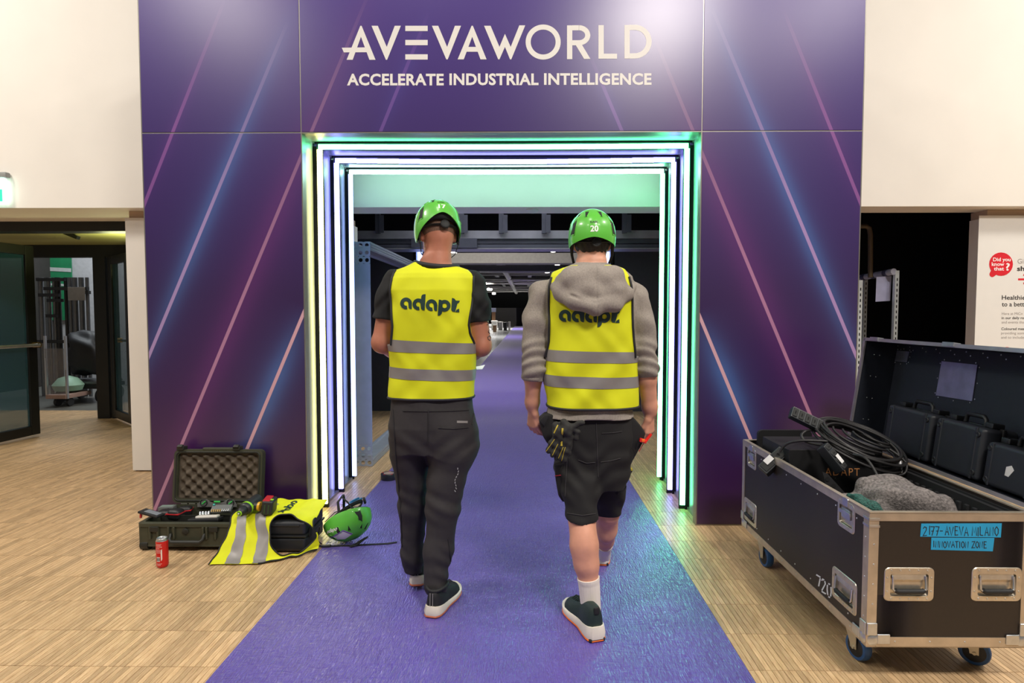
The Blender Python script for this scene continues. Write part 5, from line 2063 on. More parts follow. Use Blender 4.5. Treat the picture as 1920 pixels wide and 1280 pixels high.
F.ripple(sfold)
hL, hR = pz2(970, 2.49), pz2(960, 2.80)
xm = px2(1122, 2.65)
F.cut(lambda X, Y, Z: np.where(X + 0 * Y < xm + (Y - 2.65) * .06, hL - Z + (Y - 2.5) * .15, hR - Z))
sh_me = F.mesh('shorts')
shorts = cloth(sh_me, 'shorts', SHORTS, man2)
bs = bvh_of(sh_me, wloc(shorts))
cs = cast(bs, .0015)
SEAM = M('shorts_seam', (44, 42, 44), rough=.8)
b = MB()
for pts in ([(1118, 792), (1120, 850), (1122, 900)], [(1060, 930), (1064, 860), (1062, 800)], [(1128, 812), (1150, 811), (1168, 808)], [(1064, 962), (1092, 966), (1120, 962)], [(1084, 862), (1100, 868), (1118, 866)], [(1126, 866), (1144, 864), (1166, 858)]):
    hp = []
    for i in range(len(pts) - 1):
        for k in range(8):
            h = cs(pts[i][0] + (pts[i + 1][0] - pts[i][0]) * k / 8, pts[i][1] + (pts[i + 1][1] - pts[i][1]) * k / 8)
            if h is not None:
                hp.append(h)
    if len(hp) > 2:
        b.tube(hp, .0018, 6)
b.build('seam', SEAM, shorts, smooth=60)


def slab_px(poly, Y, t, mat, name, par, bev=.004, tilt=0.0):
    """thick flat piece whose outline is given on a plane at depth Y"""
    bm = bmesh.new()
    vs = [bm.verts.new(P(x, y, Y + tilt * i)) for i, (x, y) in enumerate(poly)]
    f = bm.faces.new(vs)
    r_ = bmesh.ops.extrude_face_region(bm, geom=[f])
    bmesh.ops.translate(bm, vec=(0, t, 0), verts=[v for v in r_['geom'] if isinstance(v, bmesh.types.BMVert)])
    bmesh.ops.bevel(bm, geom=list(bm.edges), offset=bev, segments=2, affect='EDGES', profile=.5)
    bmesh.ops.recalc_face_normals(bm, faces=bm.faces)
    me = bpy.data.meshes.new(name)
    bm.to_mesh(me)
    bm.free()
    me.shade_smooth()
    me.set_sharp_from_angle(angle=math.radians(50))
    return link(name, me, mat, par)


REDT = M('red_trim', (170, 40, 48), rough=.6)
pk = slab_px([(1010, 787), (1022, 776), (1042, 778), (1046, 800), (1038, 834), (1026, 832), (1018, 818)], 2.53, .07, SHORTS, 'holster_pocket', shorts, .008)
slab_px([(1011, 789), (1022, 777), (1030, 778), (1021, 800)], 2.522, .006, STRAP, 'pocket_flap', pk, .002)
pk = slab_px([(1039, 868), (1050, 862), (1061, 866), (1064, 912), (1062, 938), (1056, 943), (1047, 930), (1042, 900)], 2.53, .05, SHORTS, 'cargo_pocket', shorts, .008)
b = MB(); b.bar(P(1040, 892, 2.525), P(1055, 890, 2.525), .003, .003); b.build('red_piping', REDT, pk)
b = MB(); b.bar(P(1040, 873, 2.524), P(1060, 868, 2.524), .004, .006); b.build('pocket_edge', STRAP, pk)
pk = slab_px([(1170, 790), (1186, 780), (1200, 796), (1211, 812), (1206, 830), (1186, 866), (1174, 868), (1167, 850)], 2.56, .07, SHORTS, 'holster_pocket', shorts, .008)
b = MB(); b.bar(P(1208, 829, 2.556), P(1198, 846, 2.556), .003, .003); b.build('red_piping', REDT, pk)
pk = slab_px([(1160, 866), (1172, 874), (1176, 890), (1170, 915), (1158, 930), (1152, 900)], 2.63, .05, SHORTS, 'tool_pocket', shorts, .008)
b = MB()
b.tube([P(1170, 905, 2.64), P(1174, 912, 2.64), P(1170, 920, 2.64), P(1164, 917, 2.64)], .003, 6)
b.build('pocket_loop', STRAP, pk, smooth=60)

# things carried in the pockets
SCR_Y = M('tool_handle_yellow', (150, 136, 40), rough=.5)


def screwdriver(p0, p1, lab):
    root = empty('screwdriver', p0, lab, 'screwdriver', 'tools in the thigh pocket')
    p0, p1 = Vector(p0), Vector(p1)
    a = p0.lerp(p1, .55)
    MB().tube([p0, p0.lerp(p1, .2), p0.lerp(p1, .4), a, p1], [.008, .012, .011, .013, .012], 12).build('handle', HELMIN, root, smooth=60)
    MB().tube([p1, p1 + (p1 - p0).normalized() * .006], [.012, .008], 12).build('handle_end', SCR_Y, root)
    MB().cyl(p0, p0 + (p0 - p1).normalized() * .09, .003, n=8).build('blade', STEEL, root)
    return root


screwdriver(P(1170, 900, 2.625), P(1182, 879, 2.60), 'black handled screwdriver with a yellow end, lower of the two in the thigh pocket')
screwdriver(P(1163, 884, 2.65), P(1167, 867, 2.63), 'dark screwdriver with an ochre end, nearer the leg in the thigh pocket')
RDM = M('tool_red', (222, 36, 28), rough=.4)
root = empty('utility_knife', P(1203, 826, 2.55), 'red and orange hand tool sticking out of the hip pocket beside the hand', 'knife')
MB().bar(P(1199, 824, 2.548), P(1212, 828, 2.548), .022, .016, bevel=.004).build('grip', RDM, root)
MB().bar(P(1208, 830, 2.546), P(1221, 813, 2.552), .012, .011, bevel=.003).build('lever', RDM, root)
MB().rbox(P(1206, 825.5, 2.536), (.014, .008, .014), bevel=.003).build('button', M('tool_orange', (236, 110, 40), rough=.4), root)
MB().bar(P(1200, 826, 2.55), P(1192, 842, 2.565), .012, .008, bevel=.002).build('blade_holder', HELMIN, root)

# work gloves hung from the pocket
GLV = M('glove_black', (34, 34, 33), rough=.85, bump=(240, .4, .001))
GLG = M('glove_grey', (70, 70, 72), rough=.85, bump=(240, .4, .001))
GLY = M('glove_yellow', (170, 150, 44), rough=.6)


def glove(fingers, palm, lab, stripes, mat=GLV, thumbs=()):
    pts = [P(*q[:3]) for f in fingers for q in f] + [P(*q[:3]) for q in palm]
    lo = np.array([min(p[i] for p in pts) for i in range(3)]) - .045
    hi = np.array([max(p[i] for p in pts) for i in range(3)]) + .045
    F = Field(lo, hi, .0028)
    for (a, c, r) in zip(palm[:-1], palm[1:], [.02] * 9):
        F.cone(P(*a[:3]), P(*c[:3]), a[3], c[3], .015)
    for f in fingers:
        F.chain([np.array(P(*q[:3])) for q in f], [q[3] for q in f], .005)
    F.ripple(lambda x, y, z: .0015 * np.sin(160 * z + 90 * x) + .001 * np.sin(200 * x - 130 * z))
    root = empty('work_glove', P(*palm[0][:3]), lab, 'glove', 'work gloves hanging at the hip')
    me = F.mesh('glove_body')
    g = cloth(me, 'glove_body', mat, root)
    bg = bvh_of(me, wloc(g))
    f = cast(bg, .001)
    b = MB()
    for (a, c, wd) in stripes:
        pts = []
        for k in range(9):
            h = f(a[0] + (c[0] - a[0]) * k / 8, a[1] + (c[1] - a[1]) * k / 8)
            if h is not None:
                pts.append(h)
        if len(pts) > 3:
            b.tube(pts, wd, 6)
    if b.v:
        b.build('stripe', GLY, root, smooth=60)
    return root


gy = 2.455
glove([[(1046, 815, gy, .015), (1034, 832, gy, .013), (1027, 846, gy, .010)], [(1050, 822, gy - .006, .014), (1041, 845, gy - .006, .012), (1035, 854, gy - .004, .010)],
       [(1054, 826, gy, .013), (1048, 850, gy, .011), (1043, 860, gy, .009)], [(1040, 806, gy + .01, .012), (1048, 794, gy, .010)]],
      [(1044, 797, gy + .01, .018), (1048, 810, gy, .024), (1052, 822, gy, .018)],
      'black work glove with thin yellow lines, nearer the holster pocket', [((1040, 823), (1024, 846), .0016), ((1046, 832), (1036, 853), .0016), ((1046, 797), (1039, 812), .003)])
gy = 2.45
glove([[(1060, 820, gy, .015), (1055, 842, gy, .013), (1050, 860, gy, .010)], [(1066, 822, gy - .004, .014), (1062, 845, gy - .004, .012), (1057, 863, gy, .010)],
       [(1070, 818, gy, .012), (1068, 840, gy, .011), (1064, 856, gy + .004, .009)], [(1068, 800, gy, .014), (1082, 796, gy - .005, .012), (1092, 791, gy - .004, .010)],
       [(1072, 804, gy, .013), (1082, 810, gy - .006, .012), (1080, 822, gy - .004, .010)]],
      [(1058, 792, gy + .005, .017), (1062, 805, gy, .025), (1065, 820, gy, .018)],
      'grey black work glove with a broad yellow band, hanging on the middle of the hip', [((1055, 803), (1053, 836), .0045), ((1056, 838), (1046, 862), .0014), ((1060, 838), (1053, 863), .0014)], mat=GLV)

# socks and trainers
SOCK = M('white_sock', (222, 214, 204), rough=.9, var=.05, stretch=(8, 8, .3), vscale=30, bump=(34, .5, .002))
for lst, a0, top, n_ in ((LL, 6, (1103, 1082, 2.45, 19.5), 0), (LRt, 6, (1133.5, 1018, 2.985, 15), 1)):
    pts = [top] + ([(1105, 1100, 2.45, 19), (1107.5, 1135, 2.45, 17.8), (1107, 1160, 2.455, 19)] if n_ == 0 else [(1132, 1030, 3.04, 13.2), (1131, 1042, 3.08, 13)])
    P3 = [np.array(P(*q[:3])) for q in pts]
    R3 = [q[3] * q[2] / F_PX + .003 for q in pts]
    d = unit(P3[0] - P3[1])
    b = MB()
    dense, rr_ = [], []
    tt = np.linspace(0, 1, 20)
    ss = np.linspace(0, 1, len(P3))
    for t in tt:
        dense.append(Vector([float(np.interp(t, ss, [p[i] for p in P3])) for i in range(3)]))
        rr_.append(float(np.interp(t, ss, R3)) + (.0015 if t < .12 else 0) + .0008 * math.sin(t * 60))
    b.tube(dense, rr_, 32)
    b.build('sock', SOCK, man2, smooth=60)
S2U = M('shoe_dark_green', (24, 42, 38), rough=.6, bump=(260, .4, .001))
S2M = M('shoe_white_sole', (222, 214, 200), rough=.6)
S2O = M('shoe_orange_sole', (238, 112, 32), rough=.6)
hl2 = G(1120, 1205, .0)
s3 = shoe('shoe', man2, foot_matrix((hl2.x, hl2.y, .0045), math.radians(17), 0, 0), (S2U, S2M, S2O), L_=.30, w=.112, hgt=.098, low=.042, ring=False)
hr2 = P(1130, 1052, 3.02)
s4 = shoe('shoe', man2, foot_matrix((hr2.x, 3.05, .0045), math.radians(-4), 0), (S2U, S2M, S2O), L_=.285, w=.104, hgt=.088, low=.034)
for s, heel, yw in ((s3, (hl2.x, hl2.y, .0045), 17), (s4, (hr2.x, 3.05, .0045), -4)):
    R2 = Matrix.Rotation(math.radians(yw), 3, 'Z')
    o = Vector(heel)
    b = MB()
    b.rbox(o + R2 @ Vector((0, .008, .125)), (.022, .012, .028), R2, .004)
    b.build('heel_loop', STRAP, s)
    b = MB()
    b.rbox(o + R2 @ Vector((0, .040, .0075)), (.070, .090, .015), R2, .006)
    b.build('heel_block', HELMIN, s)
# ------------------------------------------------------------------ the flight case on casters
CX0, CX1, CY0, CY1, CZ0, CZ1 = 1.215, 1.785, 2.05, 3.25, .155, .632
PLY = M('phenolic_brown', (38, 31, 26), rough=.5, var=.08, vscale=90, bump=(900, .25, .0006))
PLYI = M('case_lining', (20, 21, 24), rough=.85, var=.1)
EXT = M('case_aluminium', (196, 184, 166), rough=.42, metal=.75, var=.12, vscale=18, bump=(30, .1))
case = empty('flight_case', (1.5, 2.65, 0), 'large dark flight case on blue casters with blue tape labels and open lid', 'flight case')
T = .009


def sidept(px, py):
    """point on the left face of the case"""
    d = ray(px, py)
    return CAMP + d * (CX0 / d.x)


def holed(u0, u1, v0, v1, holes, boxfn):
    us = sorted({u0, u1, *[h[0] for h in holes], *[h[1] for h in holes]})
    vs_ = sorted({v0, v1, *[h[2] for h in holes], *[h[3] for h in holes]})
    b = MB()
    for i in range(len(us) - 1):
        for j in range(len(vs_) - 1):
            cu, cv = (us[i] + us[i + 1]) / 2, (vs_[j] + vs_[j + 1]) / 2
            if not any(h[0] < cu < h[1] and h[2] < cv < h[3] for h in holes):
                boxfn(b, us[i], us[i + 1], vs_[j], vs_[j + 1])
    bm = bmesh.new()
    me = b.mesh('panel')
    bm.from_mesh(me)
    bmesh.ops.remove_doubles(bm, verts=bm.verts, dist=1e-5)
    b.v, b.f = [], []
    bm.verts.index_update()
    b.add([v.co[:] for v in bm.verts], [[v.index for v in f.verts] for f in bm.faces])
    bm.free()
    return b


SH_ = [(sidept(*q).y - w_ * .37, sidept(*q).y + w_ * .37, sidept(*q).z - h_ * .32, sidept(*q).z + h_ * .32) for q, w_, h_ in (((1583, 1106), .172, .125), ((1407, 960), .172, .125), ((1587, 966), .118, .112), ((1410, 858), .118, .112))]
FH_ = [(P(*q, CY0).x - .176 * .37, P(*q, CY0).x + .176 * .37, P(*q, CY0).z - .122 * .32, P(*q, CY0).z + .122 * .32) for q in ((1704, 1095), (1868, 1095))]
holed(CY0, CY1, CZ0, CZ1, SH_, lambda b, a, c, e, f: b.box(CX0, CX0 + T, a, c, e, f)).build('side_panel', PLY, case)
MB().box(CX1 - T, CX1, CY0, CY1, CZ0, CZ1).build('side_panel', PLY, case)
holed(CX0 + T, CX1 - T, CZ0, CZ1, FH_, lambda b, a, c, e, f: b.box(a, c, CY0, CY0 + T, e, f)).build('end_panel', PLY, case)
MB().box(CX0 + T, CX1 - T, CY1 - T, CY1, CZ0, CZ1).build('end_panel', PLY, case)
MB().box(CX0 + T, CX1 - T, CY0 + T, CY1 - T, CZ0, CZ0 + .012).build('base_panel', PLYI, case)
b = MB()
for (a0, a1, b0, b1) in ((CX0 + T, CX0 + T + .012, CY0 + T, CY1 - T), (CX1 - T - .012, CX1 - T, CY0 + T, CY1 - T), (CX0 + .022, CX1 - .022, CY0 + T, CY0 + .02), (CX0 + .022, CX1 - .022, CY1 - .02, CY1 - T)):
    b.box(a0, a1, b0, b1, CZ0 + .012, CZ1 - .012)
b.build('foam_lining', PLYI, case)
E, th = .032, .0025


def edge(nm, *boxes):
    b = MB()
    for bx in boxes:
        b.box(*bx)
    return b.build(nm, EXT, case)


for (x, sx) in ((CX0, -1), (CX1, 1)):
    for (y, sy) in ((CY0, -1), (CY1, 1)):
        xo, yo = x + sx * th, y + sy * th
        edge('corner_angle', (min(xo, x), max(xo, x), min(yo, y - sy * E), max(yo, y - sy * E), CZ0, CZ1),
             (min(x, x - sx * E), max(x, x - sx * E), min(yo, y), max(yo, y), CZ0, CZ1))
    xo = x + sx * th
    edge('base_angle', (min(xo, x), max(xo, x), CY0 + E, CY1 - E, CZ0 - .002, CZ0 + E), (min(x, x - sx * E), max(x, x - sx * E), CY0, CY1, CZ0 - .004, CZ0 - .001))
    edge('rim_profile', (min(xo, x), max(xo, x), CY0 + E, CY1 - E, CZ1 - .026, CZ1 + .002), (min(xo, x - sx * .016), max(xo, x - sx * .016), CY0, CY1, CZ1 + .001, CZ1 + .006))
for (y, sy) in ((CY0, -1), (CY1, 1)):
    yo = y + sy * th
    edge('base_angle', (CX0 + E, CX1 - E, min(yo, y), max(yo, y), CZ0 - .002, CZ0 + E), (CX0, CX1, min(y, y - sy * E), max(y, y - sy * E), CZ0 - .006, CZ0 - .0045))
    edge('rim_profile', (CX0 + E, CX1 - E, min(yo, y), max(yo, y), CZ1 - .026, CZ1 + .002), (CX0, CX1, min(yo, y - sy * .016), max(yo, y - sy * .016), CZ1 + .001, CZ1 + .0055))
# rounded corner pieces
for x, sx in ((CX0, -1), (CX1, 1)):
    for y, sy in ((CY0, -1), (CY1, 1)):
        b = MB()
        c = Vector((x - sx * .022, y - sy * .022, CZ0 + .022))
        vs, fs = [], []
        n = 10
        b.rbox(c, (.060, .060, .060), None, .026, 5)
        b.rbox(c + Vector((sx * .0285 - sx * .002, -sy * .036, .004)), (.006, .045, .036), None, .0028, 2)
        b.rbox(c + Vector((-sx * .036, sy * .0285 - sy * .002, .004)), (.045, .006, .036), None, .0028, 2)
        b.rbox(c + Vector((sx * .027, sy * .006, .04)), (.006, .036, .045), None, .0028, 2)
        b.rbox(c + Vector((sx * .006, sy * .027, .04)), (.036, .006, .045), None, .0028, 2)
        b.build('ball_corner', STEEL, case, smooth=50)
RUB = M('caster_blue', (34, 78, 128), rough=.5)
WHC = M('caster_core', (24, 26, 30), rough=.5)
FORK = M('caster_fork', (190, 184, 168), rough=.35, metal=.8)
for (x, y, a) in ((1.29, 2.225, .25), (1.715, 2.20, .9), (1.275, 3.06, .1), (1.71, 3.06, .4)):
    root = case
    R = Matrix.Rotation(a, 3, 'Z')
    c = Vector((x, y, .052))
    Rx = R @ Matrix.Rotation(math.pi / 2, 3, 'Y')
    wh = MB().lathe([(.038, -.017), (.047, -.017), (.051, -.011), (.052, 0), (.051, .011), (.047, .017), (.038, .017)], 32, c, Rx).build('caster_wheel', RUB, case, smooth=50)
    MB().lathe([(.008, -.021), (.02, -.020), (.037, -.0172), (.037, .0172), (.02, .020), (.008, .021)], 24, c, Rx).build('hub', WHC, wh)
    fk = MB()
    for s in (-1, 1):
        poly = [(-.014, -.004), (.014, -.004), (.016, .01), (.052, .088), (-.012, .088)]
        fk.prism(poly, lambda u, v, t: c + R @ Vector((s * (.0235 + t), u - .0, v - .0)), 0, .003)
    fk.rbox(c + R @ Vector((0, .02, .089)), (.054, .066, .005), R, .002)
    fk.cyl(c + R @ Vector((-.03, 0, 0)), c + R @ Vector((.03, 0, 0)), .006, n=10)
    fk.rbox((x, y + .02, .149), (.09, .09, .006), None, .002)
    fk.build('caster_fork', FORK, case)
MB().box(CX0 + .03, CX1 - .03, CY0 + .03, CY1 - .03, CZ0 - .012, CZ0 - .006).build('base_panel', PLY, case)

PLATE = M('handle_plate', (204, 196, 180), rough=.33, metal=.8, var=.1, vscale=30)
GRIP = M('rubber_grip', (26, 27, 29), rough=.6)


def rrect(w_, h_, r, n=5):
    pts = []
    for (cx, cy, a0) in ((w_ / 2 - r, h_ / 2 - r, 0), (-w_ / 2 + r, h_ / 2 - r, 90), (-w_ / 2 + r, -h_ / 2 + r, 180), (w_ / 2 - r, -h_ / 2 + r, 270)):
        pts += arc(cx, cy, r, r, a0, a0 + 90, n)
    return pts


def dish(fm, w_, h_, name, kind):
    """recessed plate: fm(u, v, out) maps face metres to the scene. kind: handle or latch"""
    out = rrect(w_, h_, .018)
    inn = rrect(w_ * .76, h_ * .66, .008)
    deep = rrect(w_ * .72, h_ * .60, .006)
    k = len(out)
    o2 = [(u, v - .002) for u, v in inn]
    vs = [fm(u, v, .0005) for u, v in out] + [fm(u, v, .0030) for u, v in rrect(w_ - .004, h_ - .004, .017)] + [fm(u, v, .0032) for u, v in o2] + [fm(u, v, -.0075) for u, v in deep]
    fs = []
    for r_ in range(3):
        for i in range(k):
            fs.append((r_ * k + i, r_ * k + (i + 1) % k, (r_ + 1) * k + (i + 1) % k, (r_ + 1) * k + i))
    fs.append(tuple(3 * k + i for i in range(k)))
    b = MB()
    b.add(vs, fs)
    root = b.build(name, PLATE, case, smooth=35)
    rv = MB()
    n = 5 if kind == 'handle' else 3
    for i in range(n):
        for vv in (h_ / 2 - h_ * .085, -h_ / 2 + h_ * .085):
            rv.lathe([(.0035, 0), (.003, .0015), (.0001, .0022)], 8, (0, 0, 0)) if False else None
            u = -w_ * .36 + w_ * .72 * i / (n - 1)
            rv.prism(ell(u, vv, .0034, .0034, 8), lambda p, q, t: fm(p, q, .003 + t), 0, .0014)
    for vv in (-h_ * .2, h_ * .2):
        for uu in (-w_ * .44, w_ * .44):
            rv.prism(ell(uu, vv, .0034, .0034, 8), lambda p, q, t: fm(p, q, .003 + t), 0, .0014)
    tag(rv.build('rivets', STEEL, root), kind='stuff')
    if kind == 'handle':
        g = MB()
        g.tube([fm(-w_ * .29, -h_ * .15, .006), fm(-w_ * .25, -h_ * .19, .007), fm(w_ * .25, -h_ * .19, .007), fm(w_ * .29, -h_ * .15, .006)], [.008, .0095, .0095, .008], 10)
        g.build('grip', GRIP, root, smooth=60)
        g = MB()
        for s in (-1, 1):
            g.tube([fm(s * w_ * .33, h_ * .24, .002), fm(s * w_ * .33, -h_ * .12, .006), fm(s * w_ * .29, -h_ * .18, .007)], .0038, 8)
        g.prism(rrect(w_ * .68, h_ * .17, .004), lambda u, v, t: fm(u, v + h_ * .22, -.004 + t), 0, .004)
        g.build('bail', STEEL, root, smooth=60)
        g = MB()
        for i in range(4):
            g.prism(ell(-w_ * .26 + w_ * .52 * i / 3, h_ * .13, .0042, .0042, 10), lambda p, q, t: fm(p, q, -.007 + t), 0, .003)
        tag(g.build('rivets', STEEL, root), kind='stuff')
    else:
        g = MB()
        g.prism(rrect(w_ * .5, h_ * .34, .006), lambda u, v, t: fm(u, v + h_ * .06, -.006 + t), 0, .009)
        g.prism(rrect(w_ * .66, .014, .006), lambda u, v, t: fm(u, v + h_ * .10, .004 + t), 0, .006)
        g.prism(rrect(w_ * .3, .03, .004), lambda u, v, t: fm(u, v + h_ * .46, .001 + t), 0, .006)
        g.build('latch_key', STEEL, root)
    return root


front = lambda px, py: (lambda q: (lambda u, v, o: Vector((q.x + u, CY0 - th * 0 - o, q.z + v))))(P(px, py, CY0))


def sidept(px, py):
    """point on the left face of the case"""
    d = ray(px, py)
    return CAMP + d * (CX0 / d.x)


left = lambda px, py: (lambda q: (lambda u, v, o: Vector((CX0 - o, q.y - u, q.z + v))))(sidept(px, py))
dish(front(1704, 1095), .176, .122, 'handle_plate', 'handle')
dish(front(1868, 1095), .176, .122, 'handle_plate', 'handle')
dish(left(1583, 1106), .172, .125, 'handle_plate', 'handle')
dish(left(1407, 960), .172, .125, 'handle_plate', 'handle')
dish(left(1587, 966), .118, .112, 'latch_plate', 'latch')
dish(left(1410, 858), .118, .112, 'latch_plate', 'latch')
# rivets along the panels and angles
rv = MB()


def rivet(c, nrm, r=.004):
    R = Vector(nrm).to_track_quat('Z', 'Y').to_matrix()
    rv.lathe([(r, 0), (r * .8, r * .35), (.0002, r * .5)], 8, c, R)


for y in np.arange(CY0 + .1, CY1 - .05, .145):
    for dz in (.0, ):
        rivet((CX0 - th, y, CZ0 + .017), (-1, 0, 0), .0035)
    rivet((CX0 - .0003, y - .02, CZ1 - .045), (-1, 0, 0), .0035)
    rivet((CX0 - .0003, y + .02, CZ0 + .055), (-1, 0, 0), .0035)
for z_ in np.linspace(CZ0 + .1, CZ1 - .09, 5):
    rivet((CX0 - th, CY0 + .018, z_), (-1, 0, 0), .0035)
    rivet((CX0 + .017, CY0 - th, z_ - .02), (0, -1, 0), .0035)
    rivet((CX1 - .017, CY0 - th, z_ - .02), (0, -1, 0), .0035)
for x in np.linspace(CX0 + .1, CX1 - .1, 4):
    rivet((x, CY0 - th, CZ0 + .016), (0, -1, 0), .0035)
tag(rv.build('rivets', STEEL, case), kind='stuff')
# clamp plates at the upper corner
b = MB()
for z_ in (CZ1 - .02, CZ1 - .045):
    b.box(CX0 - .0045, CX0 + .034, CY0 - .0045, CY0 - .002, z_ - .004, z_ + .004)
    b.box(CX0 - .0045, CX0 - .002, CY0 - .004, CY0 + .034, z_ - .004, z_ + .004)
b.build('corner_clip', STEEL, case)
# stencilled number
STN = M('stencil_white', (196, 200, 206), rough=.7)
b = MB()
fm = lambda u, v: sidept(u, v) + Vector((-.0012, 0, 0))
sk = lambda x, y: (x, y + (x - 1531) * .62)
for pts in ([(1531, 1077), (1539, 1077)], [(1538.5, 1079), (1535.5, 1096)],
            [(1541, 1082), (1543, 1078), (1546, 1078)], [(1547, 1079), (1548, 1084), (1541.5, 1100)], [(1541, 1102), (1549, 1102)],
            [(1552, 1083), (1551.5, 1092), (1552.5, 1101)], [(1553.5, 1079.5), (1557, 1079.5)], [(1558.5, 1083), (1559, 1092), (1558, 1101)], [(1553.5, 1104), (1557, 1104)]):
    stroke(b, [sk(*p) for p in pts], 2.6, lambda u, v: fm(u, v))
b.build('stencil_number', STN, case)
# blue tape labels with hand lettering
TAPE = M('blue_tape', (28, 150, 200), rough=.6, var=.05)
INKM = M('marker_ink', (26, 34, 44), rough=.6)
GL = {'2': [[(0, .8), (.25, 1), (.6, .9), (.6, .65), (0, 0), (.7, .02)]], '1': [[(.3, 1), (.3, 0)]], '7': [[(0, 1), (.7, .98), (.25, 0)], [(.15, .5), (.6, .52)]],
      '-': [[(0, .45), (.55, .45)]], 'A': [[(0, 0), (.35, 1), (.7, 0)], [(.15, .38), (.58, .36)]], 'V': [[(0, 1), (.33, 0), (.7, 1)]],
      'E': [[(.6, .95), (.05, 1), (.05, 0), (.62, .02)], [(.05, .52), (.5, .5)]], 'M': [[(0, 0), (.1, 1), (.4, .3), (.7, 1), (.82, 0)]], 'I': [[(.12, 1), (.1, 0)]],
      'L': [[(.05, 1), (.05, .03), (.6, 0)]], 'N': [[(0, 0), (.06, 1), (.6, 0), (.66, 1)]], 'O': [[(.35, 1), (.05, .7), (.05, .25), (.35, 0), (.65, .25), (.65, .7), (.35, 1)]],
      'T': [[(0, .95), (.75, 1)], [(.36, .97), (.36, 0)]], 'Z': [[(0, .95), (.7, 1), (0, 0), (.75, .04)]], ' ': []}


def hand(mb, s, x0, x1, y0, h, fmap, wd, slope=0.0):
    wid = [.42 if c in '1I' else (.95 if c == 'M' else (.5 if c == ' ' else .82)) for c in s]
    tot = sum(wid)
    x = x0
    k = (x1 - x0) / tot
    for c, w_ in zip(s, wid):
        jx, jy = random.uniform(-.04, .04), random.uniform(-.06, .06)
        for st in GL[c]:
            pts = [(x + (p[0] + jx + random.uniform(-.015, .015)) * k * .92, y0 - (p[1] + jy + random.uniform(-.02, .02)) * h + (x - x0) * slope) for p in st]
            stroke(mb, pts, wd, fmap)
        x += w_ * k


for (q, txt, tx, th_) in ((((1727, 981), (1878, 980.5), (1876, 1007), (1725, 1005.5)), '2177-AVEVA MILANO', (1731, 1874, 1003, 17), 1.6),
                          (((1746, 1007.5), (1864, 1008), (1861, 1033), (1745, 1030)), 'INNOVATION ZONE', (1750, 1852, 1026, 12), 1.5)):
    b = MB()
    pp = [P(x, y, CY0) for x, y in q]
    b.add([p - Vector((0, .0006, 0)) for p in pp] + [p - Vector((0, .0012, 0)) for p in pp], [(4, 5, 6, 7), (0, 1, 5, 4), (1, 2, 6, 5), (2, 3, 7, 6), (3, 0, 4, 7)])
    tp = b.build('tape_label', TAPE, case)
    b = MB()
    hand(b, txt, tx[0], tx[1], tx[2], tx[3], lambda u, v: P(u, v, CY0 - .0016), th_, .012)
    b.build('hand_lettering', INKM, tp)

# ribbed foam on the far inner wall
rb = MB().box(CX1 - T - .03, CX1 - T - .012, CY0 + .03, CY1 - .03, CZ0 + .05, CZ1 - .02).build('foam_strip', PLYI, case)
for y in np.arange(CY0 + .08, CY1 - .1, .042):
    MB().rbox((CX1 - T - .036, y, .50), (.014, .020, .17), None, .004).build('foam_rib', PLYI, rb)

# the open lid
tilt = math.radians(8)
HX, HZ = CX1 + .008, CZ1 + .012
ud, dd = Vector((math.sin(tilt), 0, math.cos(tilt))), Vector((math.cos(tilt), 0, -math.sin(tilt)))
LH_, LDp = .563, .19
lp = lambda h, d, y: Vector((HX, y, HZ)) + ud * h + dd * d


def lbox(b, h0, h1, d0, d1, y0, y1):
    c = [lp(h, d, y) for h in (h0, h1) for y in (y0, y1) for d in (d0, d1)]
    b.add(c, [(0, 1, 3, 2), (4, 6, 7, 5), (0, 4, 5, 1), (2, 3, 7, 6), (0, 2, 6, 4), (1, 5, 7, 3)])
    return b


LIDM = M('lid_inside', (22, 27, 38), rough=.55, var=.12, vscale=40)
lid = lbox(MB(), 0, LH_, LDp - T, LDp, CY0, CY1).build('lid', LIDM, case)
lbox(MB(), 0, LH_, .004, LDp - T, CY0, CY0 + T).build('lid_wall', LIDM, lid)
lbox(MB(), 0, LH_, .004, LDp - T, CY1 - T, CY1).build('lid_wall', LIDM, lid)
lbox(MB(), LH_ - T, LH_, .004, LDp - T, CY0 + T, CY1 - T).build('lid_wall', LIDM, lid)
lbox(MB(), 0, T, .004, LDp - T, CY0 + T, CY1 - T).build('lid_wall', LIDM, lid)
LAL = M('lid_aluminium', (176, 172, 178), rough=.36, metal=.75, var=.1)
lbox(MB(), 0, LH_, -.006, .004, CY1 - .014, CY1 + .003).build('lid_rim', LAL, lid)
lbox(lbox(MB(), 0, LH_, .004, .03, CY1, CY1 + .003), 0, LH_, -.006, .004, CY0 - .003, CY0 + .014).build('lid_rim', LAL, lid)
lbox(lbox(MB(), LH_ - .014, LH_ + .003, -.006, .004, CY0, CY1), LH_, LH_ + .003, .004, .03, CY0, CY1).build('lid_rim', LAL, lid)
lbox(MB(), -.003, .012, -.006, .004, CY0, CY1).build('hinge_strip', LAL, lid)
b = MB()
for y in (CY1 - .10, CY0 + .55, CY0 + .10):
    lbox(b, LH_ - .01, LH_ + .008, -.012, .02, y - .035, y + .035)
b.build('latch_tongue', STEEL, lid)


def lidpx(px, py, d=LDp - T - .001):
    """point on the inside of the lid's back"""
    o = lp(0, d, 0)
    dr = ray(px, py)
    t = (o - CAMP).dot(dd) / dr.dot(dd)
    return CAMP + dr * t


rv = MB()


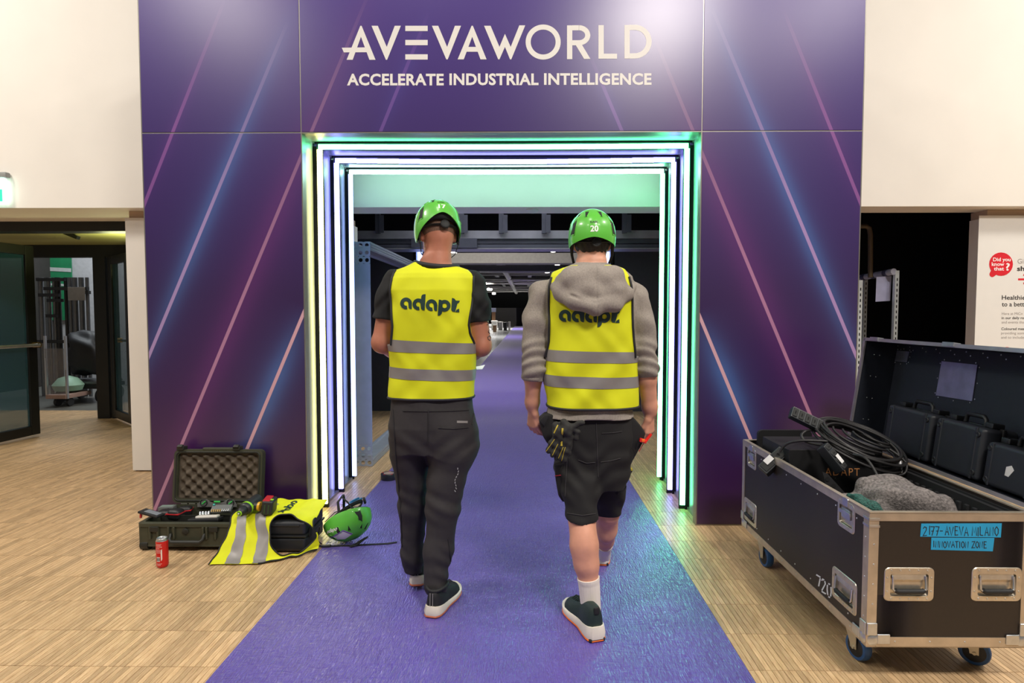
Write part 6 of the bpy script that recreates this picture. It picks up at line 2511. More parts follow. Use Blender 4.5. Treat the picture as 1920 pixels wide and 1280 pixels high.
def platepx(quad, nm):
    pts = [lidpx(*p) for p in quad]
    b = MB()
    b.add([p - dd * .001 for p in pts] + [p - dd * .004 for p in pts], [(4, 5, 6, 7), (0, 1, 5, 4), (1, 2, 6, 5), (2, 3, 7, 6), (3, 0, 4, 7)])
    b.build(nm, M('label_plate_steel', (168, 170, 196), rough=.32, metal=.8, var=.12, vscale=20), lid)
    for i in range(4):
        a, c = Vector(pts[i]), Vector(pts[(i + 1) % 4])
        ctr = sum((Vector(p) for p in pts), Vector()) / 4
        for t in (.1, .5, .9):
            q = a.lerp(c, t)
            q = q + (q - ctr).normalized() * .012
            rivet(q - dd * .001, -dd, .0035)


platepx([(1767, 677), (1834, 684), (1824, 752), (1756, 741)], 'label_plate')
platepx([(1683, 657), (1706, 659), (1701, 679), (1679, 677)], 'label_plate')
for y in np.arange(CY0 + .06, CY1 - .02, .10):
    rivet(lp(LH_ - .035, LDp - T - .001, y), -dd, .0035)
    rivet(lp(LH_ - .018, LDp - T - .001, y + .03), -dd, .0035)
for h in (.12, .24, .36, .48):
    rivet(lp(h, .06, CY1 - T - .001), (0, -1, 0), .0035)
    rivet(lp(h, .09, CY1 - T - .001), (0, -1, 0), .0035)
tag(rv.build('rivets', STEEL, lid), kind='stuff')

# three black protector cases standing in the lid
PEL = M('protector_black', (27, 30, 37), rough=.5, var=.08, bump=(600, .25, .0006))
PEL2 = M('protector_black_trim', (18, 19, 22), rough=.5)


def protector(w_, h_, d_, name, lab):
    """upright hard case: broad face towards -x, handle on top; built about its foot centre"""
    root = empty(name, (0, 0, 0), lab, 'hard case', 'black hard cases in the open lid')
    half = MB().rbox((-d_ * .22, 0, h_ / 2), (d_ * .54, w_, h_), None, .018, 3)
    for y in (-w_ * .36, w_ * .36):
        half.rbox((-d_ * .49, y, h_ / 2), (.006, .012, h_ * .98), None, .0025, 1)
    half.build('shell', PEL, root, smooth=45, local=True)
    MB().rbox((d_ * .27, 0, h_ / 2), (d_ * .44, w_, h_), None, .018, 3).build('shell', PEL, root, smooth=45, local=True)
    MB().rbox((d_ * .05, 0, h_ / 2), (.016, w_ + .008, h_ + .008), None, .006, 2).build('rim', PEL2, root, local=True)
    for y in (-w_ * .40, w_ * .40):
        for z_ in (h_ * .14, h_ * .86):
            MB().lathe([(.0115, 0), (.0115, .004), (.0085, .0055), (.006, .0045), (.003, .0048), (.0002, .0045)], 16, (-d_ * .485, y, z_), Matrix.Rotation(-math.pi / 2, 3, 'Y')).build('boss', PEL2, root, local=True)
    for y in (-w_ * .36, w_ * .36):
        b = MB()
        b.rbox((-d_ * .03, y, h_ + .011), (.052, .045, .024), None, .006, 2)
        b.rbox((-d_ * .10, y, h_ + .016), (.03, .034, .014), None, .005, 2)
        b.build('latch', PEL2, root, local=True)
    b = MB()
    b.tube([(-.004, -w_ * .2, h_ + .004), (-.004, -w_ * .19, h_ + .026), (-.004, -w_ * .15, h_ + .038), (-.004, w_ * .15, h_ + .038), (-.004, w_ * .19, h_ + .026), (-.004, w_ * .2, h_ + .004)], [.009, .009, .010, .010, .009, .009], 10)
    b.build('handle', PEL2, root, smooth=60, local=True)
    return root


shelf = lambda d, y: lp(T, d, y)
for (y0, y1, zt, dpt, lab) in ((2.645, 2.985, .876, .145, 'black hard case standing farthest back in the open lid of the flight case'),
                               (2.345, 2.635, .872, .150, 'black hard case in the middle of three in the flight case lid'),
                               (2.085, 2.338, .828, .150, 'black hard case with a torn white sticker, nearest in the flight case lid')):
    r = protector(y1 - y0 - .012, zt - .655, dpt, 'hard_case', lab)
    s = shelf(.02 + dpt / 2, (y0 + y1) / 2)
    r.location = (s.x, s.y, s.z + .012)
    r.rotation_euler = (0, math.radians(7), 0)
    if 'sticker' in lab:
        b = MB()
        b.prism([(-.01, .075), (.012, .085), (.026, .070), (.006, .040), (-.012, .042)], lambda u, v, t: Vector((-dpt * .491 - t, -u, v + .02)), 0, .001)
        b.build('sticker', M('sticker_white', (206, 204, 204), rough=.6), r, local=True)

# contents of the flight case
BB = M('black_board', (15, 15, 17), rough=.55, var=.1)
root = empty('black_box', (1.5, 2.95, CZ0), 'black box with gold lettering standing across the flight case', 'box')
yb = 2.765
zt = P(1560, 843, yb).z
MB().rbox(((1.25 + 1.69) / 2, yb + .006, (CZ0 + .02 + zt) / 2), (.44, .012, zt - CZ0 - .02), None, .003).build('front_board', BB, root)
MB().rbox((1.47, yb + .17, (CZ0 + .02 + zt - .004) / 2), (.43, .315, zt - CZ0 - .024), None, .006).build('carton', BB, root)
b = MB()
text_on(b, 'ADAPT', lambda u, v: P(1547 + u, 891 - v + u * .01, yb - .001), width=65, height=15, spacing=1.2)
b.build('lettering', M('gold_print', (176, 120, 74), rough=.5), root)
root = empty('display_panel', P(1465, 830, 3.14), 'black panel with rounded corners standing at the far end of the flight case', 'panel')
a = P(1421, 806, 3.17)
c = P(1520, 890, 3.17)
b = MB()
b.prism([(p[0] + (a.x + c.x) / 2, p[1] + (a.z + .35) / 2) for p in rrect(c.x - a.x, a.z - .35, .025)], lambda u, v, t: Vector((u, 3.165 + t, v)), 0, .02)
b.build('panel', BB, root)
a2, c2 = P(1449, 822, 3.13), P(1510, 890, 3.13)
b = MB()
b.prism([(p[0] + (a2.x + c2.x) / 2, p[1] + (a2.z + .35) / 2) for p in rrect(c2.x - a2.x, a2.z - .35, .02)], lambda u, v, t: Vector((u, 3.13 + t, v)), 0, .02)
b.build('panel', M('dark_grey_board', (34, 35, 40), rough=.5), root)
root = empty('cradle_bracket', P(1455, 845, 3.02), 'blue black plastic bracket with an oval cut-out beside the far latch', 'bracket')
b = MB()
for (pa, pc) in (((1447, 828), (1447, 862)), ((1470, 832), (1478, 866)), ((1447, 828), (1472, 832)), ((1448, 850), (1474, 856))):
    b.bar(P(*pa, 3.03), P(*pc, 3.03), .02, .03, bevel=.004)
b.build('frame', M('bracket_blue', (30, 38, 62), rough=.45), root)

CABLE = M('cable_black', (34, 33, 34), rough=.5, var=.08)
root = empty('cable_coil', (1.56, 2.8, .72), 'coiled black power cable lying on top of the black box in the flight case', 'cable')
Rc = Matrix.Rotation(math.radians(-2), 3, 'Z') @ Matrix.Rotation(math.radians(16), 3, 'Y') @ Matrix.Rotation(math.radians(19), 3, 'X')
cc_ = Vector(P(1612, 829, 2.80))
for k in range(9):
    rr = .205 - .011 * (k % 5) + random.uniform(-.006, .006)
    ox, oy = random.uniform(-.012, .012), random.uniform(-.012, .012)
    pts = []
    for i in range(48):
        a = 2 * math.pi * i / 48
        pts.append(cc_ + Rc @ Vector((ox + rr * math.cos(a), oy + (rr - .01) * .98 * math.sin(a), .006 * k - .024 + .008 * math.sin(2 * a + k))))
    MB().tube(pts, .0066, 8, closed=True).build('loop', CABLE, root, smooth=60)
for k in range(5):
    pts = []
    for i in range(20):
        a = math.radians(150 + 130 * i / 19 + 9 * k)
        rr = .16 - .022 * k
        pts.append(cc_ + Rc @ Vector((.02 * k + rr * math.cos(a), .03 + rr * .8 * math.sin(a), .0 + .01 * k)))
    MB().tube(pts, .0055, 8).build('loop', CABLE, root, smooth=60)
tails = [[(1600, 852, 2.62), (1622, 858, 2.56), (1642, 885, 2.5), (1655, 920, 2.44), (1664, 950, 2.4), (1668, 985, 2.38)],
         [(1668, 842, 2.75), (1690, 858, 2.72), (1700, 872, 2.70), (1695, 888, 2.68), (1672, 890, 2.7), (1650, 878, 2.72)],
         [(1668, 830, 2.76), (1682, 845, 2.74), (1687, 862, 2.72), (1688, 880, 2.7)],
         [(1562, 828, 2.72), (1530, 826, 2.74), (1500, 826, 2.76), (1475, 832, 2.8), (1462, 846, 2.82)],
         [(1540, 834, 2.7), (1512, 828, 2.76), (1503, 815, 2.8), (1520, 806, 2.84), (1555, 815, 2.84)]]
for tl in tails:
    pts = [Vector(P(*q)) for q in tl]
    dense = []
    for i in range(len(pts) - 1):
        p0, p1, p2, p3 = pts[max(0, i - 1)], pts[i], pts[i + 1], pts[min(len(pts) - 1, i + 2)]
        for k in range(6):
            t = k / 6
            dense.append(.5 * ((2 * p1) + (p2 - p0) * t + (2 * p0 - 5 * p1 + 4 * p2 - p3) * t * t + (3 * p1 - p0 - 3 * p2 + p3) * t ** 3))
    dense.append(pts[-1])
    MB().tube(dense, .0062, 8).build('cable_end', CABLE, root, smooth=60)
b = MB()
b.tube([P(1687, 864, 2.72), P(1688, 872, 2.71), P(1688, 886, 2.70)], [.010, .012, .009], 12)
b.build('connector', M('connector_grey', (150, 150, 152), rough=.4, metal=.5), root, smooth=60)
b = MB()
b.tube([P(1688, 890, 2.70), P(1688, 898, 2.70)], [.010, .010], 12)
b.build('connector_band', M('connector_yellow', (214, 176, 40), rough=.5), root, smooth=60)
STRP = M('strip_plastic', (32, 36, 40), rough=.45)


def power_strip(p0, p1, w_, h_, n, lab, up, label=None):
    root = empty('power_strip', (Vector(p0) + Vector(p1)) / 2, lab, 'power strip', 'black power strips in the flight case')
    p0, p1 = Vector(p0), Vector(p1)
    d = (p1 - p0).normalized()
    x = Vector(up).cross(d).normalized()
    z_ = d.cross(x)
    R = Matrix((d, x, z_)).transposed()
    L_ = (p1 - p0).length
    c = (p0 + p1) / 2
    MB().rbox(c, (L_, w_, h_), R, .006, 2).build('body', STRP, root)
    for i in range(n):
        q = c + d * (L_ * (-.5 + (i + .5) / n))
        b = MB().rbox(q + z_ * h_ * .5, (L_ / n * .78, w_ * .78, .008), R, .003, 1)
        so = b.build('socket', HELMIN, root)
        MB().rbox(q + z_ * (h_ * .5 + .004), (.006, w_ * .3, .002), R, .0008, 1).build('slot', BLACK, so)
    if label:
        q = c + d * L_ * label[0] + x * label[1]
        MB().rbox(q + z_ * (h_ * .5 + .007), (L_ * label[2], w_ * .5, .002), R, .0006, 1).build('sticker', M('strip_sticker', (206, 206, 206), rough=.6), root)
    return root


power_strip(P(1482, 772, 2.86), P(1541, 801, 2.84), .06, .035, 5, 'black power strip sticking up beyond the coil of cable', (.2, -1, .5))
power_strip(P(1430, 884, 2.86), P(1472, 846, 2.86), .06, .05, 2, 'black power strip hanging over the rim of the flight case, near the far latch', (-.5, -.7, .5), (-.1, .012, .3))
power_strip(P(1541, 836, 2.66), P(1579, 882, 2.62), .055, .045, 4, 'black power strip with a white sticker lying in front of the gold lettering', (.35, -.6, .7), (.12, .0, .32))
root = empty('metal_bracket', P(1560, 910, 2.55), 'dark metal bracket with round holes behind the near latch', 'bracket')
b = MB()
b.prism([(1542, 884), (1552, 888), (1592, 932), (1582, 936), (1550, 914)], lambda u, v, t: P(u, v, 2.56 + t), 0, .006)
b.build('plate', M('bracket_grey', (66, 66, 68), rough=.4, metal=.6), root)
for (u, v) in ((1552, 898), (1563, 911)):
    b = MB()
    b.prism(ell(u, v, 4.2, 4.2, 14), lambda p, q, t: P(p, q, 2.559 - t), 0, .002)
    b.build('hole', BLACK, root)
BLK = M('blanket_grey', (112, 106, 104), rough=.95, var=.55, vscale=110, bump=(160, .9, .004))
q = P(1665, 940, 2.38)
lump('moving_blanket', (1.475, 2.36, .50), (.165, .12, .155), BLK, 'grey flecked moving blanket bundled near the front of the flight case', 'blanket', 5, .13, 44)
lump('moving_blanket', (1.63, 2.30, .49), (.06, .07, .12), BLK, 'small fold of grey flecked blanket beside the bigger bundle', 'blanket', 9, .10, 24)
lump('green_net', (1.345, 2.30, .53), (.07, .06, .075), M('green_net', (30, 78, 70), rough=.7, var=.5, vscale=140, bump=(150, 1.0, .006)), 'dark green netting stuffed inside the near latch corner of the flight case', 'net', 11, .2, 26)

# ------------------------------------------------------------------ open tool case by the left foot of the portal
OLV = M('olive_plastic', (58, 60, 46), rough=.5, var=.08, bump=(500, .3, .0008))
OLD = M('olive_plastic_dark', (32, 33, 28), rough=.55)
FOAM = M('foam_brown', (84, 74, 62), rough=.95, var=.1)
TX0, TX1, TY0, TY1, TZ = -2.178, -1.632, 3.225, 3.56, .158
tc_ = empty('tool_case', ((TX0 + TX1) / 2, (TY0 + TY1) / 2, 0), 'open olive green wheeled tool case with egg-crate foam in its lid', 'tool case')
b = MB()
b.rbox(((TX0 + TX1) / 2, TY0 + .012, .088), (TX1 - TX0, .02, .128), None, .008)
b.rbox(((TX0 + TX1) / 2, TY1 - .012, .088), (TX1 - TX0, .02, .128), None, .008)
b.rbox((TX0 + .012, (TY0 + TY1) / 2, .088), (.02, TY1 - TY0, .128), None, .008)
b.rbox((TX1 - .012, (TY0 + TY1) / 2, .088), (.02, TY1 - TY0, .128), None, .008)
b.rbox(((TX0 + TX1) / 2, (TY0 + TY1) / 2, .030), (TX1 - TX0, TY1 - TY0, .014), None, .006)
base = b.build('base', OLV, tc_)
b = MB()
pts = rrect(TX1 - TX0 + .012, TY1 - TY0 + .012, .03)
pin = rrect(TX1 - TX0 - .04, TY1 - TY0 - .04, .02)
k = len(pts)
mx, my = (TX0 + TX1) / 2, (TY0 + TY1) / 2
vs = [(mx + u, my + v, TZ - .018) for u, v in pts] + [(mx + u, my + v, TZ) for u, v in pts] + [(mx + u, my + v, TZ + .003) for u, v in pin] + [(mx + u, my + v, TZ - .018) for u, v in pin]
b.add(vs, [(r_ * k + i, r_ * k + (i + 1) % k, ((r_ + 1) % 4) * k + (i + 1) % k, ((r_ + 1) % 4) * k + i) for r_ in range(4) for i in range(k)])
b.build('rim', OLV, tc_)
for xr in (TX0 + .07, TX0 + .115, TX0 + .175, TX0 + .185 + .02, TX0 + .37, TX0 + .39, TX0 + .44):
    MB().rbox((xr, TY0 - .004, .105), (.012, .016, .07), None, .004).build('rib', OLV, tc_)
for xr in (TX0 + .095, TX0 + .43):
    MB().rbox((xr, TY0 - .006, .128), (.05, .014, .03), None, .004).build('latch_seat', OLD, tc_)
MB().lathe([(.016, 0), (.018, .006), (.012, .009), (.0002, .008)], 18, (TX0 + .27, TY0 - .001, .115), Matrix.Rotation(math.pi / 2, 3, 'X')).build('pressure_valve', OLD, tc_)
b = MB()
b.tube([(TX0 + .185, TY0 - .002, .10), (TX0 + .185, TY0 - .018, .075), (TX0 + .20, TY0 - .025, .06), (TX0 + .36, TY0 - .025, .06), (TX0 + .375, TY0 - .018, .075), (TX0 + .375, TY0 - .002, .10)], [.009, .01, .012, .012, .01, .009], 10)
b.build('handle', OLD, tc_, smooth=60)
for xr in (TX0 + .028, TX1 - .03):
    wh = MB().cyl((xr - .022, TY0 + .028, .032), (xr + .022, TY0 + .028, .032), .032, n=24).build('wheel', OLD, tc_)
b = MB()
for xr in (TX0 + .12, TX1 - .12):
    b.box(xr - .05, xr + .05, TY0 + .20, TY1 - .04, 0.0, .026)
b.build('foot', OLD, tc_)
# lid
LT = math.radians(7)
lu, ld = Vector((0, math.sin(LT), math.cos(LT))), Vector((0, math.cos(LT), -math.sin(LT)))
lo_ = Vector((mx, TY1 - .012, TZ + .012))
l3 = lambda u, h, d: lo_ + Vector((u, 0, 0)) + lu * h + ld * d
LW, LHh = TX1 - TX0 + .004, .325
outp = rrect(LW, LHh, .03)
inp = rrect(LW - .045, LHh - .045, .022)
k = len(outp)
b = MB()
lays = [(outp, .0), (outp, .052), (rrect(LW - .03, LHh - .03, .03), .060), None]
vs = [l3(u, v + LHh / 2, 0.0) for u, v in inp] + [l3(u, v + LHh / 2, 0.0) for u, v in outp] + [l3(u, v + LHh / 2, .046) for u, v in outp] + [l3(u, v + LHh / 2, .056) for u, v in rrect(LW - .03, LHh - .03, .03)]
fs = [(r_ * k + i, r_ * k + (i + 1) % k, (r_ + 1) * k + (i + 1) % k, (r_ + 1) * k + i) for r_ in range(3) for i in range(k)]
fs.append(tuple(3 * k + i for i in range(k)))
vs += [l3(u, v + LHh / 2, .04) for u, v in inp]
fs += [(i, (i + 1) % k, 4 * k + (i + 1) % k, 4 * k + i) for i in range(k)]
b.add(vs, fs)
lidt = b.build('lid', OLV, tc_)
# raised inner lip
b = MB()
b.tube([l3(u, v + LHh / 2, -.002) for u, v in rrect(LW - .03, LHh - .03, .024, 6)], .004, 8, closed=True)
b.build('seal', OLD, lidt, smooth=60)
b = MB()
b.rbox(l3(.0, LHh + .004, .012), (.2, .03, .018), Matrix.Rotation(-LT, 3, 'X'), .006)
b.build('lid_edge', OLV, lidt)
iw, ih = LW - .047, LHh - .047


def egg(u, v):
    x, y = (u - .5) * iw, (v - .5) * ih
    e = min(1, min(u, 1 - u) * 14, min(v, 1 - v) * 14)
    return l3(x, y + LHh / 2, .022 - e * .012 * (math.sin(x * 2 * math.pi / .062 + y * 55) + math.sin(y * 2 * math.pi / .062 - x * 55 * .0)) * .9)


def egg2(u, v):
    x, y = (u - .5) * iw, (v - .5) * ih
    e = min(1, min(u, 1 - u) * 14, min(v, 1 - v) * 14)
    a, c = x * 2 * math.pi / .070, y * 2 * math.pi / .068
    return l3(x, y + LHh / 2, .024 - e * .016 * math.sin(a) * math.sin(c) - .004 * e)


MB().grid(egg2, 150, 84).build('egg_crate_foam', FOAM, lidt, smooth=80)
for px in (345, 449):
    q = l3(P(px, 848, 3.62).x - mx, LHh, .02)
    b = MB()
    b.rbox(q + Vector((0, -.006, .010)), (.046, .05, .026), Matrix.Rotation(-LT, 3, 'X'), .006)
    b.rbox(q + Vector((0, -.022, .018)), (.034, .024, .030), Matrix.Rotation(.5, 3, 'X'), .005)
    b.build('latch', OLD, lidt)
b = MB()
for q in np.linspace(-.2, .2, 9):
    b.cyl(lo_ + Vector((q - .02, .004, -.008)), lo_ + Vector((q + .02, .004, -.008)), .008, n=10)
tag(b.build('hinge', OLV, tc_), kind='stuff')
b = MB()
b.box(TX0 + .03, TX1 - .03, my - .004, my + .004, .04, TZ - .01)
b.box(TX0 + .25, TX0 + .258, my + .004, TY1 - .03, .04, TZ - .02)
b.build('divider', OLD, tc_)
MB().box(TX0 + .03, TX1 - .03, TY0 + .03, TY1 - .03, .037, .075).build('base_foam', OLD, tc_)

# tools in the case
TR = M('tool_red2', (176, 34, 40), rough=.5)
TG = M('tool_grey', (92, 96, 96), rough=.5)
TB = M('tool_black', (26, 27, 29), rough=.5)
TGR = M('tool_green', (120, 200, 40), rough=.45)


def dome(px, py, Y, s, lab, seed):
    c = P(px, py, Y)
    root = empty('tool_battery', c, lab, 'battery')
    b = MB().rbox(c, s, Matrix.Rotation(.3 * seed, 3, 'Z'), min(s) * .35, 3)
    b.build('body', TB, root)
    MB().rbox(c + Vector((0, -.002, s[2] * .12)), (s[0] * 1.02, s[1] * 1.02, s[2] * .12), Matrix.Rotation(.3 * seed, 3, 'Z'), .002).build('red_band', TR, root)
    return root


dome(311, 964, 3.43, (.085, .075, .055), 'black and red tool battery at the far left in the tool case', .5)
dome(330, 963, 3.41, (.08, .07, .06), 'black and red rounded tool in the middle of the tool case', -.4)
dome(348, 957, 3.50, (.075, .06, .055), 'black tool with red trim just under the lid of the tool case', .9)
root = empty('flat_box', P(313, 955, 3.5), 'flat grey green box at the back corner of the tool case', 'box')
MB().rbox(P(314, 954, 3.5), (.09, .05, .04), Matrix.Rotation(.1, 3, 'Z'), .006).build('body', TG, root)
MB().rbox(P(314, 950, 3.5) + Vector((0, 0, .005)), (.07, .03, .008), Matrix.Rotation(.1, 3, 'Z'), .003).build('lid', M('grey_green', (112, 130, 122), rough=.5), root)
root = empty('organiser_pouch', P(282, 972, 3.30), 'flat black pouch with a clear window lying over the corner of the tool case', 'pouch')
R_ = Matrix.Rotation(-.22, 3, 'Z') @ Matrix.Rotation(.16, 3, 'Y')
q = Vector((P(284, 970, 3.30).x, 3.30, .190))
MB().rbox(q, (.135, .06, .014), R_, .005).build('body', TB, root)
MB().rbox(q + R_ @ Vector((.01, 0, .008)), (.09, .036, .003), R_, .001).build('window', M('clear_grey', (120, 126, 132), rough=.2), root)
MB().rbox(q + R_ @ Vector((-.05, -.02, -.018)), (.012, .01, .03), R_, .003).build('red_clip', TR, root)
root = empty('driver_set', P(385, 968, 3.33), 'black case with white tool inserts lying open in the tool case', 'tool set')
q = Vector((P(386, 972, 3.32).x, 3.32, .150))
R_ = Matrix.Rotation(.12, 3, 'Z') @ Matrix.Rotation(-.18, 3, 'X')
MB().rbox(q, (.17, .085, .02), R_, .006).build('tray', TB, root)
MB().rbox(q + R_ @ Vector((.008, .004, .014)), (.12, .05, .014), R_, .005).build('insert', M('insert_white', (206, 202, 194), rough=.5), root)
for k in range(4):
    MB().cyl(q + R_ @ Vector((-.04 + .016 * k, .02, .02)), q + R_ @ Vector((-.046 + .016 * k, .034, .036)), .007, n=10).build('socket_bit', STEEL, root)
root = empty('bit_set', P(416, 958, 3.36), 'grey cassette of brass coloured driver bits lying under the chuck of the drill', 'bit set')
q = Vector((P(416, 958, 3.38).x, 3.38, .190))
R_ = Matrix.Rotation(.1, 3, 'Z') @ Matrix.Rotation(.55, 3, 'X')
MB().rbox(q, (.115, .05, .02), R_, .004).build('cassette', TG, root)
BRS = M('brass_bit', (190, 160, 100), rough=.3, metal=.8)
for k in range(9):
    MB().rbox(q + R_ @ Vector((-.046 + .0115 * k, -.02, .011)), (.006, .016, .007), R_, .001).build('bit', BRS if k < 5 else STEEL, root)
MB().rbox(q + R_ @ Vector((-.048, .022, .012)), (.012, .012, .01), R_, .003).build('teal_button', M('teal', (40, 150, 140), rough=.5), root)
# torpedo level against the hinge
root = empty('spirit_level', P(406, 943, 3.54), 'grey torpedo spirit level with three green vials leaning by the lid hinge', 'level')
yl = 3.515
b = MB()
pts = [(370, 950), (444, 950), (444, 945), (438, 936), (428, 935), (418, 941), (410, 943.5), (402, 943), (394, 940), (388, 935), (378, 936), (370, 945)]
b.prism(pts, lambda u, v, t: P(u, v, yl + t), 0, .018)
b.build('body', M('level_grey', (128, 128, 126), rough=.4, metal=.3), root)
VG = M('vial_green', (70, 190, 90), rough=.15)
for (u, v) in ((382, 942), (432, 942)):
    rg = MB()
    rg.tube([P(u + 6.2 * math.cos(a), v + 6.2 * math.sin(a), yl - .002) for a in np.linspace(0, 6.283, 25)[:-1]], .003, 6, closed=True)
    ri = rg.build('vial_ring', TB, root, smooth=60)
    b = MB()
    b.bar(P(u - 3.5, v + 3, yl - .003), P(u + 3.5, v - 3, yl - .003), .008, .008, bevel=.003)
    b.build('vial', VG, ri)
b = MB()
b.bar(P(401, 940.5, yl - .002), P(413, 940.5, yl - .002), .010, .010, bevel=.004)
b.build('vial', VG, root)

# black hard case lying beneath the vest
BX0, BX1, BY0, BY1, BZ = -1.475, -1.225, 3.20, 3.50, .178
root = empty('hard_case', ((BX0 + BX1) / 2, (BY0 + BY1) / 2, 0), 'black moulded case lying on the floor under the draped yellow vest', 'hard case')
mx2, my2 = (BX0 + BX1) / 2, (BY0 + BY1) / 2
b = MB().rbox((mx2, my2, .045 + .004), (BX1 - BX0, BY1 - BY0, .082), None, .02, 3)
b.build('shell', PEL, root, smooth=45)
b = MB().rbox((mx2, my2, .138), (BX1 - BX0, BY1 - BY0, .082), None, .02, 3)
b.rbox((mx2 - .01, my2 - .002, .158), (BX1 - BX0 - .04, BY1 - BY0 + .006, .012), None, .004)
b.build('shell', PEL, root, smooth=45)
MB().rbox((mx2, my2, .096), (BX1 - BX0 + .012, BY1 - BY0 + .012, .014), None, .006).build('rim', PEL2, root)
for xx in (BX1 - .02,):
    MB().rbox((BX1 + .004, my2 - .08, .10), (.014, .05, .05), None, .005).build('latch', PEL2, root)

# the vest draped over both
vroot = empty('draped_vest', (-1.45, 3.2, 0), 'yellow high-visibility vest with grey bands draped over a black case on the floor', 'vest')
# control net: columns from hem to shoulders, rows from the back over the edge to the floor
NET = [
    [(-1.675, 3.47, .200), (-1.665, 3.38, .196), (-1.66, 3.255, .192), (-1.648, 3.185, .125), (-1.668, 3.12, .045), (-1.678, 3.035, .006)],
    [(-1.60, 3.49, .200), (-1.60, 3.38, .196), (-1.60, 3.25, .190), (-1.575, 3.165, .115), (-1.575, 3.10, .035), (-1.575, 3.042, .006)],
    [(-1.52, 3.50, .214), (-1.525, 3.36, .206), (-1.52, 3.23, .194), (-1.48, 3.155, .105), (-1.475, 3.09, .025), (-1.465, 3.045, .006)],
    [(-1.44, 3.51, .205), (-1.44, 3.36, .202), (-1.43, 3.215, .200), (-1.39, 3.155, .10), (-1.385, 3.10, .012), (-1.385, 3.065, .007)],
    [(-1.33, 3.52, .202), (-1.33, 3.36, .197), (-1.325, 3.205, .212), (-1.29, 3.165, .09), (-1.285, 3.15, .012), (-1.285, 3.12, .007)],
    [(-1.24, 3.53, .202), (-1.235, 3.36, .196), (-1.225, 3.205, .192), (-1.20, 3.185, .09), (-1.195, 3.18, .015), (-1.195, 3.155, .008)],
    [(-1.165, 3.53, .195), (-1.155, 3.38, .185), (-1.140, 3.26, .160), (-1.125, 3.24, .085), (-1.12, 3.25, .03), (-1.125, 3.235, .010)]]
NETA = np.array(NET)
NETA[5:, :, 0] -= .045
NETA[4, :, 0] -= .02


def cr_(P4, t):
    p0, p1, p2, p3 = P4
    return .5 * (2 * p1 + (p2 - p0) * t + (2 * p0 - 5 * p1 + 4 * p2 - p3) * t * t + (3 * p1 - p0 - 3 * p2 + p3) * t ** 3)


def net(u, v, lift=0.0):
    nu, nv = NETA.shape[0] - 1, NETA.shape[1] - 1
    fu, fv = min(u, .99999) * nu, min(v, .99999) * nv
    i, j = int(fu), int(fv)
    rows = []
    for a in range(-1, 3):
        ii = min(max(i + a, 0), nu)
        pts = [NETA[ii, min(max(j + c, 0), nv)] for c in range(-1, 3)]
        rows.append(cr_(pts, fv - j))
    p = cr_(rows, fu - i)
    p = p + np.array((.002 * math.sin(40 * v + 9 * u), .004 * math.sin(31 * u + 5 * v) * (.3 + v), .0035 * math.sin(34 * u + 11 * v) * math.sin(9 * v + 1) + .002))
    p[2] = max(p[2], .004)
    return Vector(p) + Vector((0, -lift * .6, lift * .8))


hole = lambda u, v: ((u - .725) / .245) ** 2 + ((v - .585) / .215) ** 2 - 1
h2 = lambda u, v: ((u - 1.0) / .04) ** 2 + ((v - .45) / .10) ** 2 - 1
NU, NV = 96, 80
grid_pts = {}
verts, faces = [], []


def gi(i, j):
    if (i, j) not in grid_pts:
        u, v = i / NU, j / NV
        # draw cells near the opening onto its edge
        for (fn, cu, cv, ru, rv_) in ((hole, .725, .585, .245, .215),):
            f = fn(u, v)
            if -.18 < f < .12:
                k = 1 / math.sqrt(f + 1)
                u, v = cu + (u - cu) * k, cv + (v - cv) * k
        grid_pts[(i, j)] = len(verts)
        verts.append(net(u, v))
    return grid_pts[(i, j)]


for j in range(NV):
    for i in range(NU):
        u, v = (i + .5) / NU, (j + .5) / NV
        if hole(u, v) > -.05 and h2(u, v) > 0:
            faces.append((gi(i, j), gi(i + 1, j), gi(i + 1, j + 1), gi(i, j + 1)))
b = MB()
b.add(verts, faces)
dv = b.build('cloth', HIVIS, vroot, smooth=70)
sol = dv.modifiers.new('thickness', 'SOLIDIFY')
sol.thickness = .0015
for (ua, ub) in ((.115, .235), (.345, .465)):
    MB().grid(lambda u, v: net(ua + (ub - ua) * u + .03 * (v - .5), .12 + .875 * v, .0022), 10, 50).build('reflective_band', REFL, vroot, smooth=70)
for pts, cl in (([net(.725 + .245 * math.cos(a), .585 + .215 * math.sin(a), .001) for a in np.linspace(0, 6.2832, 70)[:-1]], True),
                ([net(0, v, .001) for v in np.linspace(0, 1, 40)], False), ([net(u, 1, .001) for u in np.linspace(.42, 1, 40)], False),
                ([net(1.0 - .04 * math.cos(a), .45 + .10 * math.sin(a), .001) for a in np.linspace(-1.3, 1.3, 24)], False)):
    MB().tube(pts, .0042, 6, closed=cl).build('piping', PIPING, vroot, smooth=60)


def vlogo(u, v):
    # the print runs from the back edge down towards the camera
    a = (u - 330) / 1185
    c = (v - 430) / 330
    return net(.60 + .085 * c + .06 * a * 0, .06 + .30 * a, .0025)


adapt_logo(vlogo).build('print_logo', LOGO, vroot)

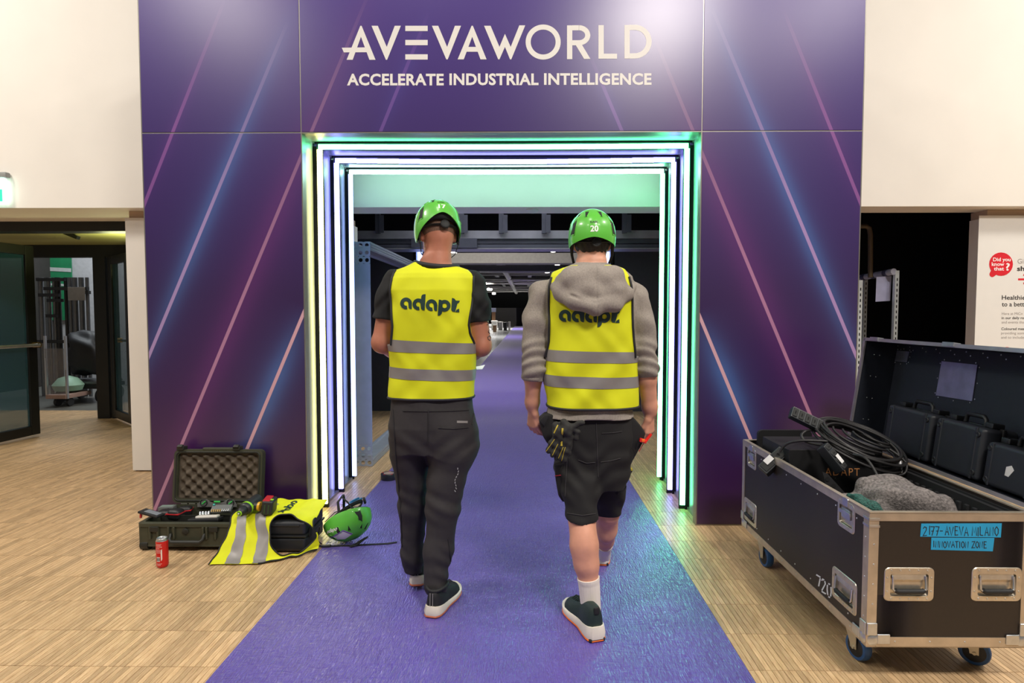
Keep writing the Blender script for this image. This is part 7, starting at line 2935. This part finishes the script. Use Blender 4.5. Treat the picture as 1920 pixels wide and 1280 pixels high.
# cordless drill on the vest
root = empty('cordless_drill', P(470, 955, 3.27), 'black and green cordless drill resting on the yellow vest', 'drill')
DB = M('drill_black', (34, 37, 38), rough=.45)
DG = M('drill_green', (142, 206, 44), rough=.4)
DY_ = M('drill_amber', (206, 156, 30), rough=.4)
ch = Vector((P(449, 962, 3.16).x, 3.16, P(449, 962, 3.16).z))
ax = Vector((.10, 1, .10)).normalized()
Rd = ax.to_track_quat('Z', 'Y').to_matrix()
MB().lathe([(.006, -.006), (.010, -.004), (.016, .002), (.024, .012), (.026, .03), (.026, .042)], 24, ch, Rd).build('chuck', TB, root, smooth=40)
MB().lathe([(.0115, -.0045), (.0145, -.004), (.0145, .0), (.0115, .0)], 20, ch, Rd).build('chuck_ring', DG, root, smooth=40)
MB().lathe([(.004, -.012), (.0055, -.010), (.0055, .01)], 12, ch, Rd).build('bit_holder', STEEL, root, smooth=40)
MB().lathe([(.027, .042), (.034, .048), (.036, .06), (.034, .11), (.035, .16), (.033, .185), (.02, .195)], 24, ch, Rd).build('motor_body', DB, root, smooth=40)
MB().lathe([(.0362, .064), (.0368, .07), (.0362, .078)], 24, ch, Rd).build('clutch_ring', DG, root, smooth=40)
h0 = ch + ax * .10
h1 = P(489, 948, 3.27)
h1 = Vector((h1.x, 3.26, h1.z))
MB().tube([h0, h0.lerp(h1, .3), h0.lerp(h1, .65), h1], [.026, .024, .022, .024], 14).build('handle', DB, root, smooth=60)
MB().bar(h0.lerp(h1, .30) + Vector((0, -.022, .006)), h0.lerp(h1, .55) + Vector((0, -.022, .004)), .02, .018, bevel=.005).build('trigger', DG, root)
MB().tube([h0.lerp(h1, .82), h0.lerp(h1, 1.06)], [.0245, .027], 14).build('amber_collar', DY_, root, smooth=60)
bc = P(506, 947, 3.27)
Rb = Matrix.Rotation(.12, 3, 'Y') @ Matrix.Rotation(.15, 3, 'Z')
bc = Vector((bc.x, 3.265, bc.z))
MB().rbox(bc, (.062, .105, .082), Rb, .012, 3).build('battery', DB, root)
MB().rbox(bc + Rb @ Vector((-.01, 0, .038)), (.04, .09, .014), Rb, .005).build('battery_red', TR, root)
MB().rbox(bc + Rb @ Vector((.012, -.02, .042)), (.022, .018, .004), Rb, .001).build('battery_mark', DG, root)
for dx in (-.012, .008):
    MB().rbox(bc + Rb @ Vector((dx, -.053, -.005)), (.008, .004, .05), Rb, .001).build('battery_rib', M('drill_dark_green', (42, 66, 40), rough=.5), root)

# third helmet lying on its crown, straps loose
hroot = empty('spare_helmet', (-1.04, 3.40, 0), 'green climbing helmet tipped on its side on the carpet edge, straps loose', 'helmet')
upv_ = Vector((.36, -.42, -.83)).normalized()
fwv_ = Vector((-.95, -.12, -.05))
fwv_ = (fwv_ - upv_ * fwv_.dot(upv_)).normalized()
rtv_ = fwv_.cross(upv_)
Rh = np.array(Matrix((rtv_, fwv_, upv_)).transposed())
hc = Vector((-1.045, 3.39, .138))
sh_, S_, patch_ = helmet(hc, Rh, hroot, None, worn=False, back=100, side=104, front=94)
zmin = min((v.co.z for v in sh_.data.vertices)) + wloc(sh_).z
hroot.location.z -= zmin - .0055
SIDEA = 0


def near_cam(n=0):
    """azimuth and polar angle of the shell facing the camera most"""
    best = None
    for a in range(0, 360, 6):
        for ph in range(30, 95, 4):
            p = Vector(S_(a, ph))
            nrm = (p - hc).normalized()
            s = nrm.dot((CAMP - p).normalized())
            if best is None or s > best[0]:
                best = (s, a, ph)
    return best


_, a0, p0 = near_cam()
# white and violet chevron stickers and the printed word, laid on the shell where the photo has them
bsh = bvh_of(sh_.data, wloc(sh_))


def onshell(px, py, off=.0016):
    d = ray(px, py).normalized()
    h = bsh.ray_cast(CAMP, d)
    return h[0] - d * off if h[0] is not None else None


HCX, HCY = [0, 0], None


def shell_poly(poly, mat, nm, off):
    b = MB()
    n = 8
    cx, cy = sum(p[0] for p in poly) / len(poly), sum(p[1] for p in poly) / len(poly)
    pts = []
    for i in range(len(poly)):
        a, c = poly[i], poly[(i + 1) % len(poly)]
        for k in range(n):
            pts.append((a[0] + (c[0] - a[0]) * k / n, a[1] + (c[1] - a[1]) * k / n))
    rings = [.0, .33, .66, 1.0]
    allp = []
    for r_ in rings[1:]:
        row = []
        for x, y in pts:
            q = None
            for s_ in np.linspace(1, .3, 15):
                q = onshell(cx + (x - cx) * r_ * s_, cy + (y - cy) * r_ * s_, off)
                if q is not None:
                    break
            row.append(q)
        allp.append(row)
    c0 = onshell(cx, cy, off)
    if c0 is None or any(q is None for row in allp for q in row):
        return
    m_ = len(pts)
    b.add([c0] + [q for row in allp for q in row], [(0, 1 + i, 1 + (i + 1) % m_) for i in range(m_)] + [(1 + r_ * m_ + i, 1 + r_ * m_ + (i + 1) % m_, 1 + (r_ + 1) * m_ + (i + 1) % m_, 1 + (r_ + 1) * m_ + i) for r_ in range(2) for i in range(m_)])
    b.build(nm, mat, sh_)


zq = lambda x, y: (370 + x / 4.923, 900 + y / 4.923)
zs = lambda x, y: (644 + ((370 + x / 4.923) - 640) * .86, 978 + ((900 + y / 4.923) - 985) * .86)
shell_poly([zs(1205, 590), zs(1320, 520), zs(1420, 555), zs(1345, 605), zs(1235, 612)], M('sticker_pale', (214, 208, 222), rough=.4), 'sticker', .0016)
b = MB()
pts = [onshell(*zs(*p), .0022) for p in ((1200, 585), (1260, 553), (1325, 512), (1375, 530), (1425, 550))]
pts = [p for p in pts if p is not None]
if len(pts) > 2:
    b.tube(pts, .0032, 6)
    b.build('violet_stripe', M('sticker_violet', (92, 50, 140), rough=.4), sh_, smooth=60)
b = MB()
ok = []


def wmap(u, v):
    p = onshell(*zs(1150 + u + v * .1, 545 - v - u * .34), .002)
    ok.append(p is not None)
    return p or Vector((0, 0, 0))


text_on(b, 'adapo', wmap, width=110, height=46, bold=.03)
print('helmet word', sum(ok), len(ok))
if all(ok):
    b.build('lettering', M('helmet_print', (240, 242, 236)), sh_)
qh = lambda x, y, z: tuple(hc + Vector(Rh @ np.array((x, y, z))))
b = MB()
b.tube([qh(.085 * math.sin(t), -.10 * math.cos(t), -.03 - .03 * math.cos(t)) for t in np.linspace(-2.6, 2.6, 40)], .012, 8, flat=.35)
b.build('cradle_band', STRAP, sh_, smooth=60)
b = MB()
b.tube([qh(-.085, .03, -.01), qh(-.088, .02, -.08), qh(-.04, .0, -.125), qh(.03, -.01, -.13), qh(.085, .02, -.085), qh(.088, .03, -.01)], .008, 8, flat=.4)
b.tube([qh(-.085, -.05, -.01), qh(-.075, -.03, -.07), qh(-.04, .0, -.12)], .006, 8, flat=.4)
b.tube([qh(.085, -.05, -.01), qh(.08, -.03, -.07), qh(.05, .0, -.118)], .006, 8, flat=.4)
b.tube([qh(.0, .13, -.02), qh(.02, .06, -.05), qh(-.02, -.05, -.05), qh(.0, -.12, -.02)], .006, 8, flat=.4)
b.build('chin_strap', STRAP, sh_, smooth=60)
b = MB()
b.lathe([(.02, 0), (.021, .006), (.018, .012), (.0002, .012)], 20, qh(.0, -.11, -.062), Matrix(Rh.tolist()) @ Matrix.Rotation(math.pi / 2, 3, 'X'))
b.build('adjuster_wheel', HELMIN, sh_)

# webbing strap on the floor
root = empty('webbing_strap', G(660, 1022), 'black webbing strap with a buckle trailing across the carpet under the helmet', 'strap')


def ribbon(pts, wv, nm, mat):
    """flat webbing through floor points"""
    P3 = [Vector(p) for p in pts]
    b = MB()
    vs, fs = [], []
    for i, p in enumerate(P3):
        a, c = P3[max(0, i - 1)], P3[min(len(P3) - 1, i + 1)]
        d = (c - a).normalized()
        s = Vector((-d.y, d.x, 0)).normalized() * wv / 2
        for (q, zz) in ((s, 0), (-s, 0), (-s, .003), (s, .003)):
            vs.append(p + q + Vector((0, 0, zz)))
    for i in range(len(P3) - 1):
        for k in range(4):
            fs.append((i * 4 + k, i * 4 + (k + 1) % 4, (i + 1) * 4 + (k + 1) % 4, (i + 1) * 4 + k))
    fs += [(3, 2, 1, 0), tuple(4 * (len(P3) - 1) + k for k in range(4))]
    b.add(vs, fs)
    return b.build(nm, mat, root)


zg = lambda x, y, z=.0048: G(*zq(x, y), z)
ribbon([zg(1065, 602), zg(1130, 608), zg(1220, 612), zg(1330, 606), zg(1420, 606), zg(1530, 598), zg(1660, 592), zg(1760, 586), zg(1842, 574)], .018, 'strap_tail', STRAP)
ribbon([zg(1405, 612, .008), zg(1460, 598, .010), zg(1500, 572, .018), zg(1540, 545, .03), zg(1575, 525, .042)], .03, 'padded_end', STRAP)
b = MB()
q = zg(1556, 545, .036)
text_on(b, 'tao', lambda u, v: P(*[a + c for a, c in zip(zq(1538, 555), (u, -v - u * .35))], q.y - .012), width=8, height=6, bold=.02) if False else None
MB().rbox(zg(1190, 606, .010), (.05, .026, .010), Matrix.Rotation(.1, 3, 'Z'), .003).build('buckle', TB, root)
b = MB()
b.tube([zg(1085, 560, .03), zg(1100, 520, .05), zg(1125, 470, .10), zg(1128, 430, .14)], .0035, 6)
b.tube([zg(1070, 590, .01), zg(1110, 560, .02), zg(1150, 590, .01)], .0035, 6)
b.build('cord', STRAP, root, smooth=60)

# pliers, tape, drinks can
root = empty('pliers', G(655, 945), 'steel pliers with teal handles lying by the portal, beyond the spare helmet', 'pliers')
TEAL = M('plier_teal', (24, 112, 150), rough=.45)
pv = zg(1400, 222, .012)
dh = (zg(1515, 160, .012) - pv).normalized()
sd = Vector((-dh.y, dh.x, 0))
for s in (-1, 1):
    MB().tube([pv + sd * s * .004, pv + dh * .04 + sd * s * .014, pv + dh * .09 + sd * s * .017, pv + dh * .14 + sd * s * .012], [.006, .008, .008, .007], 10).build('handle', TEAL, root, smooth=60)
    MB().tube([pv + sd * s * .003, pv - dh * .03 + sd * s * .010, pv - dh * .06 + sd * s * .003], [.009, .008, .004], 10, flat=.7).build('jaw', STEEL, root, smooth=60)
MB().cyl(pv + Vector((0, 0, -.006)), pv + Vector((0, 0, .008)), .007, n=12).build('pivot', STEEL, root)
root = empty('loose_keys', zg(1345, 225), 'small heap of steel fittings at the jaws of the teal pliers', 'fittings')
for k in range(6):
    q = zg(1325 + 16 * k, 226 + 8 * math.sin(k * 2), .006)
    MB().bar(q, q + Vector((.02 * math.cos(k), .02 * math.sin(k), .004)), .008, .006, bevel=.002).build('fitting', STEEL, root)

tpc = G(728, 900, 0)
root = empty('tape_roll', (tpc.x, tpc.y + .02, .004), 'roll of black cloth tape with a red and white core lying on the carpet edge', 'tape')
TP = M('tape_black', (28, 32, 38), rough=.35)
b = MB()
n = 40
prof = [(.040, .0045), (.062, .0045), (.0635, .007), (.0635, .050), (.062, .0525), (.040, .0525)]
vs = [Vector((tpc.x + r_ * math.cos(2 * math.pi * k / n), tpc.y + .02 + r_ * math.sin(2 * math.pi * k / n), z_)) for r_, z_ in prof for k in range(n)]
b.add(vs, [(i * n + k, i * n + (k + 1) % n, ((i + 1) % 6) * n + (k + 1) % n, ((i + 1) % 6) * n + k) for i in range(6) for k in range(n)])
b.build('tape', TP, root, smooth=40)
b = MB()
prof = [(.0375, .005), (.040, .005), (.040, .054), (.0375, .054)]
vs = [Vector((tpc.x + r_ * math.cos(2 * math.pi * k / n), tpc.y + .02 + r_ * math.sin(2 * math.pi * k / n), z_)) for r_, z_ in prof for k in range(n)]
b.add(vs, [(i * n + k, i * n + (k + 1) % n, ((i + 1) % 4) * n + (k + 1) % n, ((i + 1) % 4) * n + k) for i in range(4) for k in range(n)])
b.build('core', M('tape_core', (190, 170, 160), rough=.6), root, smooth=40)
for k in range(5):
    a = k * 1.25 + .4
    q = Vector((tpc.x + .052 * math.cos(a), tpc.y + .02 + .052 * math.sin(a), .0528))
    MB().rbox(q, (.018, .010, .0012), Matrix.Rotation(a + 1.57, 3, 'Z'), .0003).build('print_mark', M('tape_red', (190, 60, 70), rough=.5), root)

cq = G(305, 1062, 0)
root = empty('drink_can', (cq.x, cq.y, 0), 'tall red drink can standing on the wooden floor in front of the tool case', 'can')
CANR = M('can_red', (204, 32, 30), rough=.3, metal=.25, var=.04)
c0 = Vector((cq.x, cq.y, 0.0005))
MB().lathe([(.020, 0), (.023, .003), (.0285, .012), (.029, .016), (.029, .138), (.0285, .142)], 36, c0).build('body', CANR, root, smooth=40)
tp = MB().lathe([(.0285, .142), (.025, .151), (.0255, .1545), (.0245, .156), (.0235, .1545), (.0225, .151), (.0002, .151)], 36, c0).build('top', STEEL, root, smooth=40)
MB().rbox(c0 + Vector((.002, -.004, .153)), (.014, .022, .0015), None, .0006).build('ring_pull', STEEL, tp)
cw = M('can_white', (236, 226, 220), rough=.4)


def oncan(u, v, off=.0005):
    a = -math.pi / 2 - .05 + u / .029
    return c0 + Vector(((.029 + off) * math.cos(a), (.029 + off) * math.sin(a), v))


b = MB()
for (u0, u1, v) in ((-.012, .016, .128), (-.014, .012, .121), (-.010, .018, .114), (-.014, .004, .106), (-.014, .016, .098), (-.014, .010, .091), (-.012, .014, .084), (-.012, .014, .025), (-.010, .010, .018)):
    for q in np.arange(u0, u1, .004):
        b.grid(lambda s, t: oncan(q + .0028 * s, v + .0022 * t), 1, 1)
tag(b.build('fine_print', cw, root), kind='stuff')
b = MB()
b.grid(lambda s, t: oncan(-.012 + .018 * s, .038 + .024 * t, .0004), 6, 1)
lb = b.build('barcode_field', cw, root)
b = MB()
x = -.011
for k in range(13):
    wd_ = (.0006, .001, .0004)[k % 3]
    b.grid(lambda s, t: oncan(x + wd_ * s, .041 + .018 * t, .0008), 1, 1)
    x += wd_ + .0007
tag(b.build('barcode', TB, lb), kind='stuff')
b = MB()
b.grid(lambda s, t: oncan(.011 + .006 * s, .04 + .055 * t + .01 * s, .0004), 3, 6)
b.build('script_band', cw, root)
